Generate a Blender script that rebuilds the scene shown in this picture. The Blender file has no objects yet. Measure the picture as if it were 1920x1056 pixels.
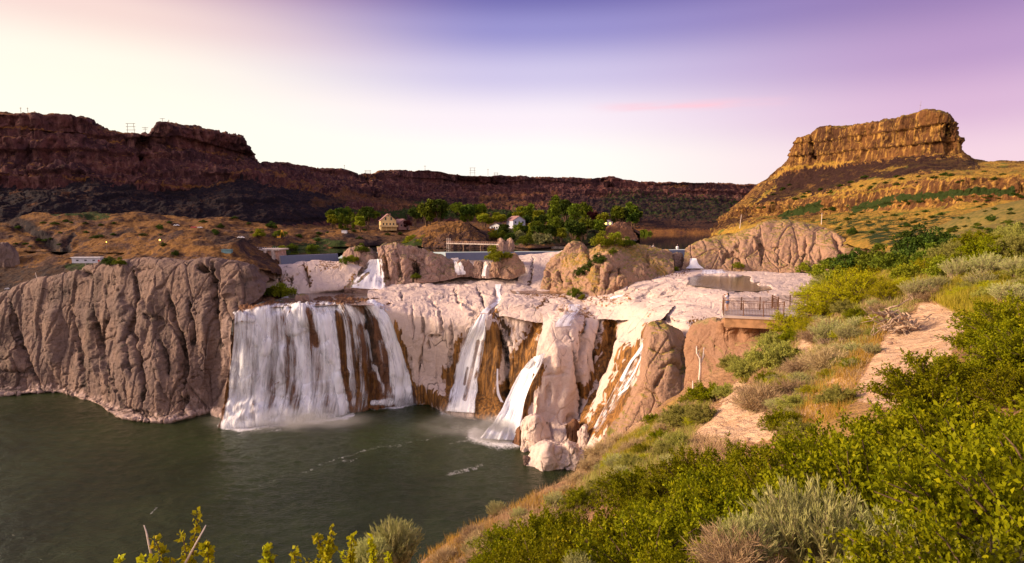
import bpy, math, random
import numpy as np
from mathutils import Vector, Matrix
from mathutils.bvhtree import BVHTree
R = math.radians
scene = bpy.context.scene
COL = scene.collection
F = 1060.0; CX = 960.0; CY = 528.0
PITCH = math.atan(113.0 / F)
SP, CP = math.sin(PITCH), math.cos(PITCH)

# ------------------------------------------------------------------ camera maths
def ray(px, py):
    v = (py - CY) / F
    return (px - CX) / F, CP - v * SP, -SP - v * CP
def P(px, py, Y):
    """world point seen at photo pixel px,py at forward distance Y (Y<0: on the level z=Y)"""
    dx, dy, dz = ray(px, py)
    if Y < 0: Y = Y / dz * dy
    return np.array((dx / dy * Y, Y, dz / dy * Y))
def proj(p):
    p = np.asarray(p, float)
    x, y, z = p[..., 0], p[..., 1], p[..., 2]
    f = y * CP - z * SP; u = y * SP + z * CP
    f = np.maximum(f, 1e-3)
    return CX + F * x / f, CY - F * u / f

# ------------------------------------------------------------------ noise
_rng = np.random.default_rng(7)
_perm = _rng.permutation(256).astype(np.int64); _perm = np.concatenate([_perm, _perm, _perm])
_g = _rng.normal(size=(256, 3)); _g /= np.linalg.norm(_g, axis=1)[:, None]
def perlin(p):
    i = np.floor(p).astype(np.int64); f = p - i; i &= 255
    w = f * f * f * (f * (f * 6 - 15) + 10)
    out = 0
    for dx in (0, 1):
        for dy in (0, 1):
            for dz in (0, 1):
                h = _perm[_perm[_perm[(i[..., 0] + dx) & 255] + ((i[..., 1] + dy) & 255)] + ((i[..., 2] + dz) & 255)]
                g = _g[h]
                d = g[..., 0] * (f[..., 0] - dx) + g[..., 1] * (f[..., 1] - dy) + g[..., 2] * (f[..., 2] - dz)
                wx = w[..., 0] if dx else 1 - w[..., 0]
                wy = w[..., 1] if dy else 1 - w[..., 1]
                wz = w[..., 2] if dz else 1 - w[..., 2]
                out = out + d * wx * wy * wz
    return out * 1.6
def fbm(p, sc, oc=4, seed=0.0, gain=0.5):
    """sc: feature size in metres (scalar or xyz)"""
    q = np.asarray(p) / np.asarray(sc, float) + seed * 17.31 + 0.37
    a, s = 1.0, 0
    for o in range(oc):
        s = s + a * perlin(q); q = q * 2.03 + 11.7; a *= gain
    return s
def ridged(p, sc, oc=3, seed=0.0):
    q = np.asarray(p) / np.asarray(sc, float) + seed * 17.31 + 0.37
    a, s = 1.0, 0
    for o in range(oc):
        s = s + a * (1 - np.abs(perlin(q)) * 2.0); q = q * 2.07 + 5.1; a *= 0.5
    return s
def billow(p, sc, oc=3, seed=0.0):
    q = np.asarray(p) / np.asarray(sc, float) + seed * 17.31 + 0.37
    a, s = 1.0, 0
    for o in range(oc):
        s = s + a * np.abs(perlin(q)) * 2.0; q = q * 2.07 + 5.1; a *= 0.45
    return s
def worley(p, sc, seed=0.0):
    q = np.asarray(p) / np.asarray(sc, float) + seed * 13.7
    i = np.floor(q).astype(np.int64); f = q - i
    f1 = np.full(q.shape[:-1], 9.0); f2 = f1.copy(); idv = np.zeros(q.shape[:-1]); fac = idv.copy()
    for dx in (-1, 0, 1):
        for dy in (-1, 0, 1):
            for dz in (-1, 0, 1):
                c = np.stack([i[..., 0] + dx, i[..., 1] + dy, i[..., 2] + dz], -1) & 255
                h = _perm[_perm[_perm[c[..., 0]] + c[..., 1]] + c[..., 2]]
                o = _g[h] * 0.45 + 0.5
                e = np.stack([dx + o[..., 0] - f[..., 0], dy + o[..., 1] - f[..., 1], dz + o[..., 2] - f[..., 2]], -1)
                d = np.sqrt((e * e).sum(-1))
                near = d < f1; fac = np.where(near, (e * _g[(h * 7 + 31) & 255]).sum(-1), fac)
                f2 = np.where(near, f1, np.minimum(f2, d)); idv = np.where(near, h / 255.0, idv)
                f1 = np.where(near, d, f1)
    return f1, f2, idv, fac
def sstep(a, b, x):
    t = np.clip((x - a) / (b - a), 0, 1); return t * t * (3 - 2 * t)

# ------------------------------------------------------------------ interpolation
def pchip(x, y, xq):
    """monotone cubic through (x, y[axis 0]) at xq"""
    x = np.asarray(x, float); y = np.asarray(y, float); xq = np.asarray(xq, float)
    n = len(x); tail = (1,) * (y.ndim - 1)
    if n == 1: return np.repeat(y, len(xq), 0)
    h = np.diff(x); d = np.diff(y, axis=0) / h.reshape((-1,) + tail)
    m = np.zeros_like(y)
    if n == 2: m[:] = d[0]
    else:
        m[0] = d[0]; m[-1] = d[-1]
        a, b = d[:-1], d[1:]
        same = (a * b) > 0
        w1 = (2 * h[1:] + h[:-1]).reshape((-1,) + tail); w2 = (h[1:] + 2 * h[:-1]).reshape((-1,) + tail)
        with np.errstate(all='ignore'):
            hm = (w1 + w2) / (w1 / a + w2 / b)
        m[1:-1] = np.where(same, hm, 0)
    k = np.clip(np.searchsorted(x, xq) - 1, 0, n - 2)
    t = np.clip((xq - x[k]) / h[k], 0, 1).reshape((-1,) + tail); hk = h[k].reshape((-1,) + tail)
    t2, t3 = t * t, t * t * t
    return (2 * t3 - 3 * t2 + 1) * y[k] + (t3 - 2 * t2 + t) * hk * m[k] + (-2 * t3 + 3 * t2) * y[k + 1] + (t3 - t2) * hk * m[k + 1]

# ------------------------------------------------------------------ mesh building
def link(name, me, mat=None, parent=None):
    o = bpy.data.objects.new(name, me); COL.objects.link(o)
    if mat is not None: me.materials.append(mat)
    if parent is not None: o.parent = parent
    return o
def np_mesh(name, verts, faces, smooth=True, attrs=None, uv=None):
    """verts (n,3); faces (m,k) int array (one polygon size)"""
    verts = np.ascontiguousarray(verts, np.float32).reshape(-1, 3); faces = np.asarray(faces, np.int32)
    me = bpy.data.meshes.new(name)
    k = faces.shape[1]; m = len(faces)
    me.vertices.add(len(verts)); me.vertices.foreach_set('co', verts.ravel())
    me.loops.add(m * k); me.loops.foreach_set('vertex_index', faces.ravel())
    me.polygons.add(m)
    me.polygons.foreach_set('loop_start', np.arange(0, m * k, k, dtype=np.int32))
    if smooth: me.polygons.foreach_set('use_smooth', np.ones(m, bool))
    for nm, a in (attrs or {}).items():
        at = me.attributes.new(nm, 'FLOAT', 'POINT'); at.data.foreach_set('value', np.ascontiguousarray(a, np.float32).ravel())
    if uv is not None:
        l = me.uv_layers.new(name='UVMap')
        l.data.foreach_set('uv', np.ascontiguousarray(np.asarray(uv, np.float32)[faces.ravel()]).ravel())
    me.update(); me.validate()
    return me
def grid_faces(nv, nu):
    a = np.arange(nv * nu).reshape(nv, nu)
    return np.stack([a[:-1, :-1], a[:-1, 1:], a[1:, 1:], a[1:, :-1]], -1).reshape(-1, 4)
def grid_normals(G):
    du = np.gradient(G, axis=1); dv = np.gradient(G, axis=0)
    n = np.cross(du, dv); n /= np.maximum(np.linalg.norm(n, axis=-1, keepdims=True), 1e-9)
    return n
def poly_dist(px, py, line):
    """distance (px) to a polyline and parameter 0..1 along it"""
    best = np.full(px.shape, 1e9); tt = np.zeros(px.shape)
    L = np.array(line, float)
    seg = np.hypot(*(np.diff(L, axis=0).T)); cum = np.concatenate([[0], np.cumsum(seg)])
    for k in range(len(L) - 1):
        ax, ay = L[k]; bx, by = L[k + 1] - L[k]
        t = np.clip(((px - ax) * bx + (py - ay) * by) / max(bx * bx + by * by, 1e-9), 0, 1)
        d = np.hypot(px - ax - t * bx, py - ay - t * by)
        nr = d < best
        best = np.where(nr, d, best); tt = np.where(nr, (cum[k] + t * seg[k]) / cum[-1], tt)
    return best, tt
def in_poly(px, py, poly):
    c = np.zeros(px.shape, bool); n = len(poly)
    for i in range(n):
        x1, y1 = poly[i]; x2, y2 = poly[(i + 1) % n]
        if y1 == y2: continue
        cr = ((y1 > py) != (y2 > py)) & (px < (x2 - x1) * (py - y1) / (y2 - y1) + x1)
        c ^= cr
    return c

SURF = {}      # name -> BVH for placing things on
GRID = {}
def loft(rows, nu, nv, wpow=1.0):
    Rw = []; pix = []
    for r in rows:
        r = sorted(r, key=lambda a: a[0])
        x = np.array([a[0] for a in r], float); y = np.array([a[1] for a in r], float)
        Y = np.array([P(a[0], a[1], a[2])[1] for a in r])
        q = np.linspace(x[0], x[-1], nu)
        yy = pchip(x, y, q); YY = pchip(x, Y, q)
        v = (yy - CY) / F; dy = CP - v * SP; dz = -SP - v * CP
        Rw.append(np.stack([(q - CX) / F / dy * YY, YY, dz / dy * YY], -1)); pix.append(np.stack([q, yy], -1))
    Rw = np.array(Rw); pix = np.array(pix)
    seg = np.mean(np.hypot(*(np.diff(pix, axis=0).transpose(2, 0, 1))), axis=1) + 3
    seg = seg + 0.02 * np.mean(np.linalg.norm(np.diff(Rw, axis=0), axis=-1), axis=1)
    cum = np.concatenate([[0], np.cumsum(seg)])
    G = pchip(cum, Rw, np.linspace(0, cum[-1], nv))
    return G
def shape(G, disp=None, carves=(), marks=None, seed=0, wob=2.5, drip=1.0):
    """displace a lofted grid along its normals; carve and mark it along photo-traced lines (cracks, ledges, algae)"""
    n = grid_normals(G)
    if np.mean(np.sum(n * -G, -1)) < 0: n = -n
    px, py = proj(G)
    wx = fbm(G, 5.0, 3, seed + 3) * wob; wy = fbm(G, 5.0, 3, seed + 9) * wob
    vx = fbm(G, (2.2, 2.2, 16), 4, seed + 6) * wob; vy = fbm(G, (1.6, 1.6, 30), 3, seed + 7) * wob
    if carves:
        tot = np.zeros(px.shape)
        for line, w, dep in carves:
            d, t = poly_dist(px + wx, py + wy, line)
            tap = np.clip(np.minimum(t, 1 - t) * 5, 0.25, 1) if len(line) > 1 else 1
            tot = tot + dep * tap * np.exp(-(d / (w * np.sqrt(tap))) ** 2 * 1.2)
        G = G - n * tot[..., None]
    if disp is not None:
        n2 = grid_normals(G)
        if np.mean(np.sum(n2 * -G, -1)) < 0: n2 = -n2
        G = G + n2 * disp(G)[..., None]
    at = {}
    for nm, lst in (marks or {}).items():
        s = np.zeros(px.shape)
        for line, w, k in lst:
            if w == 'poly':
                s = np.maximum(s, k * in_poly(px + wx * 1.5, py + wy * 1.5, line)); continue
            d, t = poly_dist(px + wx * (1.6 - 0.8 * drip) + vx * 1.8 * drip, py + wy * 1.2 + vy * 5.0 * drip, line)
            s = np.maximum(s, k * sstep(w * 1.25, w * 0.6, d))
        at[nm] = s
    return G, at
def terrain(name, G, mat, at=None, kind='structure', surf=True, **tags):
    nv, nu = G.shape[:2]
    f = grid_faces(nv, nu)
    n = grid_normals(G)
    if np.mean(np.sum(n * -G, -1)) < 0: f = f[:, ::-1]
    me = np_mesh(name, G, f, True, {k: a for k, a in (at or {}).items()})
    o = link(name, me, mat)
    if kind: o['kind'] = kind
    for k, v in tags.items(): o[k] = v
    if surf:
        SURF.setdefault(name, []).append(BVHTree.FromPolygons(G.reshape(-1, 3).tolist(), f.tolist()))
    GRID[name] = G
    return o
def hit(px, py, names=None):
    d = Vector(ray(px, py)); best = None
    for k, b in SURF.items():
        if names and k not in names: continue
        for t in b:
            loc = t.ray_cast(Vector((0, 0, 0)), d)[0]
            if loc is not None and (best is None or loc.y < best.y): best = loc
    return best
def tag(o, label=None, cat=None, group=None, kind=None):
    if label: o['label'] = label
    if cat: o['category'] = cat
    if group: o['group'] = group
    if kind: o['kind'] = kind
    return o
def empty(name, loc=(0, 0, 0), rz=0, label=None, cat=None, group=None):
    o = bpy.data.objects.new(name, None); COL.objects.link(o)
    o.location = loc; o.rotation_euler = (0, 0, rz); o.empty_display_size = 0.3
    return tag(o, label, cat, group)
def dup(root, loc, rz=0, scale=1.0, label=None, group=None):
    r = root.copy(); COL.objects.link(r); r.location = loc; r.rotation_euler = (0, 0, rz)
    r.scale = (scale,) * 3 if np.isscalar(scale) else scale
    if label: r['label'] = label
    if group: r['group'] = group
    for ch in root.children:
        c = ch.copy(); COL.objects.link(c); c.parent = r
        for g in ch.children:
            d = g.copy(); COL.objects.link(d); d.parent = c
    return r

class MB:
    """collects boxes, bars and tubes into one mesh"""
    def __init__(s): s.v = []; s.f = []
    def add(s, vs, fs):
        b = len(s.v); s.v += [tuple(p) for p in vs]; s.f += [tuple(i + b for i in f) for f in fs]
    def box(s, c, d, rz=0.0, m=None):
        c = Vector(c); hx, hy, hz = d[0] / 2, d[1] / 2, d[2] / 2; rot = Matrix.Rotation(rz, 3, 'Z')
        vs = [c + rot @ Vector((x * hx, y * hy, z * hz)) for z in (-1, 1) for y in (-1, 1) for x in (-1, 1)]
        s.add(vs, [(0, 2, 3, 1), (4, 5, 7, 6), (0, 1, 5, 4), (2, 6, 7, 3), (0, 4, 6, 2), (1, 3, 7, 5)])
    def tube(s, pts, rad, n=6, cap=True):
        pts = [Vector(p) for p in pts]; rad = [rad] * len(pts) if np.isscalar(rad) else list(rad)
        rings = []; prev = None
        for i, p in enumerate(pts):
            t = (pts[min(i + 1, len(pts) - 1)] - pts[max(i - 1, 0)])
            t = t.normalized() if t.length > 1e-9 else Vector((0, 0, 1))
            a = Vector((0, 0, 1)) if abs(t.z) < 0.95 else Vector((1, 0, 0))
            if prev is not None and (prev - t * prev.dot(t)).length > 1e-6: u = (prev - t * prev.dot(t)).normalized()
            else: u = t.cross(a).normalized()
            prev = u; w = t.cross(u)
            rings.append([p + (u * math.cos(2 * math.pi * k / n) + w * math.sin(2 * math.pi * k / n)) * rad[i] for k in range(n)])
        vs = [q for r in rings for q in r]; fs = []
        for i in range(len(pts) - 1):
            for k in range(n):
                k2 = (k + 1) % n
                fs.append((i * n + k, i * n + k2, (i + 1) * n + k2, (i + 1) * n + k))
        if cap: fs.append(tuple(range(n - 1, -1, -1))); fs.append(tuple((len(pts) - 1) * n + k for k in range(n)))
        s.add(vs, fs)
    def prism(s, poly, z0, z1):
        n = len(poly); vs = [(x, y, z0) for x, y in poly] + [(x, y, z1) for x, y in poly]
        fs = [tuple(range(n - 1, -1, -1)), tuple(range(n, 2 * n))] + [(i, (i + 1) % n, n + (i + 1) % n, n + i) for i in range(n)]
        s.add(vs, fs)
    def build(s, name, mat, parent=None, smooth=False):
        me = bpy.data.meshes.new(name); me.from_pydata([tuple(v) for v in s.v], [], s.f); me.update()
        if smooth: me.polygons.foreach_set('use_smooth', np.ones(len(me.polygons), bool))
        return link(name, me, mat, parent)
# ------------------------------------------------------------------ materials
class NT:
    def __init__(s, mat):
        s.nt = mat.node_tree; s.nt.nodes.clear()
    def n(s, typ, ins=None, **kw):
        nd = s.nt.nodes.new(typ)
        for k, v in kw.items(): setattr(nd, k, v)
        for k, v in (ins or {}).items():
            sock = nd.inputs[k]
            if isinstance(v, bpy.types.NodeSocket): s.nt.links.new(v, sock)
            elif isinstance(v, (tuple, list)) and len(v) == 3 and sock.type == 'RGBA': sock.default_value = (*v, 1)
            else: sock.default_value = v
        return nd
    def coord(s, scale=(1, 1, 1), which='Object'):
        tc = s.n('ShaderNodeTexCoord')
        return s.n('ShaderNodeMapping', {'Vector': tc.outputs[which], 'Scale': scale}).outputs[0]
    def noise(s, vec, sc, det=4, rough=0.55, dist=0.0):
        return s.n('ShaderNodeTexNoise', {'Vector': vec, 'Scale': sc, 'Detail': det, 'Roughness': rough, 'Distortion': dist}).outputs[0]
    def rng(s, val, a, b, c=0.0, d=1.0):
        return s.n('ShaderNodeMapRange', {0: val, 1: a, 2: b, 3: c, 4: d}, interpolation_type='SMOOTHSTEP').outputs[0]
    def mix(s, fac, a, b, mode='MIX'):
        nd = s.n('ShaderNodeMix', data_type='RGBA', blend_type=mode)
        for k, v in ((0, fac), (6, a), (7, b)):
            sock = nd.inputs[k]
            if isinstance(v, bpy.types.NodeSocket): s.nt.links.new(v, sock)
            elif k == 0: sock.default_value = v
            else: sock.default_value = (*v, 1)
        return nd.outputs[2]
    def math(s, op, a, b=0.0, clamp=False):
        return s.n('ShaderNodeMath', {0: a, 1: b}, operation=op, use_clamp=clamp).outputs[0]
    def attr(s, name):
        return s.n('ShaderNodeAttribute', attribute_name=name).outputs['Fac']
    def bump(s, h, strength, dist, normal=None):
        ins = {'Height': h, 'Strength': strength, 'Distance': dist}
        if normal is not None: ins['Normal'] = normal
        return s.n('ShaderNodeBump', ins).outputs[0]
    def pbsdf(s, col, rough=0.9, spec=0.2, normal=None, **kw):
        ins = {'Base Color': col, 'Roughness': rough, 'Specular IOR Level': spec}
        if normal is not None: ins['Normal'] = normal
        ins.update(kw)
        return s.n('ShaderNodeBsdfPrincipled', ins).outputs[0]
    def out(s, sh, vol=None):
        o = s.n('ShaderNodeOutputMaterial')
        if sh is not None: s.nt.links.new(sh, o.inputs[0])
        if vol is not None: s.nt.links.new(vol, o.inputs[1])
def new_mat(name):
    m = bpy.data.materials.new(name); m.use_nodes = True
    return m, NT(m)
def simple(name, col, rough=0.8, spec=0.3, var=0.25, sc=3.0, metal=0.0):
    m, t = new_mat(name)
    v = t.coord()
    c = t.mix(t.rng(t.noise(v, sc, 5), 0.3, 0.7), tuple(x * (1 - var) for x in col), tuple(min(1, x * (1 + var)) for x in col))
    t.out(t.pbsdf(c, rough, spec, Metallic=metal)); return m

def rock_mat(name, c1, c2, c3, cst=((0.20, 0.085, 0.016), (0.07, 0.028, 0.010)), ledge=None, sc=1.0, streak=0.5, crackk=0.5, mott=1.0):
    """c1/c2 large variation, c3 blotches and mineral streaks; 'stain' = algae, 'dark' = wet black lichen; ledge = grass colour on flat tops"""
    m, t = new_mat(name)
    v = t.coord()
    big = t.rng(t.noise(v, 0.05 * sc, 4), 0.35, 0.65)
    col = t.mix(big, c1, c2)
    blot = t.rng(t.noise(v, 0.22 * sc, 8, 0.65), 0.48, 0.7)
    col = t.mix(t.math('MULTIPLY', blot, 0.55 * mott), col, c3)
    vs = t.coord((0.55 * sc, 0.55 * sc, 0.05 * sc))
    st = t.rng(t.noise(vs, 1.0, 6, 0.6), 0.52, 0.72)
    col = t.mix(t.math('MULTIPLY', st, streak), col, c3)
    fine = t.noise(v, 1.7 * sc, 8, 0.7)
    col = t.mix(t.rng(fine, 0.35, 0.62, 0.30 * mott, 0.0), col, tuple(x * 0.45 for x in c3))
    # thin joint lines, warped
    wv = t.n('ShaderNodeMix', {0: 0.35}, data_type='VECTOR')
    vj = t.coord((0.075 * sc, 0.075 * sc, 0.045 * sc))
    nz = t.n('ShaderNodeTexNoise', {'Vector': vj, 'Scale': 2.0, 'Detail': 5})
    t.nt.links.new(vj, wv.inputs[4]); t.nt.links.new(nz.outputs[1], wv.inputs[5])
    vor = t.n('ShaderNodeTexVoronoi', {'Vector': wv.outputs[1], 'Scale': 1.6}, feature='DISTANCE_TO_EDGE').outputs[0]
    joint = t.rng(vor, 0.0, 0.030, 1.0, 0.0)
    brk = t.rng(t.noise(v, 0.06 * sc, 3), 0.50, 0.62)
    joint = t.math('MULTIPLY', joint, brk)
    col = t.mix(t.math('MULTIPLY', joint, crackk), col, tuple(x * 0.25 for x in c3))
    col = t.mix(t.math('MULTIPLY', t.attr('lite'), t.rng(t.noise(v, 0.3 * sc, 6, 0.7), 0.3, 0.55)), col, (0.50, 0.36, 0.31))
    col = t.mix(t.math('MULTIPLY', t.attr('turf'), t.rng(t.noise(v, 0.35 * sc, 6, 0.7), 0.36, 0.55)), col, t.mix(t.rng(t.noise(v, 0.9 * sc, 5, 0.7), 0.4, 0.6), (0.38, 0.20, 0.045), (0.19, 0.15, 0.03)))
    s = t.attr('stain')
    strk = t.noise(t.coord((0.8 * sc, 0.8 * sc, 0.04 * sc)), 1.0, 6, 0.6)
    sc1 = t.mix(t.rng(strk, 0.38, 0.66), cst[1], cst[0])
    sfac = t.rng(t.math('ADD', s, t.math('MULTIPLY', t.math('SUBTRACT', t.noise(v, 0.5 * sc, 6, 0.7), 0.5), 0.9)), 0.25, 0.65)
    sfac = t.math('MULTIPLY', sfac, t.rng(s, 0.02, 0.2))
    col = t.mix(sfac, col, sc1)
    dk = t.math('MULTIPLY', t.attr('dark'), t.rng(t.noise(v, 0.4 * sc, 6, 0.7), 0.3, 0.55))  # near-black for wet rock, and painted shade in carved cracks, slots and caves
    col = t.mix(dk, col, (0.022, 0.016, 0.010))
    if ledge is not None:
        nz = t.n('ShaderNodeSeparateXYZ', {0: t.n('ShaderNodeNewGeometry').outputs['True Normal']}).outputs[2]
        lf = t.rng(t.math('ADD', nz, t.math('MULTIPLY', t.math('SUBTRACT', t.noise(v, 0.25 * sc, 5), 0.5), 0.7)), 0.66, 0.86)
        lc = t.mix(t.rng(t.noise(v, 0.5 * sc, 5), 0.4, 0.62), ledge[0], ledge[1])
        col = t.mix(lf, col, lc)
    h = t.math('ADD', t.math('MULTIPLY', fine, 0.9), t.math('MULTIPLY', t.noise(v, 0.45 * sc, 8, 0.6), 1.6))
    h = t.math('SUBTRACT', h, t.math('MULTIPLY', joint, 0.9))
    nrm = t.bump(h, 0.75, 0.9 / sc)
    rough = t.rng(s, 0.2, 0.7, 0.9, 0.5)
    t.out(t.pbsdf(col, rough, 0.25, nrm)); return m

M = {}
M['pale'] = rock_mat('pale_rhyolite', (0.70, 0.545, 0.465), (0.635, 0.50, 0.445), (0.43, 0.305, 0.265), streak=0.3, crackk=0.8, mott=0.55, cst=((0.36, 0.165, 0.035), (0.10, 0.045, 0.014)))
M['wet'] = rock_mat('wet_brown_rock', (0.27, 0.125, 0.055), (0.18, 0.088, 0.05), (0.09, 0.048, 0.034), sc=0.9)
M['tan'] = rock_mat('tan_rhyolite', (0.235, 0.15, 0.115), (0.175, 0.117, 0.10), (0.085, 0.056, 0.048), streak=0.6, crackk=0.6)
M['russet'] = rock_mat('russet_rhyolite', (0.40, 0.235, 0.15), (0.35, 0.215, 0.15), (0.21, 0.115, 0.075), streak=0.35, crackk=0.4, ledge=((0.36, 0.22, 0.06), (0.16, 0.15, 0.03)))
M['russet_near'] = rock_mat('russet_bluff', (0.36, 0.19, 0.105), (0.31, 0.175, 0.11), (0.18, 0.09, 0.055), streak=0.3, sc=3.0, crackk=0.25, ledge=((0.38, 0.25, 0.12), (0.24, 0.18, 0.07)))
M['brown'] = rock_mat('brown_outcrop_rock', (0.42, 0.26, 0.20), (0.34, 0.215, 0.17), (0.17, 0.105, 0.085), streak=0.5, crackk=0.7, ledge=((0.30, 0.19, 0.07), (0.12, 0.13, 0.03)))

def basalt_mat(name, dark, warm, light, grass, sc=1.0, talus=(0.030, 0.022, 0.024), led=(0.62, 0.84), tgrass=(0.20, 0.10, 0.045), patch=0.0, cs=0.16):
    m, t = new_mat(name)
    v = t.coord()
    col = t.mix(t.rng(t.noise(v, 0.022 * sc, 5), 0.38, 0.62), dark, warm)
    cols = t.noise(t.coord((cs * sc, cs * sc, cs * 0.1 * sc)), 1.0, 7, 0.65)
    col = t.mix(t.rng(cols, 0.47, 0.68), col, light)
    col = t.mix(t.rng(t.noise(v, 0.12 * sc, 8, 0.7), 0.52, 0.36, 0.0, 0.75), col, tuple(x * 0.3 for x in dark))
    tl = t.attr('talus')
    tcol = t.mix(t.rng(t.noise(v, 0.05 * sc, 8, 0.7), 0.56, 0.70), talus, tgrass)
    tcol = t.mix(t.rng(t.noise(v, 0.35 * sc, 6, 0.7), 0.4, 0.62, 0.6, 0.0), tcol, tuple(x * 0.4 for x in talus))
    col = t.mix(tl, col, tcol)
    nz = t.n('ShaderNodeSeparateXYZ', {0: t.n('ShaderNodeNewGeometry').outputs['True Normal']}).outputs[2]
    lf = t.rng(t.math('ADD', nz, t.math('MULTIPLY', t.math('SUBTRACT', t.noise(v, 0.06 * sc, 6), 0.5), 0.6)), led[0], led[1])
    lf = t.math('MULTIPLY', lf, t.math('SUBTRACT', 1.0, t.math('MULTIPLY', tl, 0.85)))
    gcol = t.mix(t.rng(t.noise(v, 0.3 * sc, 6, 0.7), 0.38, 0.62), grass[0], grass[1])
    gcol = t.mix(t.rng(t.noise(v, 0.045 * sc, 5, 0.6), 0.52, 0.66), gcol, grass[2])
    if patch: lf = t.math('MULTIPLY', lf, t.math('SUBTRACT', 1.0, t.math('MULTIPLY', t.rng(t.noise(t.coord((0.016 * sc, 0.016 * sc, 0.05 * sc)), 1.0, 9, 0.72), 0.47, 0.60), patch)))
    lf = t.math('MAXIMUM', lf, t.attr('grass'))
    col = t.mix(lf, col, gcol)
    sh = t.attr('scrub')
    scf = t.math('MULTIPLY', t.rng(t.math('ADD', t.noise(v, 0.13 * sc, 6, 0.7), t.math('MULTIPLY', sh, 0.22)), 0.56, 0.66), t.rng(sh, 0.02, 0.15))
    col = t.mix(scf, col, (0.028, 0.042, 0.010))
    h = t.math('ADD', t.math('MULTIPLY', cols, 1.3), t.noise(v, 0.3 * sc, 8, 0.7))
    t.out(t.pbsdf(col, 0.95, 0.1, t.bump(h, 0.9, 2.2 / sc))); return m
OCH = ((0.25, 0.115, 0.032), (0.14, 0.055, 0.022), (0.06, 0.034, 0.012))
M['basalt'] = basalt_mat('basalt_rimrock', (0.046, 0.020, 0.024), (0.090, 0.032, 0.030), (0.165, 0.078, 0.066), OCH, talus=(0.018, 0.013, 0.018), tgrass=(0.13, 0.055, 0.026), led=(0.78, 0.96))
M['butte'] = basalt_mat('butte_rimrock', (0.075, 0.034, 0.018), (0.15, 0.066, 0.024), (0.46, 0.255, 0.06), ((0.40, 0.22, 0.04), (0.25, 0.165, 0.03), (0.12, 0.125, 0.022)), talus=(0.042, 0.020, 0.017), tgrass=(0.20, 0.10, 0.03), led=(0.80, 0.98), cs=0.30)  # golden light on the cap is mixed into the pale column colour
M['hill'] = basalt_mat('dry_grass_hillside', (0.045, 0.026, 0.026), (0.075, 0.04, 0.03), (0.12, 0.07, 0.055), ((0.23, 0.115, 0.032), (0.135, 0.062, 0.024), (0.055, 0.029, 0.019)), sc=2.0, led=(0.62, 0.88), patch=0.85)

def soil_mat():
    m, t = new_mat('sandy_slope_soil')
    v = t.coord()
    a = t.mix(t.rng(t.noise(v, 0.35, 6), 0.38, 0.62), (0.42, 0.24, 0.13), (0.33, 0.18, 0.09))
    a = t.mix(t.rng(t.noise(v, 3.0, 8, 0.7), 0.5, 0.68), a, (0.17, 0.10, 0.05))
    a = t.mix(t.rng(t.noise(v, 0.22, 4), 0.52, 0.66, 0.0, 0.7), a, (0.36, 0.22, 0.05))
    sandn = t.noise(v, 1.3, 8, 0.65)
    sc = t.mix(t.rng(sandn, 0.3, 0.62), (0.54, 0.33, 0.19), (0.70, 0.47, 0.30))
    sc = t.mix(t.rng(t.noise(v, 5.0, 8, 0.75), 0.54, 0.68, 0.0, 0.6), sc, (0.34, 0.19, 0.10))
    s = t.attr('sand')
    sf = t.rng(t.math('ADD', s, t.math('MULTIPLY', t.math('SUBTRACT', t.noise(v, 1.1, 8, 0.7), 0.5), 1.5)), 0.32, 0.62)
    a = t.mix(t.math('MULTIPLY', sf, t.rng(s, 0.02, 0.15)), a, sc)
    vg = t.attr('veg')
    vc = t.mix(t.rng(t.noise(v, 0.5, 6, 0.7), 0.4, 0.62), (0.20, 0.15, 0.035), (0.085, 0.09, 0.018))
    a = t.mix(vg, a, vc)
    # erosion rills run down the slope
    h = t.math('ADD', t.math('MULTIPLY', t.noise(t.coord((1.2, 0.35, 0.6)), 2.0, 6, 0.6), 1.2), t.math('MULTIPLY', t.noise(v, 9.0, 6, 0.7), 0.35))
    t.out(t.pbsdf(a, 0.95, 0.1, t.bump(h, 1.0, 0.4))); return m
M['soil'] = soil_mat()

def water_mat(name, deep, ripple=0.35, rough=0.08, big=1.0, foam=True, shallow=None):
    m, t = new_mat(name)
    v = t.coord()
    col = t.mix(t.rng(t.noise(v, 0.02, 4), 0.35, 0.65), deep, tuple(x * 1.5 for x in deep))
    if shallow is not None:
        col = t.mix(t.rng(t.noise(t.coord((0.06, 0.3, 1)), 1.0, 6, 0.7), 0.42, 0.62), col, shallow)
    rgh = rough
    w1 = t.noise(t.coord((0.42 * big, 0.75 * big, 1)), 1.0, 4, 0.6, 0.4)
    w2 = t.noise(t.coord((1.6 * big, 2.6 * big, 1)), 1.0, 4, 0.6, 0.3)
    h = t.math('ADD', t.math('MULTIPLY', w1, 1.0), t.math('MULTIPLY', w2, 0.38))
    if foam:
        f = t.attr('foam')
        ff = t.rng(t.math('ADD', f, t.math('MULTIPLY', t.math('SUBTRACT', t.noise(v, 0.55, 8, 0.72, 1.2), 0.5), 1.9)), 0.40, 1.0)
        ff = t.math('MULTIPLY', ff, t.rng(f, 0.02, 0.25))
        col = t.mix(ff, col, (0.78, 0.76, 0.78))
        rgh = t.rng(ff, 0.0, 0.6, rough, 0.9)
    t.out(t.pbsdf(col, rgh, 0.5, t.bump(h, ripple, 0.55 / big), IOR=1.33)); return m
M['pool'] = water_mat('deep_green_pool_water', (0.019, 0.026, 0.009), 0.85, 0.10)
M['lake'] = water_mat('still_reservoir_water', (0.012, 0.014, 0.007), 0.012, 0.03, 0.6, foam=False)
M['upool'] = water_mat('upper_pool_water', (0.10, 0.075, 0.055), 0.2, 0.08, 1.0, foam=True, shallow=(0.30, 0.20, 0.17))
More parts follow.
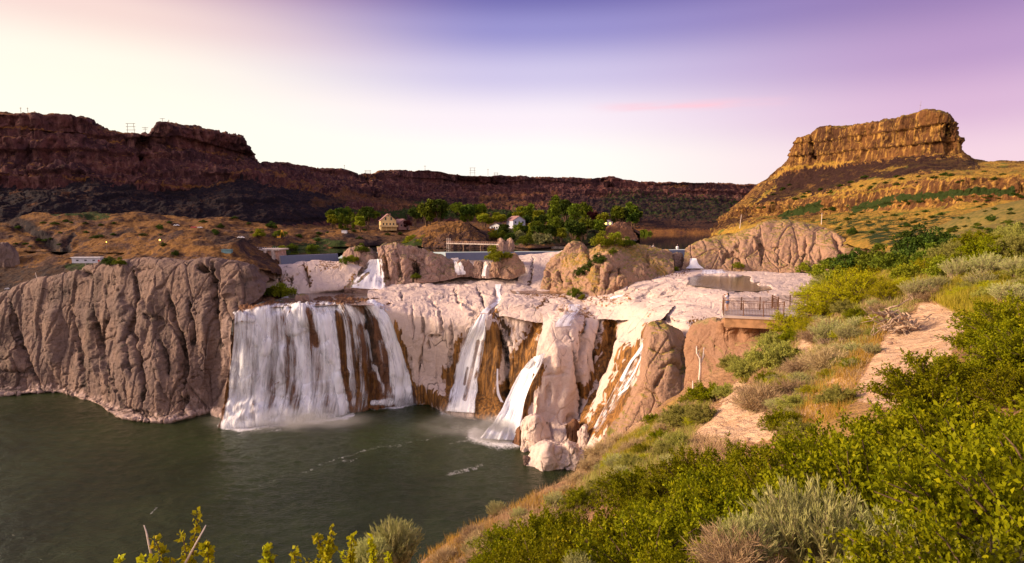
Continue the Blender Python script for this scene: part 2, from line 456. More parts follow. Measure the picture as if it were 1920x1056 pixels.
M['brownpool'] = water_mat('brown_rapids_water', (0.13, 0.060, 0.020), 0.5, 0.12, 0.8, foam=True, shallow=(0.30, 0.17, 0.09))
M['clearpool'] = water_mat('calm_rock_pool_water', (0.05, 0.040, 0.018), 0.15, 0.05, 1.0, foam=False, shallow=(0.10, 0.07, 0.03))

def fall_mat(name, col=(0.84, 0.83, 0.88), us=1.0, vs=0.05, a=0.42, b=0.60, seed=0.0, trans=0.25):
    """white water: streaks along UV v (metres down the fall); 'dens' raises cover"""
    m, t = new_mat(name)
    tc = t.n('ShaderNodeTexCoord')
    mp = t.n('ShaderNodeMapping', {'Vector': tc.outputs['UV'], 'Scale': (us, vs, 1), 'Location': (seed, seed * 1.7, seed)}).outputs[0]
    n1 = t.noise(mp, 1.0, 9, 0.68, 0.35)
    mp2 = t.n('ShaderNodeMapping', {'Vector': tc.outputs['UV'], 'Scale': (us * 0.4, vs * 2.2, 1), 'Location': (seed * 3, 0, 0)}).outputs[0]
    n2 = t.noise(mp2, 1.0, 7, 0.62)
    d = t.attr('dens')
    val = t.math('ADD', t.math('ADD', t.math('MULTIPLY', n1, 0.58), t.math('MULTIPLY', n2, 0.42)), t.math('SUBTRACT', t.math('MULTIPLY', d, 0.5), 0.25))
    al = t.rng(val, a, b)
    al = t.math('MULTIPLY', al, t.rng(d, 0.02, 0.2))
    c = t.mix(t.rng(n1, 0.36, 0.60), tuple(x * y for x, y in zip(col, (0.90, 0.89, 0.93))), col)  # lavender shading between strands is painted into the water colour for depth
    dif = t.n('ShaderNodeBsdfDiffuse', {'Color': c}).outputs[0]
    tr = t.n('ShaderNodeBsdfTranslucent', {'Color': c}).outputs[0]
    sh = t.n('ShaderNodeMixShader', {0: trans, 1: dif, 2: tr}).outputs[0]
    cl = t.n('ShaderNodeBsdfTransparent').outputs[0]
    t.out(t.n('ShaderNodeMixShader', {0: al, 1: cl, 2: sh}).outputs[0]); return m
M['fall'] = fall_mat('falling_white_water', col=(0.94, 0.95, 0.99), us=0.6, vs=0.024, a=0.38, b=0.66)
M['fall2'] = fall_mat('falling_white_water_strands', col=(0.96, 0.97, 1.0), us=0.5, vs=0.022, a=0.46, b=0.68, seed=4.0)
M['fallsmall'] = fall_mat('cascade_white_water', col=(0.92, 0.90, 0.94), us=0.9, vs=0.10, a=0.38, b=0.62, seed=2.0)
M['veil'] = fall_mat('weir_water_veil', col=(0.14, 0.155, 0.22), us=1.6, vs=0.12, a=0.25, b=0.5, seed=9.0, trans=0.1)

def leaf_mat(name, c1, c2, c3, trans=0.3, rough=0.6):
    m, t = new_mat(name)
    tint = t.attr('tint')
    col = t.mix(t.rng(tint, 0.0, 0.6), c1, c2)
    col = t.mix(t.rng(tint, 0.72, 1.0), col, c3)
    oi = t.n('ShaderNodeObjectInfo').outputs['Random']
    col = t.n('ShaderNodeHueSaturation', {'Hue': t.rng(oi, 0, 1, 0.488, 0.512), 'Saturation': 1.0, 'Value': t.rng(oi, 0, 1, 0.8, 1.2), 'Color': col}).outputs[0]
    p = t.pbsdf(col, rough, 0.06)
    tr = t.n('ShaderNodeBsdfTranslucent', {'Color': col}).outputs[0]
    t.out(t.n('ShaderNodeMixShader', {0: trans, 1: p, 2: tr}).outputs[0]); return m
M['l_dark'] = leaf_mat('dark_thicket_leaves', (0.095, 0.115, 0.002), (0.20, 0.205, 0.003), (0.37, 0.33, 0.006))
M['l_bright'] = leaf_mat('bright_shrub_leaves', (0.24, 0.25, 0.005), (0.40, 0.38, 0.008), (0.55, 0.46, 0.012))
M['l_olive'] = leaf_mat('olive_shrub_leaves', (0.25, 0.255, 0.05), (0.38, 0.37, 0.08), (0.50, 0.45, 0.12), 0.42)
M['l_sage'] = leaf_mat('grey_sage_leaves', (0.31, 0.33, 0.10), (0.47, 0.47, 0.17), (0.60, 0.55, 0.25))
M['l_yellow'] = leaf_mat('yellow_grass_blades', (0.24, 0.24, 0.02), (0.40, 0.33, 0.03), (0.46, 0.31, 0.10))
M['l_orange'] = leaf_mat('orange_dry_grass_blades', (0.30, 0.17, 0.03), (0.42, 0.25, 0.04), (0.46, 0.24, 0.09))
M['l_dry'] = leaf_mat('dry_brush_twigs', (0.30, 0.20, 0.10), (0.42, 0.30, 0.16), (0.46, 0.38, 0.17), 0.1)
M['l_tree'] = leaf_mat('tree_foliage', (0.065, 0.095, 0.009), (0.125, 0.16, 0.012), (0.21, 0.23, 0.018), 0.25)
M['l_lime'] = leaf_mat('lime_tree_foliage', (0.12, 0.15, 0.009), (0.22, 0.23, 0.013), (0.34, 0.31, 0.02), 0.25)
M['l_deep'] = leaf_mat('deep_green_tree_foliage', (0.028, 0.050, 0.008), (0.055, 0.085, 0.010), (0.10, 0.125, 0.014), 0.2)
M['l_purple'] = leaf_mat('purple_tree_foliage', (0.035, 0.008, 0.010), (0.06, 0.014, 0.015), (0.09, 0.02, 0.02), 0.2)
M['l_grey'] = leaf_mat('grey_willow_foliage', (0.16, 0.17, 0.06), (0.25, 0.25, 0.10), (0.34, 0.32, 0.14), 0.25)
M['bark'] = simple('bark', (0.12, 0.075, 0.05), 0.95, 0.1, 0.35, 8)
M['twig'] = simple('grey_twigs', (0.34, 0.24, 0.17), 0.95, 0.1, 0.3, 12)
M['deadwood'] = simple('bleached_deadwood', (0.62, 0.52, 0.46), 0.9, 0.1, 0.2, 9)
# ------------------------------------------------------------------ rock recipes (metres)
def d_pale(s, flute=2.0, amp=1.0):
    def f(G):
        w = G + fbm(G, 12, 2, s + 2)[..., None] * 3.0
        a = fbm(G, 30, 2, s) * 2.2 * amp + (billow(w, (11, 11, 110), 2, s + 1) - 0.5) * flute * 0.8
        f1, f2, idv, fc = worley(w, (15, 15, 26), s)
        g1, g2, idg, gc = worley(w, (5.5, 5.5, 8), s + 5)
        a = a + fc * 0.7 * amp + gc * 0.05 * amp - 0.3 * amp * np.exp(-((f2 - f1) / 0.03) ** 2)
        return a + fbm(G, 3.0, 4, s + 5) * 0.07
    return f
def d_tan(s, flute=3.2, amp=1.0):
    def f(G):
        w = G + fbm(G, (40, 40, 60), 2, s)[..., None] * 7
        a = fbm(G, 40, 2, s) * 2.5 * amp + (billow(w, (19, 19, 120), 3, s + 1) - 0.6) * flute * 1.7
        f1, f2, idv, fc = worley(w, (14, 14, 90), s)
        g1, g2, idg, gc = worley(w + fbm(G, 5, 2, s + 3)[..., None] * 1.2, (6.5, 6.5, 9.5), s + 5)
        a = a + fc * 1.2 * amp + gc * 0.55 * amp - 1.7 * amp * np.exp(-((f2 - f1) / 0.035) ** 2) - 0.45 * amp * np.exp(-((g2 - g1) / 0.05) ** 2)
        pits = np.exp(-(worley(G, (4, 4, 3.2), s + 4)[0] / 0.22) ** 2) * sstep(0.1, 0.6, fbm(G, 22, 2, s + 8))
        return a + fbm(G, (3.0, 3.0, 2.4), 4, s + 5) * 0.34 - pits * 1.6
    return f
def d_lump(s, sc=10.0, amp=1.4):
    def f(G):
        w = G + fbm(G, sc, 2, s)[..., None] * sc * 0.22
        f1, f2, idv, fc = worley(w, (sc, sc, sc * 1.7), s)
        g1, g2, idg, gc = worley(w, (sc * 0.38, sc * 0.38, sc * 0.6), s + 3)
        a = fbm(G, sc * 1.6, 2, s + 6) * amp * 0.9 + (billow(w, (sc * 0.8, sc * 0.8, sc * 4), 2, s + 1) - 0.5) * amp * 0.6 + fc * amp * 0.75 + gc * amp * 0.22 - np.exp(-((f2 - f1) / 0.04) ** 2) * amp * 0.4
        return a + fbm(G, (sc * 0.3, sc * 0.3, sc * 0.16), 4, s + 2) * amp * 0.20
    return f
def d_basalt(s, amp=5.0, col=14.0):
    def f(G):
        w = G + fbm(G, 40, 2, s)[..., None] * 7
        k1, k2, kk, kc = worley(w * np.array([1, 1, 0.10]), (col * 0.4,) * 3, s + 8)
        f1, f2, idv, fc = worley(w * np.array([1, 1, 0.12]), (col, col, col), s)
        g1, g2, idg, gc = worley(w * np.array([1, 1, 0.3]), (col * 2.4, col * 2.4, col * 2), s + 3)
        a = (0.5 - f1) * amp * 1.1 + (idg - 0.5) * amp * 1.0 + gc * amp * 0.6 + (0.5 - k1) * amp * 0.55 + (kk - 0.5) * amp * 0.45
        bed = perlin(np.stack([G[..., 0] / 120, G[..., 1] / 120, G[..., 2] / 9.0], -1))
        lv = G[..., 2] / (col * 1.5) + fbm(G * np.array([1, 1, 0.2]), 150, 3, s + 9) * 0.35; fr = lv - np.floor(lv)
        step = (0.5 - fr) * sstep(0.0, 0.12, fr) + 0.5 * sstep(0.12, 0.0, fr)
        return a * 0.85 + step * amp * 0.85 + bed * amp * 0.15 + fbm(G, 10, 5, s + 1) * amp * 0.45
    return f
LAKE = -24.5; POOL = -110.0; UP = -46.0

# ------------------------------------------------------------------ far and left canyon wall
RIM = [(-90, 213, 650), (0, 213, 650), (20, 216, 652), (60, 217, 655), (85, 222, 660), (100, 219, 662), (150, 220, 680), (165, 226, 688), (180, 234, 698), (205, 243, 708), (235, 252, 715), (280, 253, 722),
       (290, 242, 724), (302, 232, 724), (340, 238, 755), (400, 249, 800), (455, 258, 860), (463, 272, 880), (480, 298, 960), (520, 306, 1060), (560, 311, 1120), (600, 315, 1180), (640, 319, 1240), (660, 322, 1255), (690, 328, 1260),
       (703, 326, 1265), (712, 320, 1280), (740, 318, 1310), (790, 320, 1350), (820, 321, 1370), (850, 328, 1390), (900, 331, 1420), (1000, 332, 1500), (1100, 333, 1520), (1130, 331, 1525), (1180, 338, 1535), (1250, 343, 1550), (1330, 343, 1565), (1400, 347, 1600), (1490, 349, 1600)]
wall_rows = [
    [(-90, 425, 500), (0, 420, 515), (100, 415, 535), (200, 412, 560), (300, 416, 585), (430, 420, 605), (520, 428, 625), (600, 428, 690), (700, 432, 830), (800, 434, 960), (1000, 438, 1060), (1100, 446, 1080), (1200, 448, 1100), (1300, 450, 1110), (1490, 453, 1130)],
    [(-90, 385, 535), (0, 382, 550), (100, 376, 565), (200, 382, 590), (300, 386, 620), (430, 384, 640), (520, 392, 665), (600, 395, 740), (700, 398, 920), (800, 398, 1060), (1000, 398, 1200), (1100, 408, 1240), (1200, 413, 1260), (1300, 416, 1270), (1490, 425, 1290)],
    [(-90, 345, 600), (0, 352, 612), (100, 345, 625), (170, 338, 642), (250, 350, 660), (330, 360, 690), (430, 338, 715), (480, 338, 750), (560, 352, 830), (640, 372, 950), (720, 368, 1150), (800, 376, 1250), (1000, 378, 1380), (1150, 364, 1470), (1300, 376, 1490), (1490, 390, 1520)],
    [(-90, 318, 606), (0, 322, 616), (100, 318, 630), (200, 328, 652), (300, 342, 685), (430, 322, 725), (480, 322, 790), (560, 336, 900), (640, 352, 1030), (720, 352, 1180), (800, 360, 1300), (1000, 364, 1430), (1150, 356, 1485), (1300, 367, 1520), (1490, 378, 1545)],
    [(-90, 312, 622), (0, 316, 632), (100, 312, 646), (200, 322, 668), (300, 335, 700), (430, 317, 742), (480, 318, 810), (560, 331, 925), (640, 346, 1060), (720, 348, 1195), (800, 356, 1318), (1000, 360, 1446), (1150, 353, 1500), (1300, 363, 1538), (1490, 374, 1562)],
    [(-90, 245, 632), (0, 248, 640), (100, 254, 656), (200, 268, 684), (250, 276, 704), (300, 282, 722), (400, 292, 790), (450, 298, 862), (480, 305, 935), (560, 320, 1080), (640, 333, 1190), (720, 340, 1240), (800, 345, 1345), (1000, 350, 1478), (1150, 347, 1512), (1300, 355, 1550), (1490, 364, 1578)],
    [(-90, 240, 646), (0, 243, 650), (100, 249, 664), (200, 263, 696), (250, 272, 716), (300, 277, 734), (400, 286, 806), (450, 291, 880), (480, 301, 950), (560, 317, 1096), (640, 329, 1215), (720, 336, 1258), (800, 341, 1360), (1000, 346, 1492), (1150, 344, 1520), (1300, 352, 1560), (1490, 360, 1590)],
    RIM,
    [(a, b + 3, c + 60) for a, b, c in RIM],
    [(a, b + 12, c + 500) for a, b, c in RIM]]
G = loft(wall_rows, 1150, 210)
px_, py_ = proj(G)
base_fade = sstep(430, 400, py_)
db = d_basalt(3, 7.0, 17)
rimy = pchip([r[0] for r in RIM], [r[1] for r in RIM], px_[0])
def wd(Q):
    d = db(Q); tal = MK['talus']
    rim = sstep(0, 5, py_ - rimy[None, :])
    return d * (1 - 0.45 * tal) * (0.3 + 0.7 * rim) * base_fade + fbm(Q, 45, 4, 2) * 4 * (1 - rim * 0.4)
MK = {'talus': np.zeros(px_.shape)}
tl = [([(-90, 335), (30, 352), (95, 352), (160, 338), (230, 352), (300, 362), (345, 358), (420, 338), (450, 333), (520, 350), (560, 352), (620, 365), (650, 378), (640, 405), (600, 420), (-90, 425)], 'poly', 1.0),
      ([(1100, 372), (1180, 366), (1300, 372), (1500, 384), (1500, 440), (1080, 420)], 'poly', 0.9), ([(660, 362), (760, 378), (1000, 380), (1090, 372)], 9, 0.55)]
_, MK = shape(G, None, (), {'talus': tl, 'grass': [([(-90, 236), (0, 238), (60, 241), (140, 253), (230, 264)], 1.3, 0.9), ([(310, 277), (400, 286), (470, 298)], 1.2, 0.8), ([(-90, 322), (0, 323), (80, 327)], 1.2, 0.7), ([(290, 350), (400, 350), (440, 335)], 2.0, 0.7), ([(120, 332), (200, 338), (260, 348)], 1.3, 0.6), ([(505, 343), (560, 352), (640, 366)], 1.3, 0.9), ([(430, 330), (480, 322), (540, 340), (600, 352)], 2.2, 0.8), ([(700, 390), (860, 392), (1000, 398)], 5, 0.35), ([(590, 380), (680, 372), (760, 385)], 7, 0.4), ([(1258, 350), (1290, 349)], 2.0, 1), ([(690, 331), (702, 334)], 2.0, 1.0), ([(900, 372), (960, 368), (1040, 362)], 4, 0.45), ([(900, 386), (960, 382), (1050, 384)], 4, 0.5), ([(640, 362), (700, 372), (760, 378), (830, 392)], 5, 0.5)],
                          'scrub': [([(1150, 380), (1250, 385), (1400, 395), (1480, 400)], 26, 0.32), ([(640, 402), (800, 400), (1000, 402), (1100, 412)], 9, 0.9), ([(780, 380), (870, 390)], 4, 1.0)]}, wob=4, drip=0)
G, _ = shape(G, wd, [([(660, 322), (694, 345), (712, 372)], 5, 26), ([(462, 262), (500, 320)], 4, 10), ([(270, 250), (262, 300)], 5, 12), ([(1130, 332), (1150, 352)], 4, 15)], seed=5)
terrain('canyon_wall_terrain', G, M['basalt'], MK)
ext = [[(-1300, r[0][1], r[0][2] * 0.8), (-700, r[0][1], r[0][2] * 0.95), (-85, r[0][1], r[0][2])] for r in wall_rows]  # unseen continuation of the wall, added to shade the left hillside
GX = loft(ext, 160, 60); GX, _ = shape(GX, lambda Q: d_basalt(5, 7.0, 17)(Q) * 0.6, (), None, 3)
terrain('canyon_wall_terrain', GX, M['basalt'], {'talus': np.zeros(GX.shape[:2]) + (np.arange(60) < 18)[:, None]})

# ------------------------------------------------------------------ butte on the right
butte_rows = [
    [(1325, 448, 790), (1400, 436, 690), (1480, 434, 545), (1560, 452, 400), (1640, 470, 270), (1720, 478, 205), (1800, 470, 175), (2020, 452, 140)],
    [(1328, 444, 800), (1400, 429, 700), (1480, 428, 560), (1560, 443, 420), (1640, 456, 300), (1720, 463, 230), (1800, 456, 190), (2020, 440, 150)],
    [(1333, 432, 810), (1400, 412, 760), (1480, 411, 650), (1560, 417, 540), (1640, 422, 430), (1720, 427, 350), (1800, 428, 300), (2020, 412, 260)],
    [(1338, 424, 820), (1400, 405, 790), (1470, 409, 740), (1560, 397, 680), (1640, 391, 600), (1720, 386, 520), (1800, 380, 470), (2020, 366, 420)],
    [(1342, 421, 826), (1398, 384, 810), (1450, 378, 780), (1500, 374, 745), (1560, 367, 690), (1640, 354, 610), (1720, 347, 530), (1800, 337, 480), (1860, 334, 462), (2020, 324, 430)],
    [(1346, 417, 850), (1400, 372, 845), (1450, 352, 820), (1500, 348, 790), (1580, 338, 720), (1660, 326, 640), (1740, 318, 580), (1820, 318, 545), (1870, 319, 530), (2020, 312, 500)],
    [(1350, 413, 880), (1405, 364, 880), (1450, 328, 870), (1480, 312, 830), (1540, 306, 790), (1620, 300, 720), (1700, 288, 670), (1760, 287, 640), (1797, 290, 632), (1835, 303, 630), (1900, 304, 630), (2020, 306, 640)],
    [(1353, 410, 900), (1410, 358, 890), (1452, 322, 868), (1478, 300, 845), (1486, 280, 832), (1494, 259, 822), (1512, 257, 815), (1525, 249, 808), (1540, 242, 795), (1600, 237, 745), (1650, 229, 705), (1680, 222, 682), (1710, 216, 664), (1735, 211, 648), (1768, 212, 632), (1778, 217, 630), (1788, 232, 630), (1798, 262, 634), (1800, 280, 640), (1812, 291, 650), (1835, 300, 660), (1870, 305, 665), (1900, 301, 670), (1960, 303, 680), (2020, 306, 690)],
    [(1356, 412, 960), (1410, 366, 960), (1452, 332, 940), (1486, 290, 920), (1496, 268, 910), (1540, 252, 890), (1600, 246, 850), (1680, 232, 790), (1735, 222, 760), (1775, 222, 740), (1790, 250, 740), (1802, 290, 745), (1835, 308, 750), (1900, 310, 760), (2020, 314, 780)],
    [(1400, 420, 1100), (1500, 330, 1100), (1700, 300, 1000), (1780, 300, 960), (1840, 320, 950), (2020, 330, 950)]]
G = loft(butte_rows, 760, 300)
px_, py_ = proj(G)
_, MB_ = shape(G, None, (), {'talus': [([(1392, 402), (1410, 372), (1450, 343), (1478, 322), (1540, 314), (1600, 308), (1700, 294), (1790, 296), (1835, 304), (1838, 316), (1740, 322), (1650, 338), (1560, 356), (1480, 370), (1420, 384)], 'poly', 1.0), ([(1345, 425), (1400, 408)], 6, 0.8), ([(1480, 425), (1530, 405)], 9, 0.7)],
    'grass': [([(1330, 440), (1400, 420), (1480, 418), (1560, 404), (1640, 395), (1720, 390), (1800, 384), (2000, 370), (2000, 460), (1600, 470)], 'poly', 1.0), ([(1600, 348), (1650, 336), (1700, 340)], 5, 0.9), ([(1478, 316), (1540, 309), (1600, 303)], 2.5, 0.8), ([(1446, 338), (1462, 326), (1480, 314)], 3, 0.9), ([(1500, 366), (1560, 362), (1640, 348)], 2.5, 1.0),
              ([(1800, 322), (1860, 319), (1930, 318)], 1.8, 1.0), ([(1740, 338), (1800, 333), (1930, 330)], 2.2, 1.0), ([(1405, 388), (1440, 360), (1452, 348)], 3, 0.9), ([(1640, 322), (1700, 312)], 3, 0.6), ([(1560, 372), (1640, 356), (1720, 349)], 2, 0.7)],
    'scrub': [([(1470, 404), (1510, 392), (1540, 388)], 10, 1.2), ([(1600, 392), (1680, 372), (1740, 368), (1820, 362), (1900, 360)], 7, 1.1), ([(1560, 425), (1700, 430), (1900, 420)], 22, 0.45), ([(1640, 448), (1800, 440), (1990, 425)], 14, 0.8)]}, wob=4, drip=0)
cl = np.exp(-((py_ - np.interp(px_, [1440, 1500, 1600, 1700, 1800, 1830], [312, 285, 268, 255, 250, 300])) / 32) ** 2) * sstep(1470, 1490, px_) * sstep(1812, 1795, px_)
cl = np.maximum(cl, np.exp(-((py_ - np.interp(px_, [1340, 1400, 1470, 1560, 1640, 1720, 1800, 2020], [422, 395, 393, 382, 372, 366, 358, 345])) / 14) ** 2))
db2 = d_basalt(11, 5.5, 12)
soft = sstep(250, 480, G[..., 1])
def bd(Q): return db2(Q) * (0.16 + 0.84 * cl) * soft + fbm(Q, 35, 4, 6) * 3.0 * soft * (1 - 0.5 * cl) + fbm(Q, 14, 3, 8) * 0.8
G, _ = shape(G, bd, [([(1520, 252), (1528, 300)], 4, 9), ([(1785, 230), (1778, 285)], 5, 8)], seed=9)
# golden sunlight on the caprock is put into the butte material's pale streaks
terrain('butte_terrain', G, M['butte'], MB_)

# ------------------------------------------------------------------ left hillside
hill_rows = [
    [(-90, 590, 388), (0, 575, 384), (70, 545, 374), (140, 528, 366), (215, 512, 355), (300, 500, 340), (420, 500, 333), (500, 512, 345), (545, 515, 400), (600, 520, 430)],
    [(-90, 555, 396), (0, 545, 392), (70, 520, 384), (140, 503, 376), (215, 489, 364), (300, 478, 352), (350, 477, 348), (420, 478, 345), (480, 487, 355), (545, 495, 415), (600, 500, 440)],
    [(-90, 540, 410), (0, 530, 405), (100, 508, 395), (215, 488, 378), (260, 478, 374), (300, 465, 368), (330, 457, 366), (365, 453, 366), (420, 456, 370), (470, 470, 385), (545, 490, 430), (600, 492, 450)],
    [(-90, 520, 432), (0, 512, 428), (100, 496, 424), (200, 488, 420), (300, 470, 416), (365, 466, 412), (420, 462, 415), (480, 462, 432), (545, 468, 470), (600, 470, 500), (660, 472, 520)],
    [(-90, 470, 470), (0, 470, 470), (100, 465, 470), (200, 456, 470), (300, 444, 470), (400, 436, 470), (480, 444, 480), (545, 452, 520), (600, 455, 545), (680, 458, 570)],
    [(-90, 430, 505), (0, 425, 510), (100, 410, 520), (200, 408, 530), (300, 412, 545), (400, 416, 560), (480, 425, 570), (545, 432, 590), (600, 432, 620), (680, 437, 640)],
    [(-90, 395, 545), (0, 390, 560), (100, 388, 580), (200, 392, 600), (300, 398, 640), (400, 405, 650), (480, 415, 660), (545, 425, 670), (600, 423, 690), (680, 430, 720)]]
G = loft(hill_rows, 520, 190)
def hd(Q): return fbm(Q, 30, 5, 21) * 3.2 + ridged(Q, (40, 40, 40), 3, 4) * 1.2 - 1.2 + fbm(Q, 6, 3, 2) * 0.5
G, at = shape(G, hd, [([(0, 425), (45, 430), (90, 455), (115, 470), (135, 440)], 9, 5), ([(420, 470), (470, 450), (500, 447)], 8, -3)],
    {'talus': [([(-90, 405), (20, 412), (60, 425), (95, 452), (118, 468)], 9, 1.0), ([(118, 468), (135, 440)], 5, 1.0), ([(395, 440), (430, 452), (460, 448)], 13, 0.9), ([(60, 540), (120, 525), (160, 500)], 8, 0.85), ([(-90, 500), (60, 500), (130, 494), (200, 492), (150, 508), (70, 526), (0, 556), (-90, 575)], 'poly', 0.92), ([(180, 440), (250, 432)], 4, 0.7), ([(300, 445), (340, 440)], 5, 0.6)],
     'grass': [([(220, 490), (280, 472), (330, 455), (370, 452)], 5, 1.0), ([(300, 470), (380, 466), (440, 476)], 9, 1.0), ([(300, 430), (420, 424)], 10, 0.7), ([(470, 445), (520, 455)], 4, 0.9)],
     'scrub': [([(520, 470), (600, 468)], 12, 1.0), ([(100, 400), (200, 402)], 6, 0.8), ([(130, 500), (200, 492)], 7, 0.8)]}, seed=3, drip=0)
terrain('left_hillside_terrain', G, M['hill'], at)

# ------------------------------------------------------------------ far bank of the reservoir (houses)
bank_rows = [
    [(490, 472, LAKE - 3), (540, 465, LAKE - 3), (650, 467, LAKE - 3), (720, 464, LAKE - 3), (800, 466, LAKE - 3), (850, 459, LAKE - 3), (930, 462, LAKE - 3), (1000, 470, LAKE - 3), (1060, 464, LAKE - 3), (1110, 461, LAKE - 3), (1150, 452, LAKE - 3), (1200, 449, LAKE - 3)],
    [(490, 468, LAKE + 1), (540, 461, LAKE + 1), (650, 463, LAKE + 1), (720, 460, LAKE + 1), (800, 462, LAKE + 1), (850, 455, LAKE + 1), (930, 458, LAKE + 1), (1000, 466, LAKE + 1), (1060, 460, LAKE + 1), (1110, 456, LAKE + 1), (1150, 448, LAKE + 1), (1200, 445, LAKE + 1)],
    [(490, 445, 600), (540, 440, 620), (590, 436, 620), (650, 434, 620), (700, 436, 615), (760, 440, 610), (800, 424, 600), (835, 415, 600), (870, 416, 600), (905, 432, 610), (960, 440, 640), (1040, 436, 680), (1110, 425, 700), (1150, 418, 720), (1180, 428, 760), (1200, 440, 780)],
    [(490, 428, 680), (560, 424, 690), (650, 424, 690), (720, 427, 680), (780, 432, 690), (840, 424, 700), (900, 428, 700), (960, 428, 720), (1040, 424, 760), (1110, 419, 800), (1150, 417, 820), (1200, 436, 860)],
    [(490, 424, 800), (650, 418, 850), (800, 418, 900), (1000, 418, 950), (1110, 420, 1000), (1200, 437, 1050)]]
G = loft(bank_rows, 480, 90)
def kd(Q): return (fbm(Q, 25, 5, 31) * 2.5 + fbm(Q, 6, 3, 5) * 0.6) * sstep(LAKE - 3, LAKE + 4, Q[..., 2])
G, at = shape(G, kd, [], {'talus': [([(620, 445), (680, 450), (760, 455)], 12, 0.8), ([(870, 440), (900, 446)], 13, 1.0)],
    'grass': [([(800, 430), (835, 418), (870, 425)], 10, 1.0), ([(560, 440), (640, 436)], 9, 0.9), ([(700, 438), (760, 442)], 6, 0.5)],
    'scrub': [([(540, 452), (640, 458)], 8, 0.9), ([(950, 445), (1140, 440)], 16, 0.8), ([(760, 455), (850, 455)], 6, 1.0)]}, seed=13, drip=0)
terrain('far_bank_terrain', G, M['hill'], at)

# ------------------------------------------------------------------ left cliff of the falls
cl_rows = [
    [(-90, 754, -116), (0, 751, -116), (100, 745, -116), (190, 773, -116), (230, 795, -116), (300, 804, -116), (340, 799, -116), (400, 783, -116), (425, 801, -116), (450, 806, -116)],
    [(-90, 743, -108.5), (0, 740, -108.5), (100, 733, -108.5), (180, 757, -108.5), (225, 781, -108.5), (300, 790, -108.5), (340, 785, -108.5), (395, 770, -108.5), (420, 785, -108.5), (445, 790, -108.5)],
    [(-90, 738, 354), (0, 735, 356), (100, 728, 358), (170, 742, 338), (220, 766, 318), (300, 774, 308), (340, 772, 309), (395, 760, 316), (440, 772, 304)],
    [(-90, 690, 364), (0, 685, 364), (100, 690, 360), (180, 700, 338), (225, 710, 322), (300, 715, 313), (345, 715, 313), (400, 705, 318), (436, 715, 306)],
    [(-90, 630, 372), (0, 620, 372), (70, 615, 368), (140, 610, 360), (215, 605, 340), (300, 605, 325), (345, 600, 322), (400, 600, 321), (440, 600, 314)],
    [(-90, 580, 382), (0, 572, 378), (70, 548, 370), (140, 530, 363), (215, 515, 348), (260, 506, 340), (300, 502, 334), (420, 500, 328), (470, 510, 326), (500, 545, 330)],
    [(-90, 560, 392), (0, 548, 386), (70, 521, 376), (140, 505, 368), (215, 491, 357), (260, 488, 350), (300, 485, 344), (350, 484, 340), (420, 483, 336), (470, 489, 340), (492, 500, 348), (505, 520, 356)],
    [(-90, 562, 420), (0, 550, 415), (140, 508, 395), (215, 496, 380), (300, 490, 366), (420, 488, 360), (480, 494, 366), (510, 508, 378), (520, 530, 385)]]
G = loft(cl_rows, 520, 330)
LC = [([(20, 570), (25, 620), (60, 690), (80, 735)], 5, 5.5), ([(0, 695), (60, 700)], 4, 2), ([(130, 545), (140, 600), (150, 680), (160, 740)], 4, 3.0), ([(175, 530), (180, 600), (190, 690), (200, 745)], 3, 3.0),
      ([(200, 530), (207, 590), (188, 640), (200, 700), (228, 760)], 3.5, 4.5), ([(250, 510), (258, 560), (252, 620), (262, 680), (270, 730), (265, 770)], 4, 5.0), ([(253, 590), (240, 640), (250, 700)], 3, 3.5),
      ([(312, 550), (325, 590), (340, 640), (345, 690), (340, 745)], 5, 5.5), ([(352, 560), (365, 610), (362, 655)], 4, 4.5), ([(397, 490), (402, 560), (410, 610), (418, 650)], 4, 4.5), ([(445, 560), (446, 600)], 3, 3), ([(420, 565), (435, 600)], 3, 3),
      ([(370, 498), (392, 508)], 5, 9), ([(300, 630), (315, 680), (318, 715)], 3, 3), ([(145, 500), (170, 520)], 6, 4), ([(225, 760), (300, 782)], 3, 2.5), ([(270, 590), (310, 605)], 4, 2.5), ([(345, 775), (350, 745)], 4, 3),
      ([(100, 560), (105, 640), (110, 700)], 14, -3.5), ([(230, 540), (235, 640), (245, 720)], 10, -3.0), ([(290, 520), (290, 620), (300, 720)], 13, -3.0), ([(385, 560), (390, 640), (380, 720)], 13, -3.0), ([(425, 520), (428, 560)], 14, -3), ([(30, 650), (30, 700)], 16, -3), ([(180, 570), (168, 650), (178, 720)], 8, -2.5)]
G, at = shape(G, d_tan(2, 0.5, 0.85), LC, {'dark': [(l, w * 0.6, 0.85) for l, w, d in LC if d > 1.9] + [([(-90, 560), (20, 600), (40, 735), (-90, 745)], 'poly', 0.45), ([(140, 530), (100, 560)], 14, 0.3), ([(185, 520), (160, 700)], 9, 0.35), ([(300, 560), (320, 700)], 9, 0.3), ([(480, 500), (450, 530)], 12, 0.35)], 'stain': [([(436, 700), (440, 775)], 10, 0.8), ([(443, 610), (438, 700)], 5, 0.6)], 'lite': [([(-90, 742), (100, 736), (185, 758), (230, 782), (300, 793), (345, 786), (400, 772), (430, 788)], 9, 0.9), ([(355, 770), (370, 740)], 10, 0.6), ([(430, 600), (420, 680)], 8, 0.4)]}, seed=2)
terrain('left_cliff_terrain', G, M['tan'], at)
GL = G

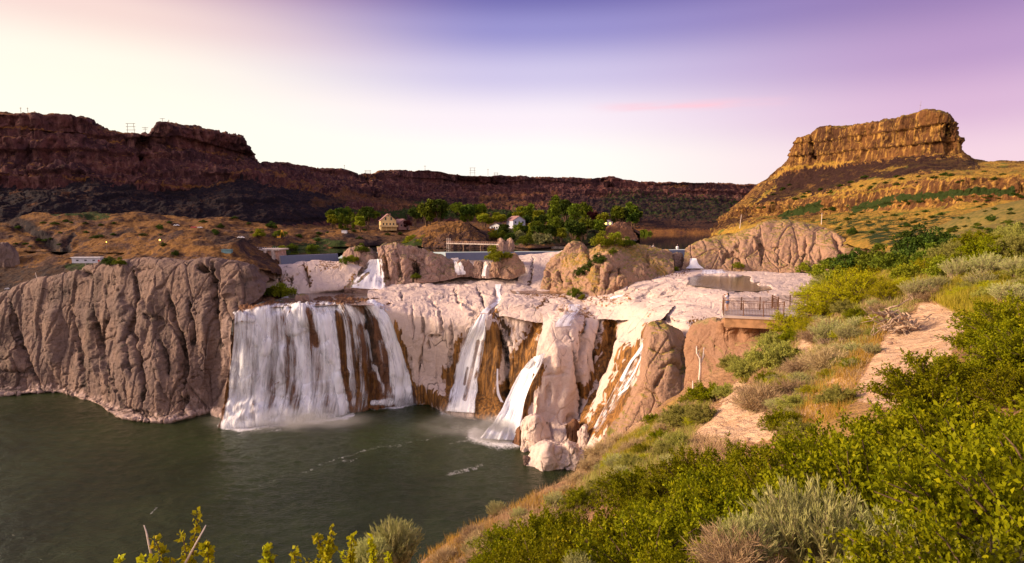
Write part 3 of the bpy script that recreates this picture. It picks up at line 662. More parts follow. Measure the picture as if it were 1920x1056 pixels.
# ------------------------------------------------------------------ wet rock behind the main falls
mf_rows = [
    [(405, 812, -118), (450, 815, -118), (520, 803, -118), (600, 795, -118), (660, 782, -118), (720, 772, -118), (800, 762, -118)],
    [(412, 798, -109), (450, 799, -109), (520, 790, -109), (600, 783, -109), (660, 772, -109), (720, 763, -109), (795, 752, -109)],
    [(425, 740, 301), (450, 740, 301), (520, 735, 306), (600, 730, 311), (660, 722, 318), (720, 716, 326), (800, 705, 339)],
    [(434, 670, 300), (460, 668, 301), (520, 665, 307), (600, 665, 312), (660, 660, 319), (715, 655, 325), (790, 650, 337)],
    [(438, 615, 299), (460, 608, 301), (520, 606, 308), (600, 604, 313), (660, 602, 320), (710, 602, 325), (775, 612, 336)],
    [(440, 592, 300), (452, 584, 303), (475, 579, 307), (520, 577, 313), (560, 575, 316), (620, 575, 319), (660, 572, 322), (690, 573, 325), (715, 578, 328), (755, 592, 334)],
    [(442, 589, 304), (455, 579, 310), (480, 574, 315), (520, 572, 321), (560, 570, 324), (620, 570, 326), (660, 568, 329), (690, 568, 331), (720, 574, 334), (758, 586, 340)],
    [(460, 574, 322), (500, 568, 332), (600, 565, 340), (700, 562, 344), (760, 572, 350)],
    [(480, 565, -48.5), (530, 560, -49), (600, 558, -49), (700, 556, -49), (770, 556, -48)],
    [(490, 540, -50), (530, 536, -51), (600, 535, -51), (700, 532, -51), (770, 532, -50)]]
G = loft(mf_rows, 420, 300)
G, at = shape(G, lambda Q: (ridged(Q, (6, 6, 70), 3, 3) - 1.1) * 1.5 + fbm(Q, (9, 9, 20), 4, 5) * 1.3 + np.clip(worley(Q, (12, 12, 16), 2)[2] - 0.4, 0, 1) * 2.2,
    [([(560, 600), (590, 640), (600, 660)], 10, 2.5), ([(684, 575), (690, 640), (700, 700)], 5, 3.5), ([(540, 640), (520, 720)], 10, -3), ([(640, 690), (650, 740)], 14, -2.5), ([(600, 560), (690, 561)], 6, -0.5)],
    {'stain': [([(635, 600), (650, 640), (665, 700), (690, 740)], 28, 0.8), ([(430, 680), (425, 760)], 10, 0.9), ([(735, 590), (770, 680), (790, 740)], 12, 0.7), ([(480, 571), (700, 567)], 4, 0.7)], 'dark': [([(690, 585), (695, 640), (705, 690)], 9, 0.8), ([(744, 600), (775, 700)], 6, 0.7)]}, seed=4)
terrain('main_falls_terrain', G, M['wet'], at)
GM = G

# ------------------------------------------------------------------ pale wall between the falls
pw_rows = [
    [(786, 766, -118), (800, 765, -118), (830, 784, -118), (880, 798, -118), (940, 808, -118), (985, 838, -118), (1010, 850, -118)],
    [(781, 754, -108), (800, 753, -108), (830, 770, -108), (880, 782, -108), (940, 795, -108), (980, 822, -108), (1010, 832, -108)],
    [(768, 706, 333), (800, 712, 331), (850, 722, 325), (900, 735, 318), (945, 745, 308), (990, 760, 292), (1015, 760, 290)],
    [(754, 655, 331), (790, 655, 328), (850, 655, 323), (905, 655, 320), (950, 660, 317), (1000, 675, 306), (1025, 690, 300)],
    [(740, 612, 328), (770, 618, 326), (850, 616, 320), (905, 612, 318), (950, 612, 322), (1000, 625, 316), (1035, 630, 312)],
    [(722, 584, 329), (750, 590, 328), (800, 594, 325), (850, 592, 324), (895, 584, 324), (940, 572, 330), (1000, 568, 330), (1040, 580, 325)],
    [(700, 572, 333), (740, 568, 338), (800, 568, 340), (850, 566, 342), (900, 566, 338), (940, 562, 340), (1000, 560, 342), (1050, 566, 338)],
    [(690, 559, 347), (740, 545, 362), (800, 541, 372), (850, 543, 374), (900, 548, 366), (940, 548, 364), (1000, 553, 356), (1060, 556, 352)],
    [(690, 545, 372), (730, 532, 392), (800, 525, 402), (850, 525, 404), (900, 528, 398), (940, 530, 392), (1000, 545, 372), (1060, 548, 366)],
    [(690, 540, 400), (740, 520, 425), (800, 515, 428), (850, 513, 430), (900, 515, 425), (960, 518, 415), (1010, 530, 405), (1060, 535, 400)]]
G = loft(pw_rows, 420, 320)
PWC = [([(905, 610), (880, 660), (860, 720), (850, 770)], 20, 3.0), ([(938, 620), (944, 660), (940, 720), (945, 780)], 7, 8.0), ([(1025, 572), (1000, 620), (975, 660), (955, 720), (945, 780)], 15, 4.0), ([(1015, 665), (985, 720), (955, 790)], 20, 6.0),
       ([(752, 548), (754, 562)], 2.5, 2.5), ([(852, 543), (858, 562), (870, 572)], 2.5, 3), ([(893, 540), (905, 560), (908, 575)], 3, 3), ([(870, 572), (890, 580), (925, 583)], 3, 2.5), ([(930, 540), (935, 560), (918, 588)], 6, 3.5), ([(880, 590), (905, 583)], 2.5, 2),
       ([(790, 585), (795, 640), (785, 700), (787, 735)], 2.5, 2.5), ([(822, 575), (828, 620), (830, 635)], 2.5, 2), ([(772, 570), (776, 640)], 2.5, 1.6), ([(845, 600), (846, 650), (838, 700)], 2.5, 1.8), ([(802, 634), (826, 632)], 3, 2.5), ([(804, 640), (804, 655)], 3, 2.0), ([(770, 560), (810, 562), (860, 560)], 2, 1.0), ([(808, 562), (818, 575)], 2, 2), ([(840, 528), (890, 532)], 2, 1.2), ([(700, 545), (760, 530)], 20, -0.5), ([(860, 575), (880, 566)], 7, -1.6)]
G, at = shape(G, d_pale(4, 1.0, 0.7), PWC,
    {'stain': [([(742, 610), (754, 650), (768, 705), (786, 750)], 7, 0.9), ([(780, 740), (820, 752), (850, 762)], 16, 1.0), ([(838, 705), (850, 740)], 12, 0.85), ([(862, 640), (838, 720)], 8, 0.7), ([(1024, 575), (1005, 618), (975, 660), (955, 700), (945, 770)], 15, 1.0), ([(1000, 655), (965, 690), (935, 770)], 20, 1.0), ([(925, 625), (915, 680), (905, 780)], 20, 1.0), ([(960, 780), (1000, 760)], 20, 1.0), ([(905, 592), (880, 640)], 6, 0.7), ([(960, 590), (968, 640)], 3, 0.4), ([(925, 585), (955, 620)], 6, 0.8)],
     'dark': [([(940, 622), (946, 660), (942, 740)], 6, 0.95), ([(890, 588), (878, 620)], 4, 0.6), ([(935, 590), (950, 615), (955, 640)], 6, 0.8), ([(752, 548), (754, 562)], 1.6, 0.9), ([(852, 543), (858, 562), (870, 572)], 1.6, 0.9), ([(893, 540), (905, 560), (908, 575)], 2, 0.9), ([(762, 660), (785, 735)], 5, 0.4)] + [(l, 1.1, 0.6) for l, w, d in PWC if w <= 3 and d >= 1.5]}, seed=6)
terrain('pale_wall_terrain', G, M['pale'], at)
GP = G

# ------------------------------------------------------------------ central buttress and the slabs right of it
cb_rows = [
    [(958, 842, -118), (1000, 862, -118), (1060, 870, -118), (1100, 858, -116), (1125, 845, -112)],
    [(962, 826, 276), (1000, 840, 270), (1050, 835, 268), (1095, 820, 268), (1120, 812, 262)],
    [(972, 780, 280), (1005, 782, 278), (1050, 785, 279), (1092, 775, 284), (1122, 762, 282)],
    [(1000, 700, 285), (1030, 695, 283), (1070, 695, 284), (1100, 690, 292), (1132, 670, 300)],
    [(1008, 645, 292), (1035, 632, 290), (1075, 632, 291), (1105, 625, 300), (1140, 620, 306)],
    [(1014, 612, 300), (1036, 600, 298), (1075, 602, 299), (1105, 596, 308), (1145, 592, 314)],
    [(1018, 596, 310), (1040, 584, 312), (1080, 578, 316), (1110, 578, 320), (1150, 580, 324)],
    [(1010, 575, 328), (1050, 566, 334), (1090, 564, 336), (1120, 565, 338), (1160, 568, 336)],
    [(1010, 560, 352), (1060, 556, 354), (1120, 555, 354), (1170, 558, 350)]]
G = loft(cb_rows, 230, 300)
CBC = [([(1098, 600), (1094, 650), (1088, 700), (1092, 740), (1088, 790)], 5, 8.0), ([(1072, 640), (1082, 690), (1084, 740)], 3.5, 3.0), ([(1062, 620), (1072, 640)], 3, 2), ([(1030, 720), (1028, 760)], 4, 2.0), ([(1020, 705), (1060, 700)], 3, 1.6), ([(1128, 596), (1122, 640), (1118, 690)], 4, 5.5), ([(1000, 790), (1010, 740)], 4, -2), ([(1040, 640), (1045, 700)], 14, -2.5), ([(1060, 790), (1085, 780)], 7, 4), ([(1030, 790), (1035, 830)], 4, 2.5)]
G, at = shape(G, d_pale(8, 1.2, 0.8), CBC,
    {'stain': [([(1012, 690), (985, 750), (975, 800), (968, 830)], 12, 1.0), ([(1050, 578), (1090, 582), (1110, 590)], 8, 0.55), ([(1140, 596), (1134, 650), (1118, 690), (1100, 740)], 8, 0.8), ([(1098, 596), (1085, 640)], 4, 0.6), ([(1065, 805), (1085, 800)], 9, 0.9)],
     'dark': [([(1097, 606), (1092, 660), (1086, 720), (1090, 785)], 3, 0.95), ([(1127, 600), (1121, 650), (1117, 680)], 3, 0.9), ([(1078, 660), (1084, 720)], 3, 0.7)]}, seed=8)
terrain('central_buttress_terrain', G, M['pale'], at)
rs_rows = [
    [(1075, 860, 262), (1105, 845, 252), (1150, 830, 228), (1200, 820, 205)],
    [(1082, 818, 272), (1108, 805, 262), (1150, 792, 236), (1195, 780, 212)],
    [(1095, 770, 282), (1125, 760, 270), (1160, 745, 248), (1200, 735, 218)],
    [(1108, 725, 291), (1135, 715, 280), (1170, 700, 258), (1205, 690, 224)],
    [(1120, 660, 303), (1148, 652, 295), (1180, 640, 272), (1212, 640, 230)],
    [(1130, 612, 312), (1158, 605, 306), (1190, 602, 282), (1218, 610, 236)],
    [(1136, 590, 320), (1165, 585, 315), (1200, 584, 292), (1240, 600, 244)],
    [(1130, 572, 334), (1165, 568, 330), (1210, 567, 306), (1260, 580, 256)],
    [(1130, 560, 352), (1165, 556, 350), (1220, 555, 330), (1280, 560, 285)]]
G = loft(rs_rows, 220, 300)
G, at = shape(G, d_pale(12, 1.0, 0.7), [([(1150, 605), (1140, 660), (1118, 720), (1100, 770)], 8, 5.0), ([(1215, 612), (1200, 650), (1175, 690), (1150, 740), (1115, 800)], 12, 6.0), ([(1170, 620), (1165, 700), (1140, 760)], 10, -2)],
    {'stain': [([(1148, 600), (1142, 650), (1122, 700), (1102, 760), (1090, 800)], 9, 1.0), ([(1190, 655), (1175, 690), (1150, 740), (1115, 805)], 17, 1.0), ([(1212, 615), (1195, 660), (1190, 700)], 10, 1.0), ([(1180, 740), (1150, 790)], 16, 1.0)],
     'dark': [([(1128, 598), (1120, 660)], 3, 0.9), ([(1205, 640), (1190, 690), (1175, 760)], 5, 0.55)]}, seed=12)
terrain('right_slab_terrain', G, M['pale'], at)

def smooth_mask(A, k=3):
    A = np.asarray(A, float)
    for _ in range(k):
        for ax in (0, 1):
            B = np.swapaxes(A, 0, ax); B = np.concatenate([B[:1], B, B[-1:]], 0); A = np.swapaxes((B[:-2] + 2 * B[1:-1] + B[2:]) / 4, 0, ax)
    return A
# ------------------------------------------------------------------ flat pale rock shelf above the falls
sh_rows = [
    [(935, 592, 322), (1020, 604, 312), (1100, 600, 310), (1180, 600, 290), (1250, 620, 236), (1330, 640, 200), (1420, 640, 190), (1650, 640, 185)],
    [(935, 580, 327), (1020, 582, 324), (1100, 580, 322), (1200, 584, 284), (1260, 604, 236), (1300, 618, 212), (1330, 622, 204), (1420, 622, 196), (1650, 622, 190)],
    [(932, 566, 338), (1060, 564, 338), (1200, 570, 294), (1300, 580, 246), (1420, 580, 240), (1650, 576, 240)],
    [(930, 548, 366), (1060, 550, 354), (1200, 548, 320), (1290, 542, 292), (1400, 546, 272), (1650, 546, 272)],
    [(935, 532, 405), (1060, 542, 378), (1200, 524, 352), (1290, 516, 348), (1420, 515, 350), (1650, 515, 350)],
    [(945, 518, 424), (1060, 528, 402), (1200, 504, 392), (1290, 502, 392), (1420, 504, 392), (1650, 502, 392)],
    [(950, 505, 440), (1060, 500, 430), (1200, 494, 415), (1290, 492, 412), (1420, 496, 408), (1650, 495, 408)]]
G = loft(sh_rows, 560, 230)
RP = [(1292, 521), (1314, 514), (1364, 514), (1408, 518), (1404, 526), (1440, 533), (1448, 541), (1420, 546), (1365, 545), (1345, 539), (1298, 532)]
BP = [(958, 541), (1000, 533), (1040, 536), (1072, 546), (1060, 550), (1030, 550), (985, 550), (962, 549)]
px_, py_ = proj(G)
def shd(Q):
    a = fbm(Q, (22, 22, 22), 3, 41) * 1.0 + fbm(Q, 5, 4, 3) * 0.16
    f1, f2, idv, fc = worley(Q + fbm(Q, 8, 2, 4)[..., None] * 2, (13, 9, 30), 5)
    rough = 0.4 + 1.2 * np.exp(-((py_ - 535) / 25) ** 2) * sstep(1300, 1200, px_) * sstep(1120, 1180, px_)
    return a + (idv - 0.5) * 1.1 * rough - np.exp(-((f2 - f1) / 0.06) ** 2) * 0.9 * rough
SHC = [([(1180, 560), (1240, 550), (1270, 536), (1310, 530)], 4, 2.2), ([(1240, 560), (1330, 572), (1420, 575)], 3, 0.6), ([(1290, 604), (1320, 602), (1345, 596)], 3, 2.0), ([(1230, 590), (1260, 600), (1290, 598)], 3, 1.6), ([(1100, 572), (1180, 565)], 3, 1.6), ([(1050, 560), (1120, 560), (1170, 552)], 3, 1.5), ([(1300, 550), (1380, 552)], 8, -1.0), ([(1405, 526), (1440, 536)], 3, -0.6)]
G, at = shape(G, shd, SHC, {'stain': [([(1050, 562), (1110, 562), (1180, 556)], 4, 0.6), ([(1220, 596), (1250, 604)], 4, 0.7), ([(960, 552), (1060, 555)], 4, 0.8), ([(1370, 546), (1440, 543)], 2.5, 0.7), ([(1210, 512), (1290, 508)], 5, 0.8), ([(1290, 602), (1325, 600)], 3, 0.9)], 'dark': [([(1185, 560), (1240, 550), (1270, 536), (1305, 531)], 2.0, 0.6)]}, seed=14)
q, w = proj(G)
bowl = smooth_mask(2.2 * in_poly(q, w, RP) + 2.0 * in_poly(q, w, BP))
G[..., 2] -= bowl
terrain('rock_shelf_terrain', G, M['pale'], at)
# ------------------------------------------------------------------ separate outcrops and boulders (things)
def outcrop(name, label, rows, nu, nv, mat, disp, carves=(), marks=None, seed=0, cat='rock outcrop', group=None):
    G = loft(rows, nu, nv)
    G, at = shape(G, disp, carves, marks, seed)
    o = terrain(name, G, mat, at, kind=None)
    return tag(o, label, cat, group)
# white wall under the left weir
outcrop('rock_wall', 'pale pinkish rock wall below the left weir with a dark arched hollow', [
    [(500, 556, -49), (540, 556, -49), (600, 553, -49), (650, 550, -49), (676, 545, -49)],
    [(498, 545, 372), (540, 549, 372), (600, 546, 374), (645, 542, 376), (668, 535, 380)],
    [(500, 522, 380), (540, 524, 380), (600, 522, 381), (645, 518, 383), (670, 515, 386)],
    [(506, 503, 390), (530, 499, 390), (600, 496, 392), (645, 495, 392), (678, 503, 392)],
    [(515, 497, 400), (530, 494, 402), (600, 492, 404), (645, 491, 404), (680, 498, 402)],
    [(520, 500, 416), (560, 493, 418), (645, 490, 420), (690, 496, 415)]], 260, 130, M['pale'], d_pale(21, 0.9, 0.6),
    [([(522, 525), (530, 540), (536, 550)], 4, 5), ([(540, 522), (546, 530)], 6, 4.5), ([(571, 498), (574, 520), (583, 535)], 4, 4.5), ([(515, 505), (518, 520)], 4, 4), ([(557, 515), (559, 517)], 4, 2)],
    {'stain': [([(600, 498), (640, 497)], 4, 0.8), ([(665, 520), (650, 543)], 5, 0.9), ([(572, 500), (582, 535)], 4, 0.8), ([(525, 520), (545, 525)], 8, 0.5)], 'dark': [([(523, 525), (535, 548)], 3, 0.9), ([(540, 520), (545, 528)], 5, 0.8), ([(572, 500), (582, 535)], 2.5, 0.7)]}, 21)
outcrop('rock_outcrop', 'brown rock knob with shrubs between the left weir and the white cascade', [
    [(638, 515, 396), (670, 520, 394), (700, 516, 394), (712, 505, 396)],
    [(640, 500, 398), (670, 502, 395), (695, 500, 396), (712, 490, 400)],
    [(642, 482, 402), (665, 480, 398), (690, 478, 400), (710, 478, 404)],
    [(646, 472, 406), (658, 465, 405), (680, 462, 405), (692, 464, 406), (706, 474, 408)],
    [(646, 476, 420), (660, 468, 420), (690, 468, 420), (706, 478, 420)], [(646, 500, 428), (680, 495, 428), (706, 500, 428)]], 110, 90, M['brown'], d_lump(22, 7, 1.0), [([(668, 480), (672, 505)], 4, 2.5)], {'dark': [([(690, 500), (705, 515)], 8, 0.7)]}, 22)
outcrop('rock_outcrop', 'tall rugged brown outcrop with a dark cave right of the white cascade', [
    [(712, 552, 380), (760, 536, 383), (800, 531, 387), (840, 525, 391), (868, 518, 394)],
    [(714, 535, 383), (760, 525, 386), (800, 521, 389), (840, 516, 392), (866, 510, 395)],
    [(713, 505, 388), (745, 500, 388), (775, 502, 391), (810, 503, 393), (845, 503, 396), (866, 504, 398)],
    [(708, 475, 394), (735, 470, 393), (770, 474, 396), (805, 482, 399), (840, 492, 402), (864, 500, 404)],
    [(706, 463, 398), (725, 459, 398), (742, 457, 399), (757, 460, 400), (775, 463, 401), (800, 470, 403), (825, 478, 405), (848, 490, 407), (862, 498, 408)],
    [(708, 468, 415), (742, 463, 415), (800, 476, 418), (860, 502, 418)], [(712, 500, 425), (800, 500, 425), (860, 510, 425)]], 260, 160, M['brown'], d_lump(23, 8, 1.3),
    [([(778, 492), (782, 508), (778, 522)], 8, 9), ([(742, 470), (750, 500), (755, 525)], 4, 4), ([(722, 475), (728, 530)], 3, 3), ([(770, 462), (800, 500)], 4, 2.5), ([(825, 490), (830, 515)], 4, 2.5), ([(760, 475), (757, 520)], 10, -2.5), ([(810, 500), (800, 480)], 10, -1.5)],
    {'dark': [([(779, 494), (783, 508), (778, 522)], 7, 1.0), ([(742, 470), (752, 515)], 2, 0.7)], 'stain': [([(718, 480), (724, 520)], 8, 0.5)]}, 23)
outcrop('rock_ledge', 'wet rocky ledge under the white cascade', [[(640, 554, -49.5), (735, 558, -49.5)], [(646, 543, 372), (690, 542, 374), (732, 546, 374)], [(660, 520, 386), (695, 515, 388), (728, 520, 390)], [(676, 502, 398), (700, 498, 400), (726, 502, 400)], [(684, 488, 408), (700, 487, 410), (724, 487, 410)], [(684, 484, 428), (724, 484, 428)]], 110, 90, M['brown'], d_lump(27, 6, 1.0), (), None, 27)
def dome(label, x0, x1, yb, yt, Y, mat, seed, dep=9, skew=0.0, lump=4.5, amp=0.6, name='boulder', cat='boulder', group=None, nu=70):
    """a rounded boulder: px span, foot and top rows, forward distance"""
    w = x1 - x0; m = (x0 + x1) / 2 + skew * w; h = yb - yt
    rows = [[(x0 - 0.02 * w, yb + h * 0.18, Y), (m, yb + h * 0.25, Y - dep * 0.2), (x1 + 0.02 * w, yb + h * 0.18, Y)],
            [(x0, yb - h * 0.1, Y), (m, yb, Y - dep * 0.25), (x1, yb - h * 0.1, Y)],
            [(x0 + 0.02 * w, yb - h * 0.45, Y + dep * 0.15), (m, yb - h * 0.5, Y - dep * 0.2), (x1 - 0.02 * w, yb - h * 0.45, Y + dep * 0.15)],
            [(x0 + 0.10 * w, yt + h * 0.28, Y + dep * 0.3), (x0 + 0.3 * w, yt + h * 0.12, Y + dep * 0.1), (m, yt + h * 0.09, Y + dep * 0.05), (x1 - 0.3 * w, yt + h * 0.12, Y + dep * 0.1), (x1 - 0.1 * w, yt + h * 0.28, Y + dep * 0.3)],
            [(x0 + 0.12 * w, yt + h * 0.25, Y + dep * 0.5), (x0 + 0.3 * w, yt + h * 0.06, Y + dep * 0.4), (m, yt, Y + dep * 0.35), (x1 - 0.3 * w, yt + h * 0.06, Y + dep * 0.4), (x1 - 0.12 * w, yt + h * 0.25, Y + dep * 0.5)],
            [(x0 + 0.1 * w, yt + h * 0.5, Y + dep * 0.85), (m, yt + h * 0.3, Y + dep * 0.9), (x1 - 0.1 * w, yt + h * 0.5, Y + dep * 0.85)],
            [(x0 + 0.1 * w, yb, Y + dep), (m, yb, Y + dep * 1.1), (x1 - 0.1 * w, yb, Y + dep)]]
    return outcrop(name, label, rows, nu, int(nu * 0.9), mat, d_lump(seed, lump, amp * 1.9), seed=seed, cat=cat, group=group)
dome('rounded russet boulder beside the thin veil fall above the pale slab', 852, 888, 513, 486, 397, M['brown'], 31, 8)
dome('dark fluted rock between two thin trickles left of the bushy knob', 885, 912, 516, 491, 396, M['brown'], 32, 8)
dome('pale block at the left foot of the bushy tan knob', 904, 930, 516, 490, 392, M['pale'], 33, 8)
dome('squat tan boulder in the middle of the knob with the lime bush', 918, 944, 514, 488, 389, M['russet'], 34, 8)
outcrop('rock_outcrop', 'tan knob with a pointed top below the lime bush', [
    [(930, 520, 388), (955, 524, 385), (985, 512, 388)], [(934, 508, 389), (955, 514, 386), (984, 500, 390)], [(938, 494, 392), (958, 496, 390), (980, 492, 393)],
    [(940, 484, 396), (955, 476, 395), (966, 475, 396), (976, 488, 398)], [(942, 488, 408), (962, 480, 408), (975, 490, 408)], [(942, 508, 414), (975, 508, 414)]], 100, 80, M['russet'], d_lump(35, 5, 0.8), [([(950, 505), (962, 515)], 3, 1.5)], None, 35)
outcrop('rock_slab', 'smooth pale slab sloping down between the right weir and the central island', [
    [(965, 540, 388), (990, 548, 380), (1020, 548, 376), (1050, 545, 374)], [(968, 532, 392), (990, 535, 388), (1020, 535, 384), (1045, 530, 384)], [(975, 508, 402), (1000, 508, 400), (1025, 500, 402), (1050, 495, 404)],
    [(962, 492, 412), (990, 488, 412), (1020, 486, 414), (1050, 480, 416)], [(962, 482, 430), (990, 478, 432), (1020, 476, 432), (1060, 470, 430)], [(962, 480, 445), (1020, 476, 448), (1060, 474, 448)]], 150, 110, M['pale'], d_pale(36, 0.5, 0.5),
    [([(1000, 480), (998, 505), (990, 540)], 3, 2.0), ([(975, 490), (985, 510)], 3, 1.5)], {'stain': [([(998, 510), (990, 540)], 2.5, 0.7)], 'dark': [([(1000, 482), (998, 505), (990, 540)], 1.5, 0.8)]}, 36)
# central island
outcrop('rock_island', 'rugged tan rock island with bushes and dry grass in the middle of the shelf', [
    [(1012, 545, 372), (1050, 555, 360), (1090, 566, 340), (1130, 571, 332), (1180, 562, 335), (1230, 545, 345), (1266, 528, 352)],
    [(1014, 535, 375), (1050, 542, 364), (1090, 552, 344), (1130, 557, 335), (1180, 548, 338), (1230, 530, 348), (1264, 517, 355)],
    [(1018, 518, 380), (1050, 520, 370), (1090, 525, 352), (1130, 520, 342), (1160, 515, 344), (1200, 510, 350), (1240, 502, 358), (1263, 498, 362)],
    [(1022, 503, 386), (1050, 498, 380), (1080, 495, 368), (1120, 490, 352), (1140, 482, 350), (1165, 490, 354), (1205, 490, 362), (1240, 482, 368), (1262, 486, 372)],
    [(1030, 492, 392), (1052, 478, 386), (1080, 470, 384), (1110, 478, 370), (1130, 473, 362), (1150, 473, 362), (1180, 474, 370), (1220, 472, 376), (1245, 474, 380), (1260, 480, 384)],
    [(1034, 488, 396), (1060, 466, 392), (1076, 452, 392), (1088, 453, 393), (1096, 463, 392), (1110, 467, 388), (1125, 455, 386), (1150, 448, 386), (1170, 450, 388), (1190, 458, 390), (1215, 464, 392), (1245, 470, 394), (1258, 478, 396)],
    [(1036, 492, 412), (1080, 462, 412), (1110, 472, 412), (1160, 458, 414), (1215, 470, 414), (1256, 482, 412)], [(1036, 510, 422), (1100, 500, 426), (1200, 490, 426), (1256, 495, 424)]], 340, 230, M['russet'], d_lump(37, 9, 1.5),
    [([(1025, 505), (1034, 525), (1030, 545)], 4, 3), ([(1046, 505), (1055, 535)], 4, 3.5), ([(1064, 515), (1075, 545)], 4, 3.0), ([(1105, 500), (1090, 520), (1070, 512)], 8, 2.5), ([(1120, 490), (1124, 520), (1115, 545)], 5, 4.5), ([(1148, 500), (1140, 530), (1135, 550)], 4, 3.5), ([(1160, 495), (1165, 530), (1160, 548)], 4, 3.5), ([(1140, 490), (1135, 520)], 8, -3.5), ([(1155, 505), (1150, 545)], 6, -2.5), ([(1190, 500), (1210, 520)], 12, -2), ([(1212, 470), (1218, 505)], 5, 3.0), ([(1100, 462), (1105, 490)], 6, 2.5), ([(1035, 520), (1040, 540)], 8, -2)],
    {'dark': [([(1121, 492), (1124, 520)], 2, 0.6), ([(1161, 497), (1165, 530)], 2, 0.6), ([(1025, 520), (1030, 545)], 3, 0.6), ([(1047, 508), (1055, 535)], 2, 0.6)], 'turf': [([(1062, 492), (1095, 484)], 11, 1.0), ([(1108, 505), (1116, 540)], 8, 0.9), ([(1188, 478), (1215, 486), (1245, 510)], 9, 0.9), ([(1165, 468), (1210, 464)], 8, 0.9), ([(1110, 470), (1150, 460), (1190, 462)], 7, 1.0)]}, 37)
dome('reddish round lump at the right end of the central island', 1193, 1246, 498, 462, 398, M['brown'], 41, 12)
dome('pinkish round boulder under the far right weir', 1216, 1244, 498, 474, 384, M['brown'], 42, 9)
dome('russet block in front of the far right weir, left of the widest one', 1243, 1260, 496, 474, 390, M['brown'], 43, 8)
dome('widest russet block in front of the far right weir', 1257, 1283, 497, 473, 392, M['brown'], 44, 9)
dome('pale rounded boulder resting against the right foot of the central island', 1156, 1178, 534, 518, 326, M['russet'], 45, 7)
dome('small brown rock in the shallow water above the main falls', 553, 580, 563, 551, 335, M['brown'], 46, 8, amp=0.4)
# big bluff right of the shelf
outcrop('rock_outcrop', 'massive tan and pink bluff with vertical joints behind the calm rock pool', [
    [(1278, 505, 378), (1330, 508, 378), (1400, 510, 372), (1500, 512, 362), (1580, 505, 352), (1640, 498, 340), (1710, 490, 322)],
    [(1281, 496, 380), (1330, 500, 380), (1400, 502, 374), (1500, 502, 365), (1580, 494, 354), (1640, 488, 342), (1706, 482, 325)],
    [(1283, 482, 386), (1330, 480, 385), (1400, 478, 380), (1500, 475, 372), (1575, 474, 358), (1620, 474, 350), (1700, 474, 330)],
    [(1284, 472, 392), (1330, 464, 390), (1400, 448, 388), (1450, 440, 385), (1500, 442, 380), (1560, 450, 370), (1600, 464, 358), (1640, 462, 350), (1695, 466, 334)],
    [(1286, 465, 396), (1300, 456, 397), (1340, 448, 398), (1385, 442, 398), (1415, 428, 398), (1440, 416, 398), (1470, 412, 396), (1500, 415, 394), (1530, 424, 388), (1560, 432, 380), (1577, 444, 374), (1600, 454, 366), (1640, 452, 356), (1690, 460, 340)],
    [(1290, 463, 412), (1345, 445, 415), (1390, 436, 418), (1440, 416, 418), (1500, 418, 414), (1560, 438, 400), (1600, 455, 390), (1690, 462, 355)], [(1300, 478, 430), (1440, 450, 440), (1560, 455, 420), (1690, 480, 370)]], 440, 180, M['russet'], d_tan(38, 0.75, 0.55),
    [([(1352, 500), (1360, 480), (1375, 476), (1388, 488), (1392, 500)], 3.5, 4), ([(1425, 450), (1430, 500)], 3, 3.0), ([(1460, 450), (1460, 502)], 2.5, 2.5), ([(1482, 455), (1482, 502)], 2.5, 3.0), ([(1512, 445), (1510, 475), (1500, 502)], 3.0, 4.0), ([(1538, 465), (1540, 500)], 3, 3.5), ([(1560, 440), (1575, 470), (1580, 495)], 5, 4), ([(1452, 462), (1453, 468)], 3, 4), ([(1600, 470), (1605, 490)], 4, 3), ([(1380, 455), (1390, 475)], 7, 2.5), ([(1410, 440), (1420, 470)], 7, -2)],
    {'dark': [([(1512, 447), (1510, 475), (1501, 500)], 1.5, 0.8), ([(1460, 455), (1460, 500)], 1.2, 0.7), ([(1482, 470), (1482, 500)], 1.4, 0.7), ([(1540, 470), (1540, 498)], 1.5, 0.8), ([(1425, 455), (1430, 500)], 1.2, 0.6), ([(1590, 465), (1600, 490)], 9, 0.35)]}, 38)
# brown pillar below the viewing platform, beside the chute
outcrop('rock_pillar', 'rounded brown rock pillar standing right of the mossy chute', [
    [(1095, 872, 180), (1165, 868, 178), (1240, 840, 178), (1330, 800, 184)],
    [(1130, 820, 190), (1180, 812, 184), (1240, 790, 184), (1318, 750, 190)],
    [(1168, 765, 196), (1200, 758, 189), (1245, 740, 188), (1306, 712, 195)],
    [(1192, 705, 202), (1215, 695, 194), (1255, 690, 192), (1296, 670, 202)],
    [(1202, 655, 206), (1220, 645, 199), (1255, 645, 198), (1290, 650, 208)],
    [(1207, 625, 210), (1222, 615, 205), (1245, 612, 204), (1270, 622, 208), (1286, 640, 214)],
    [(1211, 617, 214), (1222, 608, 211), (1240, 606, 211), (1258, 614, 213), (1274, 626, 217), (1283, 636, 220)],
    [(1214, 624, 226), (1240, 614, 228), (1280, 640, 230)], [(1214, 680, 232), (1240, 670, 234), (1280, 680, 234)]], 190, 230, M['russet'], d_lump(39, 12, 1.3),
    [([(1235, 690), (1262, 680), (1290, 700)], 5, 1.8), ([(1225, 730), (1250, 690)], 4, 1.5), ([(1215, 650), (1240, 660), (1275, 650)], 4, 1.5), ([(1284, 650), (1288, 700)], 5, 2.5)], {'dark': [([(1284, 640), (1290, 700), (1300, 740)], 4, 0.5)]}, 39)
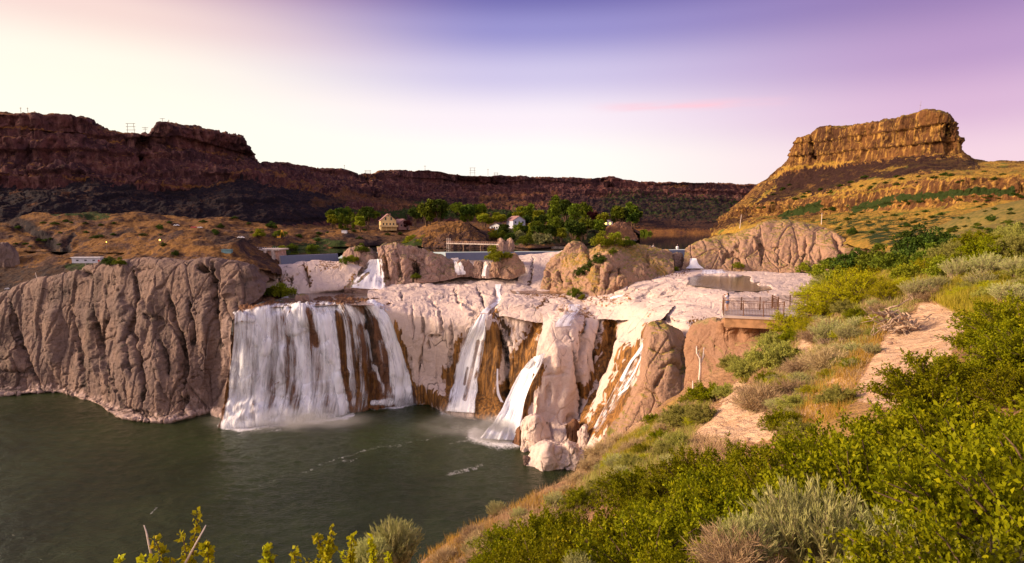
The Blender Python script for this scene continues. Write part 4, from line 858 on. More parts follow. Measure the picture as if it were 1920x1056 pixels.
# boulders at the waterline
dome('pale round-shouldered boulder jammed below the central buttress', 976, 1032, 835, 775, 262, M['pale'], 51, 14, lump=9, amp=0.7)
dome('dark wet boulder wedged in the cleft below the buttress', 1062, 1090, 820, 788, 268, M['wet'], 52, 8)
dome('small pale block right of the wedged wet boulder', 1082, 1106, 846, 798, 258, M['pale'], 53, 8, skew=0.15)
dome('large angular pale boulder at the water edge, lowest of the fallen rocks', 988, 1080, 886, 824, 246, M['pale'], 54, 20, skew=-0.05, lump=13, amp=1.1, nu=110)
dome('grey broken rock behind the large waterline boulder', 1045, 1094, 872, 832, 244, M['pale'], 55, 12, lump=5, amp=0.9)
dome('tiny brown rocks off the left tip of the waterline boulder', 980, 994, 872, 856, 247, M['tan'], 56, 4, lump=2.0, amp=0.5)
dome('ochre wet block under the right fall, beside the pale buttress', 958, 990, 858, 800, 270, M['wet'], 57, 9, lump=9, amp=0.7)

dome('grey slanting boulder at the far left edge of the hillside', -40, 38, 505, 455, 440, M['tan'], 58, 16)
# ------------------------------------------------------------------ water sheets
def water_sheet(name, x0, x1, y0, y1, z, nx, ny, mat, foam=(), wave=0.0):
    X, Y = np.meshgrid(np.linspace(x0, x1, nx), np.linspace(y0, y1, ny))
    G = np.stack([X, Y, np.full(X.shape, z)], -1)
    at = {'foam': np.zeros(X.shape)}
    px, py = proj(G)
    wob = fbm(G, 9, 3, 2) * 5
    for line, w, k in foam:
        d, t = poly_dist(px + wob, py + wob * 0.4, line)
        at['foam'] = np.maximum(at['foam'], k * sstep(w, w * 0.15, d))
    if wave:
        G[..., 2] += (fbm(G, (7, 4, 9), 4, 5) * 0.8 + fbm(G, (2.2, 1.4, 9), 2, 8) * 0.25) * wave
    me = np_mesh(name, G, grid_faces(ny, nx), True, at)
    o = link(name, me, mat); o['kind'] = 'structure'; return o
FOAM = [([(415, 797), (450, 804), (490, 798), (540, 792)], 13, 0.95), ([(540, 792), (600, 789), (640, 784), (660, 778)], 9, 0.9), ([(700, 766), (740, 764), (775, 756)], 7, 0.85), ([(830, 775), (860, 778), (895, 776)], 8, 0.8),
        ([(890, 815), (930, 826), (970, 826)], 26, 0.95), ([(850, 800), (900, 812)], 22, 0.4), ([(560, 800), (450, 815)], 12, 0.4), ([(838, 890), (870, 884), (905, 874)], 9, 0.5), ([(840, 832), (880, 828), (935, 824)], 4, 0.45), ([(600, 872), (680, 845), (720, 838)], 5, 0.42), ([(470, 918), (530, 895), (590, 880)], 4, 0.40), ([(280, 964), (298, 946)], 5, 0.55), ([(730, 838), (830, 818)], 6, 0.4), ([(640, 868), (672, 858)], 4, 0.45)]
water_sheet('pool_water', -520, 260, 60, 420, POOL, 620, 380, M['pool'], FOAM, 0.35)
# reservoir behind the weirs
DAM = [(500, 479), (530, 478), (660, 473), (720, 473), (860, 472.5), (970, 471.5), (1060, 471), (1200, 468.5), (1300, 467.5), (1400, 466)]
pts = [tuple(P(a, b, LAKE)) for a, b in DAM]
pts += [(900, 560, LAKE), (900, 1600, LAKE), (-420, 1600, LAKE), (-420, 470, LAKE)]
me = bpy.data.meshes.new('reservoir_water'); me.from_pydata([(p[0], p[1], LAKE) for p in pts], [], [tuple(range(len(pts)))]); me.update()
o = link('reservoir_water', me, M['lake']); o['kind'] = 'structure'
def pool_poly(name, poly, z, mat, nx=140, ny=70, foam=()):
    W = np.array([P(a, b, z) for a, b in poly])
    x0, y0 = W[:, 0].min(), W[:, 1].min(); x1, y1 = W[:, 0].max(), W[:, 1].max()
    X, Y = np.meshgrid(np.linspace(x0, x1, nx), np.linspace(y0, y1, ny)); G = np.stack([X, Y, np.full(X.shape, z)], -1)
    px, py = proj(G); wob = fbm(G, 5, 3, 2) * 4; ins = in_poly(px, py, poly)
    at = {'foam': np.zeros(X.shape)}
    for line, w, k in foam:
        d, t = poly_dist(px + wob, py + wob * 0.4, line); at['foam'] = np.maximum(at['foam'], k * sstep(w, w * 0.15, d))
    f = grid_faces(ny, nx); f = f[ins.ravel()[f].all(1)]
    o = link(name, np_mesh(name, G, f, True, at), mat); o['kind'] = 'structure'; return o
pool_poly('upper_pool_water', [(478, 572), (490, 566), (525, 560), (545, 551), (560, 545), (640, 541), (720, 541), (728, 548), (700, 556), (690, 562), (704, 573), (640, 572), (560, 575), (500, 577)], -47.6, M['upool'], 300, 200,
          [([(690, 545), (720, 542)], 8, 0.9), ([(520, 563), (560, 570), (620, 568), (700, 567)], 3, 0.5), ([(480, 572), (510, 562), (540, 556)], 3, 0.6), ([(590, 548), (640, 546)], 2, 0.6), ([(640, 547), (720, 549)], 2, 0.5), ([(500, 570), (690, 570)], 3, 0.35)])
pool_poly('rock_pool_water', [(1286, 534), (1296, 518), (1316, 512), (1368, 513), (1412, 517), (1410, 525), (1444, 532), (1450, 542), (1420, 547), (1365, 546), (1345, 541), (1300, 536)], -33.7, M['clearpool'], 260, 160)
pool_poly('rapids_water', [(954, 541), (1000, 531), (1040, 534), (1076, 546), (1062, 551), (1030, 551), (985, 551), (960, 550)], -45.35, M['brownpool'], 200, 120, [([(960, 540), (975, 552)], 4, 0.7), ([(1000, 552), (1060, 556)], 3, 0.5), ([(960, 548), (1040, 540)], 9, 0.33)])
# bed of the river between the outcrops and the weirs
X, Y = np.meshgrid(np.linspace(-215, 230, 220), np.linspace(398, 474, 60))
G = np.stack([X, Y, np.interp(Y, [398, 474], [-36, -31])], -1)
G[..., 2] += fbm(G, 9, 4, 3) * 0.8
me = np_mesh('riverbed_ground', G, grid_faces(60, 220)); o = link('riverbed_ground', me, M['pale']); o['kind'] = 'structure'
# ------------------------------------------------------------------ the near slope
HP = [P(*a) for a in [(800, 990, 18), (1000, 915, 28), (1090, 880, 38), (1150, 822, 42), (1215, 785, 48), (1290, 722, 50), (1380, 705, 46), (1510, 602, 46),
      (1350, 805, 22.5), (1320, 800, 25), (1390, 735, 26.5), (1420, 720, 28), (1480, 692, 26), (1510, 640, 33), (1600, 702, 19), (1700, 602, 24), (1780, 577, 26), (1650, 722, 15), (1560, 552, 36), (1700, 505, 40), (1900, 482, 28), (1620, 640, 24), (1560, 620, 29),
      (1450, 780, 19), (1520, 740, 20), (940, 960, 21), (870, 1000, 16), (1230, 800, 36), (1180, 835, 33), (1060, 930, 24), (930, 1045, 12.5),
      (1650, 520, 140), (1650, 490, 230), (1700, 478, 160), (1700, 470, 210), (1800, 462, 120), (1850, 465, 80), (1950, 455, 120), (1900, 470, 60), (1570, 548, 100), (1540, 560, 60), (1430, 650, 50), (1340, 690, 52), (1310, 735, 52)]]
HP += [np.array(a, float) for a in [(0, 0, -1.75), (0.8, 2, -2.1), (1.7, 3.4, -2.75), (3, 9, -5.7), (1.7, 12, -7.9), (0, 12, -8.5), (-2.1, 8, -6.6), (-2.4, 4, -4.4), (-1, 0, -2.0), (10.7, 12, -2.4), (3, 2.5, -2.0), (6, 5, -2.3), (6, 10, -4.0), (9, 17, -5.3),
      (-4, 18, -13), (-9, 14, -15), (-12, 4, -12), (-25, 20, -32), (-40, 45, -66), (-6, 40, -31), (-14, 80, -70), (-20, 120, -102), (-30, 170, -122), (5, 60, -40), (13, 100, -64), (20, 150, -96), (27, 200, -116), (25, 100, -52), (38, 150, -78), (47, 185, -98), (22, 62, -26), (34, 80, -36), (42, 100, -50), (60, 150, -70), (70, 200, -75),
      (40, 60, -18), (52, 70, -12), (60, 100, -22), (75, 110, -14), (100, 150, -28), (95, 130, -13), (130, 200, -40), (150, 220, -14), (160, 300, -36), (220, 330, -16), (250, 380, -25),
      (-60, 0, -60), (-110, 50, -120), (-90, -50, -60), (0, -12, -1.2), (20, -12, 0.2), (-20, -20, -10), (30, 10, -1.0), (45, 35, -2.0), (70, 40, -2.0), (70, 70, -3.0), (110, 90, -4), (45, 60, -6.0), (150, 0, 4), (150, 120, -3), (260, 100, 6), (260, 250, -4), (300, 380, -8), (-120, 150, -126), (-60, 240, -124), (40, 260, -122), (90, 260, -82), (-160, -60, -110)]]
HP = np.array(HP)
def tps(C, Q, lam=0.02):
    s = 30.0
    def U(r2): return 0.5 * r2 * np.log(np.maximum(r2, 1e-12))
    A = C[:, :2] / s; n = len(A)
    K = U(((A[:, None] - A[None]) ** 2).sum(-1)) + np.eye(n) * lam
    Pm = np.column_stack([np.ones(n), A])
    L = np.block([[K, Pm], [Pm.T, np.zeros((3, 3))]])
    sol = np.linalg.solve(L, np.concatenate([C[:, 2], np.zeros(3)]))
    B = Q / s
    out = np.zeros(len(B))
    for k in range(0, len(B), 20000):
        b = B[k:k + 20000]
        out[k:k + 20000] = U(((b[:, None] - A[None]) ** 2).sum(-1)) @ sol[:n] + sol[n] + b @ sol[n + 1:]
    return out
hx = np.sinh(np.linspace(-3.4, 4.2, 520)) * 9.0; hx = hx[(hx > -170) & (hx < 310)]
hy = np.sinh(np.linspace(-2.0, 4.3, 460)) * 10.5 ; hy = hy[(hy > -45) & (hy < 390)] 
X, Y = np.meshgrid(hx, hy)
Z = tps(HP, np.stack([X.ravel(), Y.ravel()], -1)).reshape(X.shape)
G = np.stack([X, Y, Z], -1)
rr = np.hypot(X, Y)
G[..., 2] += fbm(G, 9, 4, 51) * 0.5 * sstep(4, 40, rr) + fbm(G, 2.2, 4, 52) * 0.16 + np.maximum(0, ridged(G * np.array([1, 1, 0]), (1.6, 5, 9), 3, 3) - 1.1) * -0.16
q, wv = proj(G)
front = Y > 3
SAND = [[(1300, 815), (1330, 775), (1372, 728), (1400, 718), (1412, 745), (1440, 790), (1470, 820), (1380, 830)], [(1595, 745), (1620, 690), (1650, 640), (1690, 600), (1725, 568), (1815, 560), (1815, 610), (1780, 660), (1730, 715), (1670, 770)], [(1470, 800), (1520, 745), (1580, 700), (1600, 720), (1540, 780), (1500, 810)], [(1478, 705), (1500, 640), (1525, 600), (1545, 620), (1520, 660), (1500, 690)]]
sand = np.zeros(q.shape); wobx = fbm(G, 3, 3, 8) * 12
for s_ in SAND: sand = np.maximum(sand, in_poly(q + wobx, wv + wobx * 0.6, s_) & front)
sand = np.maximum(sand, 0.45 * (in_poly(q, wv, [(1130, 850), (1215, 770), (1290, 790), (1250, 850)]) & front))
terrain('near_slope_terrain', G, M['soil'], {'sand': sand, 'veg': sstep(45, 75, rr) * 0.9})
HILL = ['near_slope_terrain']
# brown bluff that carries the viewing platform
bl_rows = [
    [(1272, 800, 53), (1340, 770, 48), (1420, 720, 44), (1500, 680, 42)],
    [(1280, 745, 54.5), (1340, 722, 50), (1420, 690, 46.5), (1490, 655, 45)],
    [(1284, 690, 56), (1320, 680, 53.5), (1360, 665, 51.5), (1430, 645, 49.5), (1500, 632, 47.5)],
    [(1286, 650, 57), (1310, 636, 55), (1350, 630, 53), (1430, 622, 51), (1510, 612, 49.5)],
    [(1290, 628, 58.5), (1305, 612, 57.5), (1330, 602, 56), (1356, 603, 52), (1430, 608, 50.8), (1520, 606, 50)],
    [(1296, 622, 62), (1310, 606, 61), (1335, 600, 60), (1360, 602, 56), (1430, 606, 54), (1530, 606, 53)],
    [(1300, 640, 68), (1360, 620, 66), (1440, 610, 62), (1540, 606, 60)]]
def bluffd(Q): return (d_lump(61, 3.2, 0.35)(Q)) + fbm(Q, 6, 3, 3) * 0.25
outcrop('rock_bluff', 'brown dirt and rock bluff carrying the viewing platform', bl_rows, 210, 170, M['russet_near'], bluffd, [([(1300, 640), (1330, 680), (1335, 720)], 4, 0.4)], None, 61)
# ------------------------------------------------------------------ falling water
def smooth2(A, k):
    for _ in range(k):
        for ax in (0, 1):
            B = np.swapaxes(A, 0, ax); B = np.concatenate([B[:1], B, B[-1:]], 0)
            A = np.swapaxes((B[:-2] + 2 * B[1:-1] + B[2:]) / 4, 0, ax)
    return A
def fall_grid(G, lift, amp, seed, mat, name, parent, strokes, base=0.0, org=(0, 0, 0)):
    """G rows run bottom to top"""
    G = smooth2(G, 6)
    n = grid_normals(G)
    if np.mean(np.sum(n * -G, -1)) < 0: n = -n
    du = np.linalg.norm(np.diff(G, axis=1), axis=-1).mean(0); u = np.concatenate([[0], np.cumsum(du)])
    dv = np.linalg.norm(np.diff(G, axis=0), axis=-1).mean(1); v = np.concatenate([[0], np.cumsum(dv)])
    U, V = np.meshgrid(u, v)
    q = np.stack([U, V * 0.05, np.full(U.shape, seed * 3.3)], -1)
    G2 = G + n * (lift + amp * np.clip(fbm(q, 3.5, 2, seed) + 0.3, -0.4, 1.6))[..., None]
    px, py = proj(G); wob = fbm(q, 3.0, 3, seed + 2) * 4
    d = np.full(px.shape, base)
    for line, w, k in strokes:
        if w == 'poly': m = in_poly(px + wob, py, line) * 1.0; d = np.where(m > 0, k, d); continue
        dd, t = poly_dist(px + wob, py, line); m = sstep(w, w * 0.4, dd); d = d * (1 - m) + k * m
    if base == 0.0 and len(strokes): d = d * np.clip((v[-1] - V) / 10.0, 0, 1)
    me = np_mesh(name, G2 - np.array(org), grid_faces(*G.shape[:2]), True, {'dens': smooth2(d, 9)}, np.stack([U, V], -1).reshape(-1, 2))
    return link(name, me, mat, parent)
wf = empty('waterfall', tuple(GM[60, 200]), 0, 'widest white waterfall, a curtain breaking over wet brown rock into the pool', 'waterfall')
nvM = GM.shape[0]
zc = GM[:, 200, 2]; v0 = int(np.argmax(zc > POOL - 1)); v1 = int(np.argmax(GM[:, 200, 1] > GM[v0:, 200, 1].min() + 34)) or nvM - 30
sub = GM[v0:v1]
ST = [([(440, 585), (520, 570), (630, 568), (632, 600), (640, 700), (652, 785), (415, 805), (430, 740), (436, 650)], 'poly', 0.66), ([(632, 568), (700, 568), (690, 760), (660, 785)], 'poly', 0.30),
      ([(525, 600), (518, 640), (512, 690), (508, 760)], 11, 0.50), ([(545, 640), (545, 700), (552, 760)], 15, 0.46), ([(578, 584), (586, 620), (594, 646)], 10, 0.24), ([(590, 660), (606, 720), (612, 770)], 10, 0.5), ([(470, 640), (474, 700), (472, 770)], 9, 0.55), ([(560, 592), (552, 618)], 5, 0.9), ([(500, 640), (490, 700), (486, 790)], 8, 1.0), ([(556, 620), (572, 690), (580, 785)], 8, 0.95), ([(612, 600), (625, 680), (648, 785)], 13, 0.95), ([(600, 590), (610, 650)], 6, 0.9),
      ([(640, 578), (660, 584), (676, 600)], 12, 0.55), ([(648, 590), (655, 680), (662, 760)], 6, 0.55), ([(668, 600), (678, 690), (685, 760)], 5, 0.48), ([(684, 620), (696, 665), (714, 720), (722, 760)], 3.2, 0.8), ([(700, 572), (722, 600), (740, 660), (750, 752)], 17, 0.95), ([(718, 580), (744, 630), (760, 700), (770, 752)], 8, 1.0), ([(712, 640), (722, 700), (730, 758)], 7, 0.45), ([(700, 755), (765, 752)], 8, 0.8), ([(420, 800), (520, 790), (600, 786), (655, 780)], 9, 0.85)]
OW = tuple(GM[60, 200])
fall_grid(sub, 0.35, 0.3, 1.0, M['fall'], 'water_sheet', wf, ST, 0.0, OW)
ST2 = [(l, w, k if w == 'poly' else k * 0.9) for l, w, k in ST]; ST2[0] = (ST[0][0], 'poly', 0.5); ST2[1] = (ST[1][0], 'poly', 0.12)
fall_grid(sub, 1.1, 0.5, 5.0, M['fall2'], 'water_strands', wf, ST2, 0.0, OW)
def ribbon(label, L, Rr, surf, lift=1.5, mat='fallsmall', n=90, m=28, dens=0.8, amp=0.5, seed=1.0, edge=0.25, strokes=(), layers=1, name='waterfall', cat='waterfall', mid=0.0):
    def res(pl):
        pl = np.array(pl, float); s = np.concatenate([[0], np.cumsum(np.hypot(*np.diff(pl, axis=0).T))]); q = np.linspace(0, s[-1], n)
        return np.stack([pchip(s, pl[:, 0], q), pchip(s, pl[:, 1], q)], -1)
    A, B = res(L), res(Rr); t = np.linspace(0, 1, m)
    PX = A[:, None] * (1 - t[None, :, None]) + B[:, None] * t[None, :, None]
    Yv = np.zeros((n, m)); last = 300.0
    for i in range(n):
        for j in range(0, m):
            h = hit(PX[i, j, 0], PX[i, j, 1], surf)
            if h is not None: last = h.y
            Yv[i, j] = last
    lo = np.minimum(Yv, np.median(Yv, axis=1, keepdims=True) + 4)
    Yv = smooth2(lo, 10) - lift
    G = np.array([[P(PX[i, j, 0], PX[i, j, 1], Yv[i, j]) for j in range(m)] for i in range(n)])[::-1]
    c = G[n // 2, m // 2]
    root = empty(name, tuple(c), 0, label, cat)
    tt = np.abs(t - 0.5) * 2
    for k in range(layers):
        o = fall_grid(G, 0, amp, seed + k * 3, M[mat if k == 0 else 'fall2'], 'water_sheet' if k == 0 else 'water_strands', root, [], 0.0, c)
        wv_ = fbm(np.stack([np.tile(t * 4, (n, 1)), np.tile(np.linspace(0, 5, n)[:, None], (1, m)), np.zeros((n, m))], -1), 1.0, 3, seed)
        d = dens - (1 - edge) * sstep(0.55, 1.05, tt[None, :] + wv_ * 0.35) * dens - mid * np.exp(-(tt[None, :] / 0.4) ** 2)
        px, py = PX[::-1, :, 0], PX[::-1, :, 1]
        for line, w, kk in strokes:
            dd, _ = poly_dist(px, py, line); mm = sstep(w, w * 0.4, dd); d = d * (1 - mm) + kk * mm
        if k: d = d - 0.15
        o.data.attributes['dens'].data.foreach_set('value', np.ascontiguousarray(d, np.float32).ravel())
    return root
PW = ['pale_wall_terrain', 'central_buttress_terrain', 'rock_shelf_terrain']
ribbon('middle waterfall fanning out beside a brown wet rib', [(898, 588), (884, 608), (862, 650), (848, 710), (832, 772)], [(916, 588), (914, 625), (908, 655), (900, 710), (893, 776)], PW, 1.6, 'fall', 130, 44, 0.86, 0.7, 2.0, 0.1, [([(897, 640), (886, 690), (872, 750)], 5, 0.35), ([(878, 690), (872, 720)], 4, 0.3), ([(906, 640), (900, 700)], 4, 0.4)], 2)
ribbon('thick foaming waterfall spilling diagonally from a slot into mist', [(996, 672), (972, 702), (950, 745), (930, 785), (898, 822)], [(1023, 660), (1016, 685), (998, 722), (984, 765), (975, 828)], PW, 2.5, 'fall', 120, 50, 1.2, 1.0, 3.0, 0.5, (), 2)
ribbon('narrow stream winding down over the pale slab to the middle waterfall', [(926, 532), (930, 548), (932, 558), (920, 570), (905, 580), (896, 590)], [(942, 532), (938, 548), (941, 560), (934, 572), (920, 582), (914, 592)], PW, 0.8, 'fallsmall', 60, 14, 0.95, 0.2, 4.0, 0.3, name='stream', cat='stream')
ribbon('white cascade fanning down beside the tall brown outcrop', [(692, 486), (684, 500), (668, 516), (652, 540)], [(716, 485), (719, 500), (722, 520), (725, 545)], ['rock_ledge', 'rock_outcrop', 'rock_wall', 'main_falls_terrain', 'rock_shelf_terrain', 'pale_wall_terrain'], 1.5, 'fallsmall', 80, 40, 0.78, 0.6, 5.0, 0.4, [([(690, 512), (672, 528)], 4, 0.3)])
ribbon('thin veil fall between two brown rocks above the pale slab', [(842, 483), (850, 496), (852, 517)], [(860, 483), (870, 498), (876, 515)], ['rock_outcrop', 'boulder', 'pale_wall_terrain'], 1.0, 'fallsmall', 50, 18, 0.62, 0.3, 6.0, 0.3)
ribbon('tiny white trickle by the bushy knob', [(908, 498), (905, 508), (901, 518)], [(915, 496), (912, 508), (912, 519)], ['boulder', 'rock_outcrop', 'pale_wall_terrain', 'rock_shelf_terrain'], 1.0, 'fallsmall', 30, 8, 0.95, 0.1, 7.0, 0.5)
ribbon('small fan of white water spilling over the brow of the pale buttress', [(1064, 570), (1062, 582), (1042, 600), (1034, 615)], [(1090, 570), (1086, 584), (1078, 600), (1072, 612)], ['central_buttress_terrain', 'rock_shelf_terrain'], 0.5, 'fallsmall', 50, 26, 0.62, 0.2, 8.0, 0.25)
ribbon('long braided stream running down the mossy chute beside the brown pillar', [(1216, 604), (1206, 625), (1200, 648), (1178, 680), (1160, 712), (1140, 750), (1108, 808)], [(1230, 604), (1218, 625), (1212, 650), (1206, 690), (1186, 720), (1160, 760), (1120, 812)], ['right_slab_terrain', 'central_buttress_terrain'], 0.7, 'fallsmall', 120, 26, 0.40, 0.3, 9.0, 0.3, [([(1222, 606), (1206, 648), (1180, 682), (1165, 712)], 4, 0.85), ([(1210, 655), (1195, 690), (1172, 725)], 2.5, 0.75), ([(1204, 690), (1180, 725), (1160, 740)], 2.2, 0.75), ([(1158, 715), (1112, 806)], 2, 0.55)], name='stream', cat='stream')
ribbon('little white fall at the far right end of the weirs', [(1293, 484), (1292, 494), (1284, 504)], [(1306, 484), (1310, 494), (1322, 504)], ['rock_outcrop', 'rock_shelf_terrain'], 1.5, 'fallsmall', 40, 26, 1.0, 0.4, 10.0, 0.5)
ribbon('low white step of water feeding the calm rock pool', [(1314, 506), (1313, 510), (1312, 515)], [(1361, 505), (1362, 510), (1364, 514)], ['rock_shelf_terrain'], 1.2, 'fallsmall', 16, 40, 0.75, 0.3, 11.0, 0.4)
ribbon('thin white thread falling in the dark slot', [(931, 690), (930, 715), (930, 735), (938, 755)], [(935, 690), (935, 715), (937, 735), (946, 757)], PW, 1.0, 'fallsmall', 40, 8, 0.9, 0.2, 12.0, 0.5)
ribbon('short white riffle across the pale shelf', [(1142, 557), (1150, 555), (1170, 551)], [(1142, 562), (1152, 560), (1172, 556)], ['rock_shelf_terrain'], 0.4, 'fallsmall', 24, 8, 0.7, 0.1, 13.0, 0.4, name='stream', cat='stream')
# mist hanging where the falls meet the pool
def mist_mat(name, dens, sc):
    m, t = new_mat(name)
    g = t.n('ShaderNodeTexCoord').outputs['Object']
    r = t.n('ShaderNodeVectorMath', {0: g}, operation='LENGTH').outputs['Value']
    fall = t.rng(r, 0.15, 0.98, 1.0, 0.0)
    nz = t.rng(t.noise(g, sc, 3), 0.3, 0.7)
    d = t.math('MULTIPLY', t.math('MULTIPLY', t.math('POWER', fall, 1.5), nz), dens)
    t.out(None, t.n('ShaderNodeVolumePrincipled', {'Color': (0.95, 0.92, 0.95), 'Density': d, 'Anisotropy': 0.2}).outputs[0]); return m
def mist(label, px, py, Y, r, mat):
    import bmesh
    bm = bmesh.new(); bmesh.ops.create_icosphere(bm, subdivisions=3, radius=1.0)
    me = bpy.data.meshes.new('mist'); bm.to_mesh(me); bm.free()
    o = link('mist', me, mat); o.location = P(px, py, Y); o.scale = r
    return tag(o, label, 'mist', None, 'stuff')
mist('white mist at the foot of the thick diagonal waterfall', 925, 812, 279, (22, 14, 13), mist_mat('thick_mist', 0.28, 1.8))
mist('faint mist drifting over the pool between the falls', 850, 805, 288, (32, 18, 12), mist_mat('thin_mist', 0.05, 1.6))
mist('pale spray along the foot of the widest waterfall', 550, 792, 296, (58, 18, 11), mist_mat('spray_mist', 0.17, 3.0))
mist('light spray at the foot of the right lobe of the widest waterfall', 740, 752, 330, (20, 10, 9), mist_mat('lobe_mist', 0.25, 2.0))
mist('light spray at the foot of the middle waterfall', 864, 772, 310, (18, 10, 9), mist_mat('middle_mist', 0.25, 2.0))
# ------------------------------------------------------------------ plants
def unit(v): return v / np.maximum(np.linalg.norm(v, axis=-1, keepdims=True), 1e-9)
def leaf_mesh(name, c, d, L, W, tint, rg, mat, fold=0.25):
    n = len(c); d = unit(d)
    r = unit(rg.normal(size=(n, 3))); s = unit(np.cross(d, r)); up = np.cross(s, d)
    L = np.broadcast_to(L, (n,))[:, None]; W = np.broadcast_to(W, (n,))[:, None]
    v = np.stack([c, c + d * L * 0.5 + s * W * 0.5 + up * W * fold, c + d * L, c + d * L * 0.5 - s * W * 0.5 + up * W * fold], 1)
    f = np.arange(n * 4).reshape(n, 4)
    me = np_mesh(name, v.reshape(-1, 3), f, False, {'tint': np.repeat(np.clip(tint, 0, 1), 4)})
    me.materials.append(mat); return me
def tubes_mesh(name, paths, r0, r1, mat, n=3):
    """paths (k, m, 3) -> thin tapering stems"""
    paths = np.asarray(paths); k, m = paths.shape[:2]
    t = unit(np.gradient(paths, axis=1)); a = np.where(np.abs(t[..., 2:3]) < 0.9, np.array([0, 0, 1.0]), np.array([1.0, 0, 0]))
    u = unit(np.cross(t, a)); w = np.cross(t, u)
    rad = np.linspace(1, 0, m)[None, :, None] * np.reshape(np.broadcast_to(r0 - r1, (k,)), (k, 1, 1)) + np.reshape(np.broadcast_to(r1, (k,)), (k, 1, 1))
    rings = np.stack([paths + (u * math.cos(2 * math.pi * i / n) + w * math.sin(2 * math.pi * i / n)) * rad for i in range(n)], 2)
    idx = np.arange(k * m * n).reshape(k, m, n)
    f = np.stack([idx[:, :-1], np.roll(idx, -1, 2)[:, :-1], np.roll(idx, -1, 2)[:, 1:], idx[:, 1:]], -1).reshape(-1, 4)
    me = np_mesh(name, rings.reshape(-1, 3), f, True); me.materials.append(mat); return me
def shoots(rg, n, R_, H, spread=1.0, base=0.12, low=0.15, bow=0.25):
    az = rg.uniform(0, 2 * math.pi, n); th = np.arccos(rg.uniform(low, 1, n)) * spread
    l = rg.uniform(0.72, 1.08, n)
    end = np.stack([np.cos(az) * np.sin(th) * R_ * l, np.sin(az) * np.sin(th) * R_ * l, (np.cos(th) * H * l)], -1)
    b = np.stack([rg.normal(0, base, n), rg.normal(0, base, n), np.zeros(n)], -1)
    t = np.linspace(0, 1, 6)[None, :, None]
    mid = (b + end)[:, None] * 0.5 + np.array([0, 0, 1.0]) * bow * H * rg.uniform(0.2, 1, n)[:, None, None] + rg.normal(0, 0.06, (n, 1, 3))
    return (1 - t) ** 2 * b[:, None] + 2 * t * (1 - t) * mid + t ** 2 * end[:, None]
def along(paths, i, t):
    m = paths.shape[1] - 1; x = np.clip(t * m, 0, m - 1e-6); k = x.astype(int); f = (x - k)[:, None]
    return paths[i, k] * (1 - f) + paths[i, k + 1] * f, unit(paths[i, k + 1] - paths[i, k])
def leafy_shrub(name, seed, nsh, ntw, nlf, L, W, mat, R_=1.0, H=1.0, tmin=0.3, tw=0.26, stemmat='bark', up=0.4, low=0.1, spread=1.0, r0=0.016):
    rg = np.random.default_rng(seed)
    p = shoots(rg, nsh, R_, H, spread, low=low)
    i = rg.integers(0, nsh, ntw); t = rg.uniform(tmin, 1, ntw) ** 0.8
    b, d = along(p, i, t)
    td = unit(d * 0.7 + rg.normal(0, 0.6, (ntw, 3)) + np.array([0, 0, up])); tl = tw * rg.uniform(0.5, 1.1, ntw) * (1.15 - 0.5 * t)
    j = np.repeat(np.arange(ntw), nlf); s = rg.uniform(0.1, 1, len(j))
    c = b[j] + td[j] * (tl[j] * s)[:, None] + rg.normal(0, L * 0.25, (len(j), 3))
    ld = td[j] * 0.8 + rg.normal(0, 0.55, (len(j), 3))
    tint = np.clip(rg.uniform(0, 1, ntw)[j] * 0.55 + rg.uniform(0, 1, len(j)) * 0.45, 0, 1)
    me = leaf_mesh('foliage', c, ld, L * rg.uniform(0.7, 1.25, len(j)), W * rg.uniform(0.7, 1.2, len(j)), tint, rg, mat)
    tm = np.stack([b, b + td * tl[:, None] * 0.55, b + td * tl[:, None]], 1)[:: max(1, ntw // 260)]
    st = tubes_mesh('stems', p, r0, r0 * 0.25, M[stemmat])
    return me, st
def sage_shrub(name, seed, nsh, per, L, W, mat, R_=1.0, H=1.0, spread=0.8, low=0.35, stemmat='twig', tmin=0.35, splay=0.35, r0=0.012):
    rg = np.random.default_rng(seed)
    p = shoots(rg, nsh, R_, H, spread, base=0.16, low=low, bow=0.1)
    i = np.repeat(np.arange(nsh), per); t = rg.uniform(tmin, 1.0, len(i))
    c, d = along(p, i, t)
    ld = d + rg.normal(0, splay, (len(i), 3)) + np.array([0, 0, 0.25])
    tint = np.clip(rg.uniform(0, 1, nsh)[i] * 0.6 + rg.uniform(0, 1, len(i)) * 0.4, 0, 1)
    me = leaf_mesh('foliage', c, ld, L * rg.uniform(0.6, 1.3, len(i)), W, tint, rg, mat)
    return me, tubes_mesh('stems', p, r0, r0 * 0.3, M[stemmat])
def twig_brush(name, seed, nsh, per, mat, R_=1.0, H=0.8, L=0.3, W=0.012, spread=1.0, low=0.1):
    return sage_shrub(name, seed, nsh, per, L, W, mat, R_, H, spread, low, 'twig', 0.2, 0.8, 0.012)
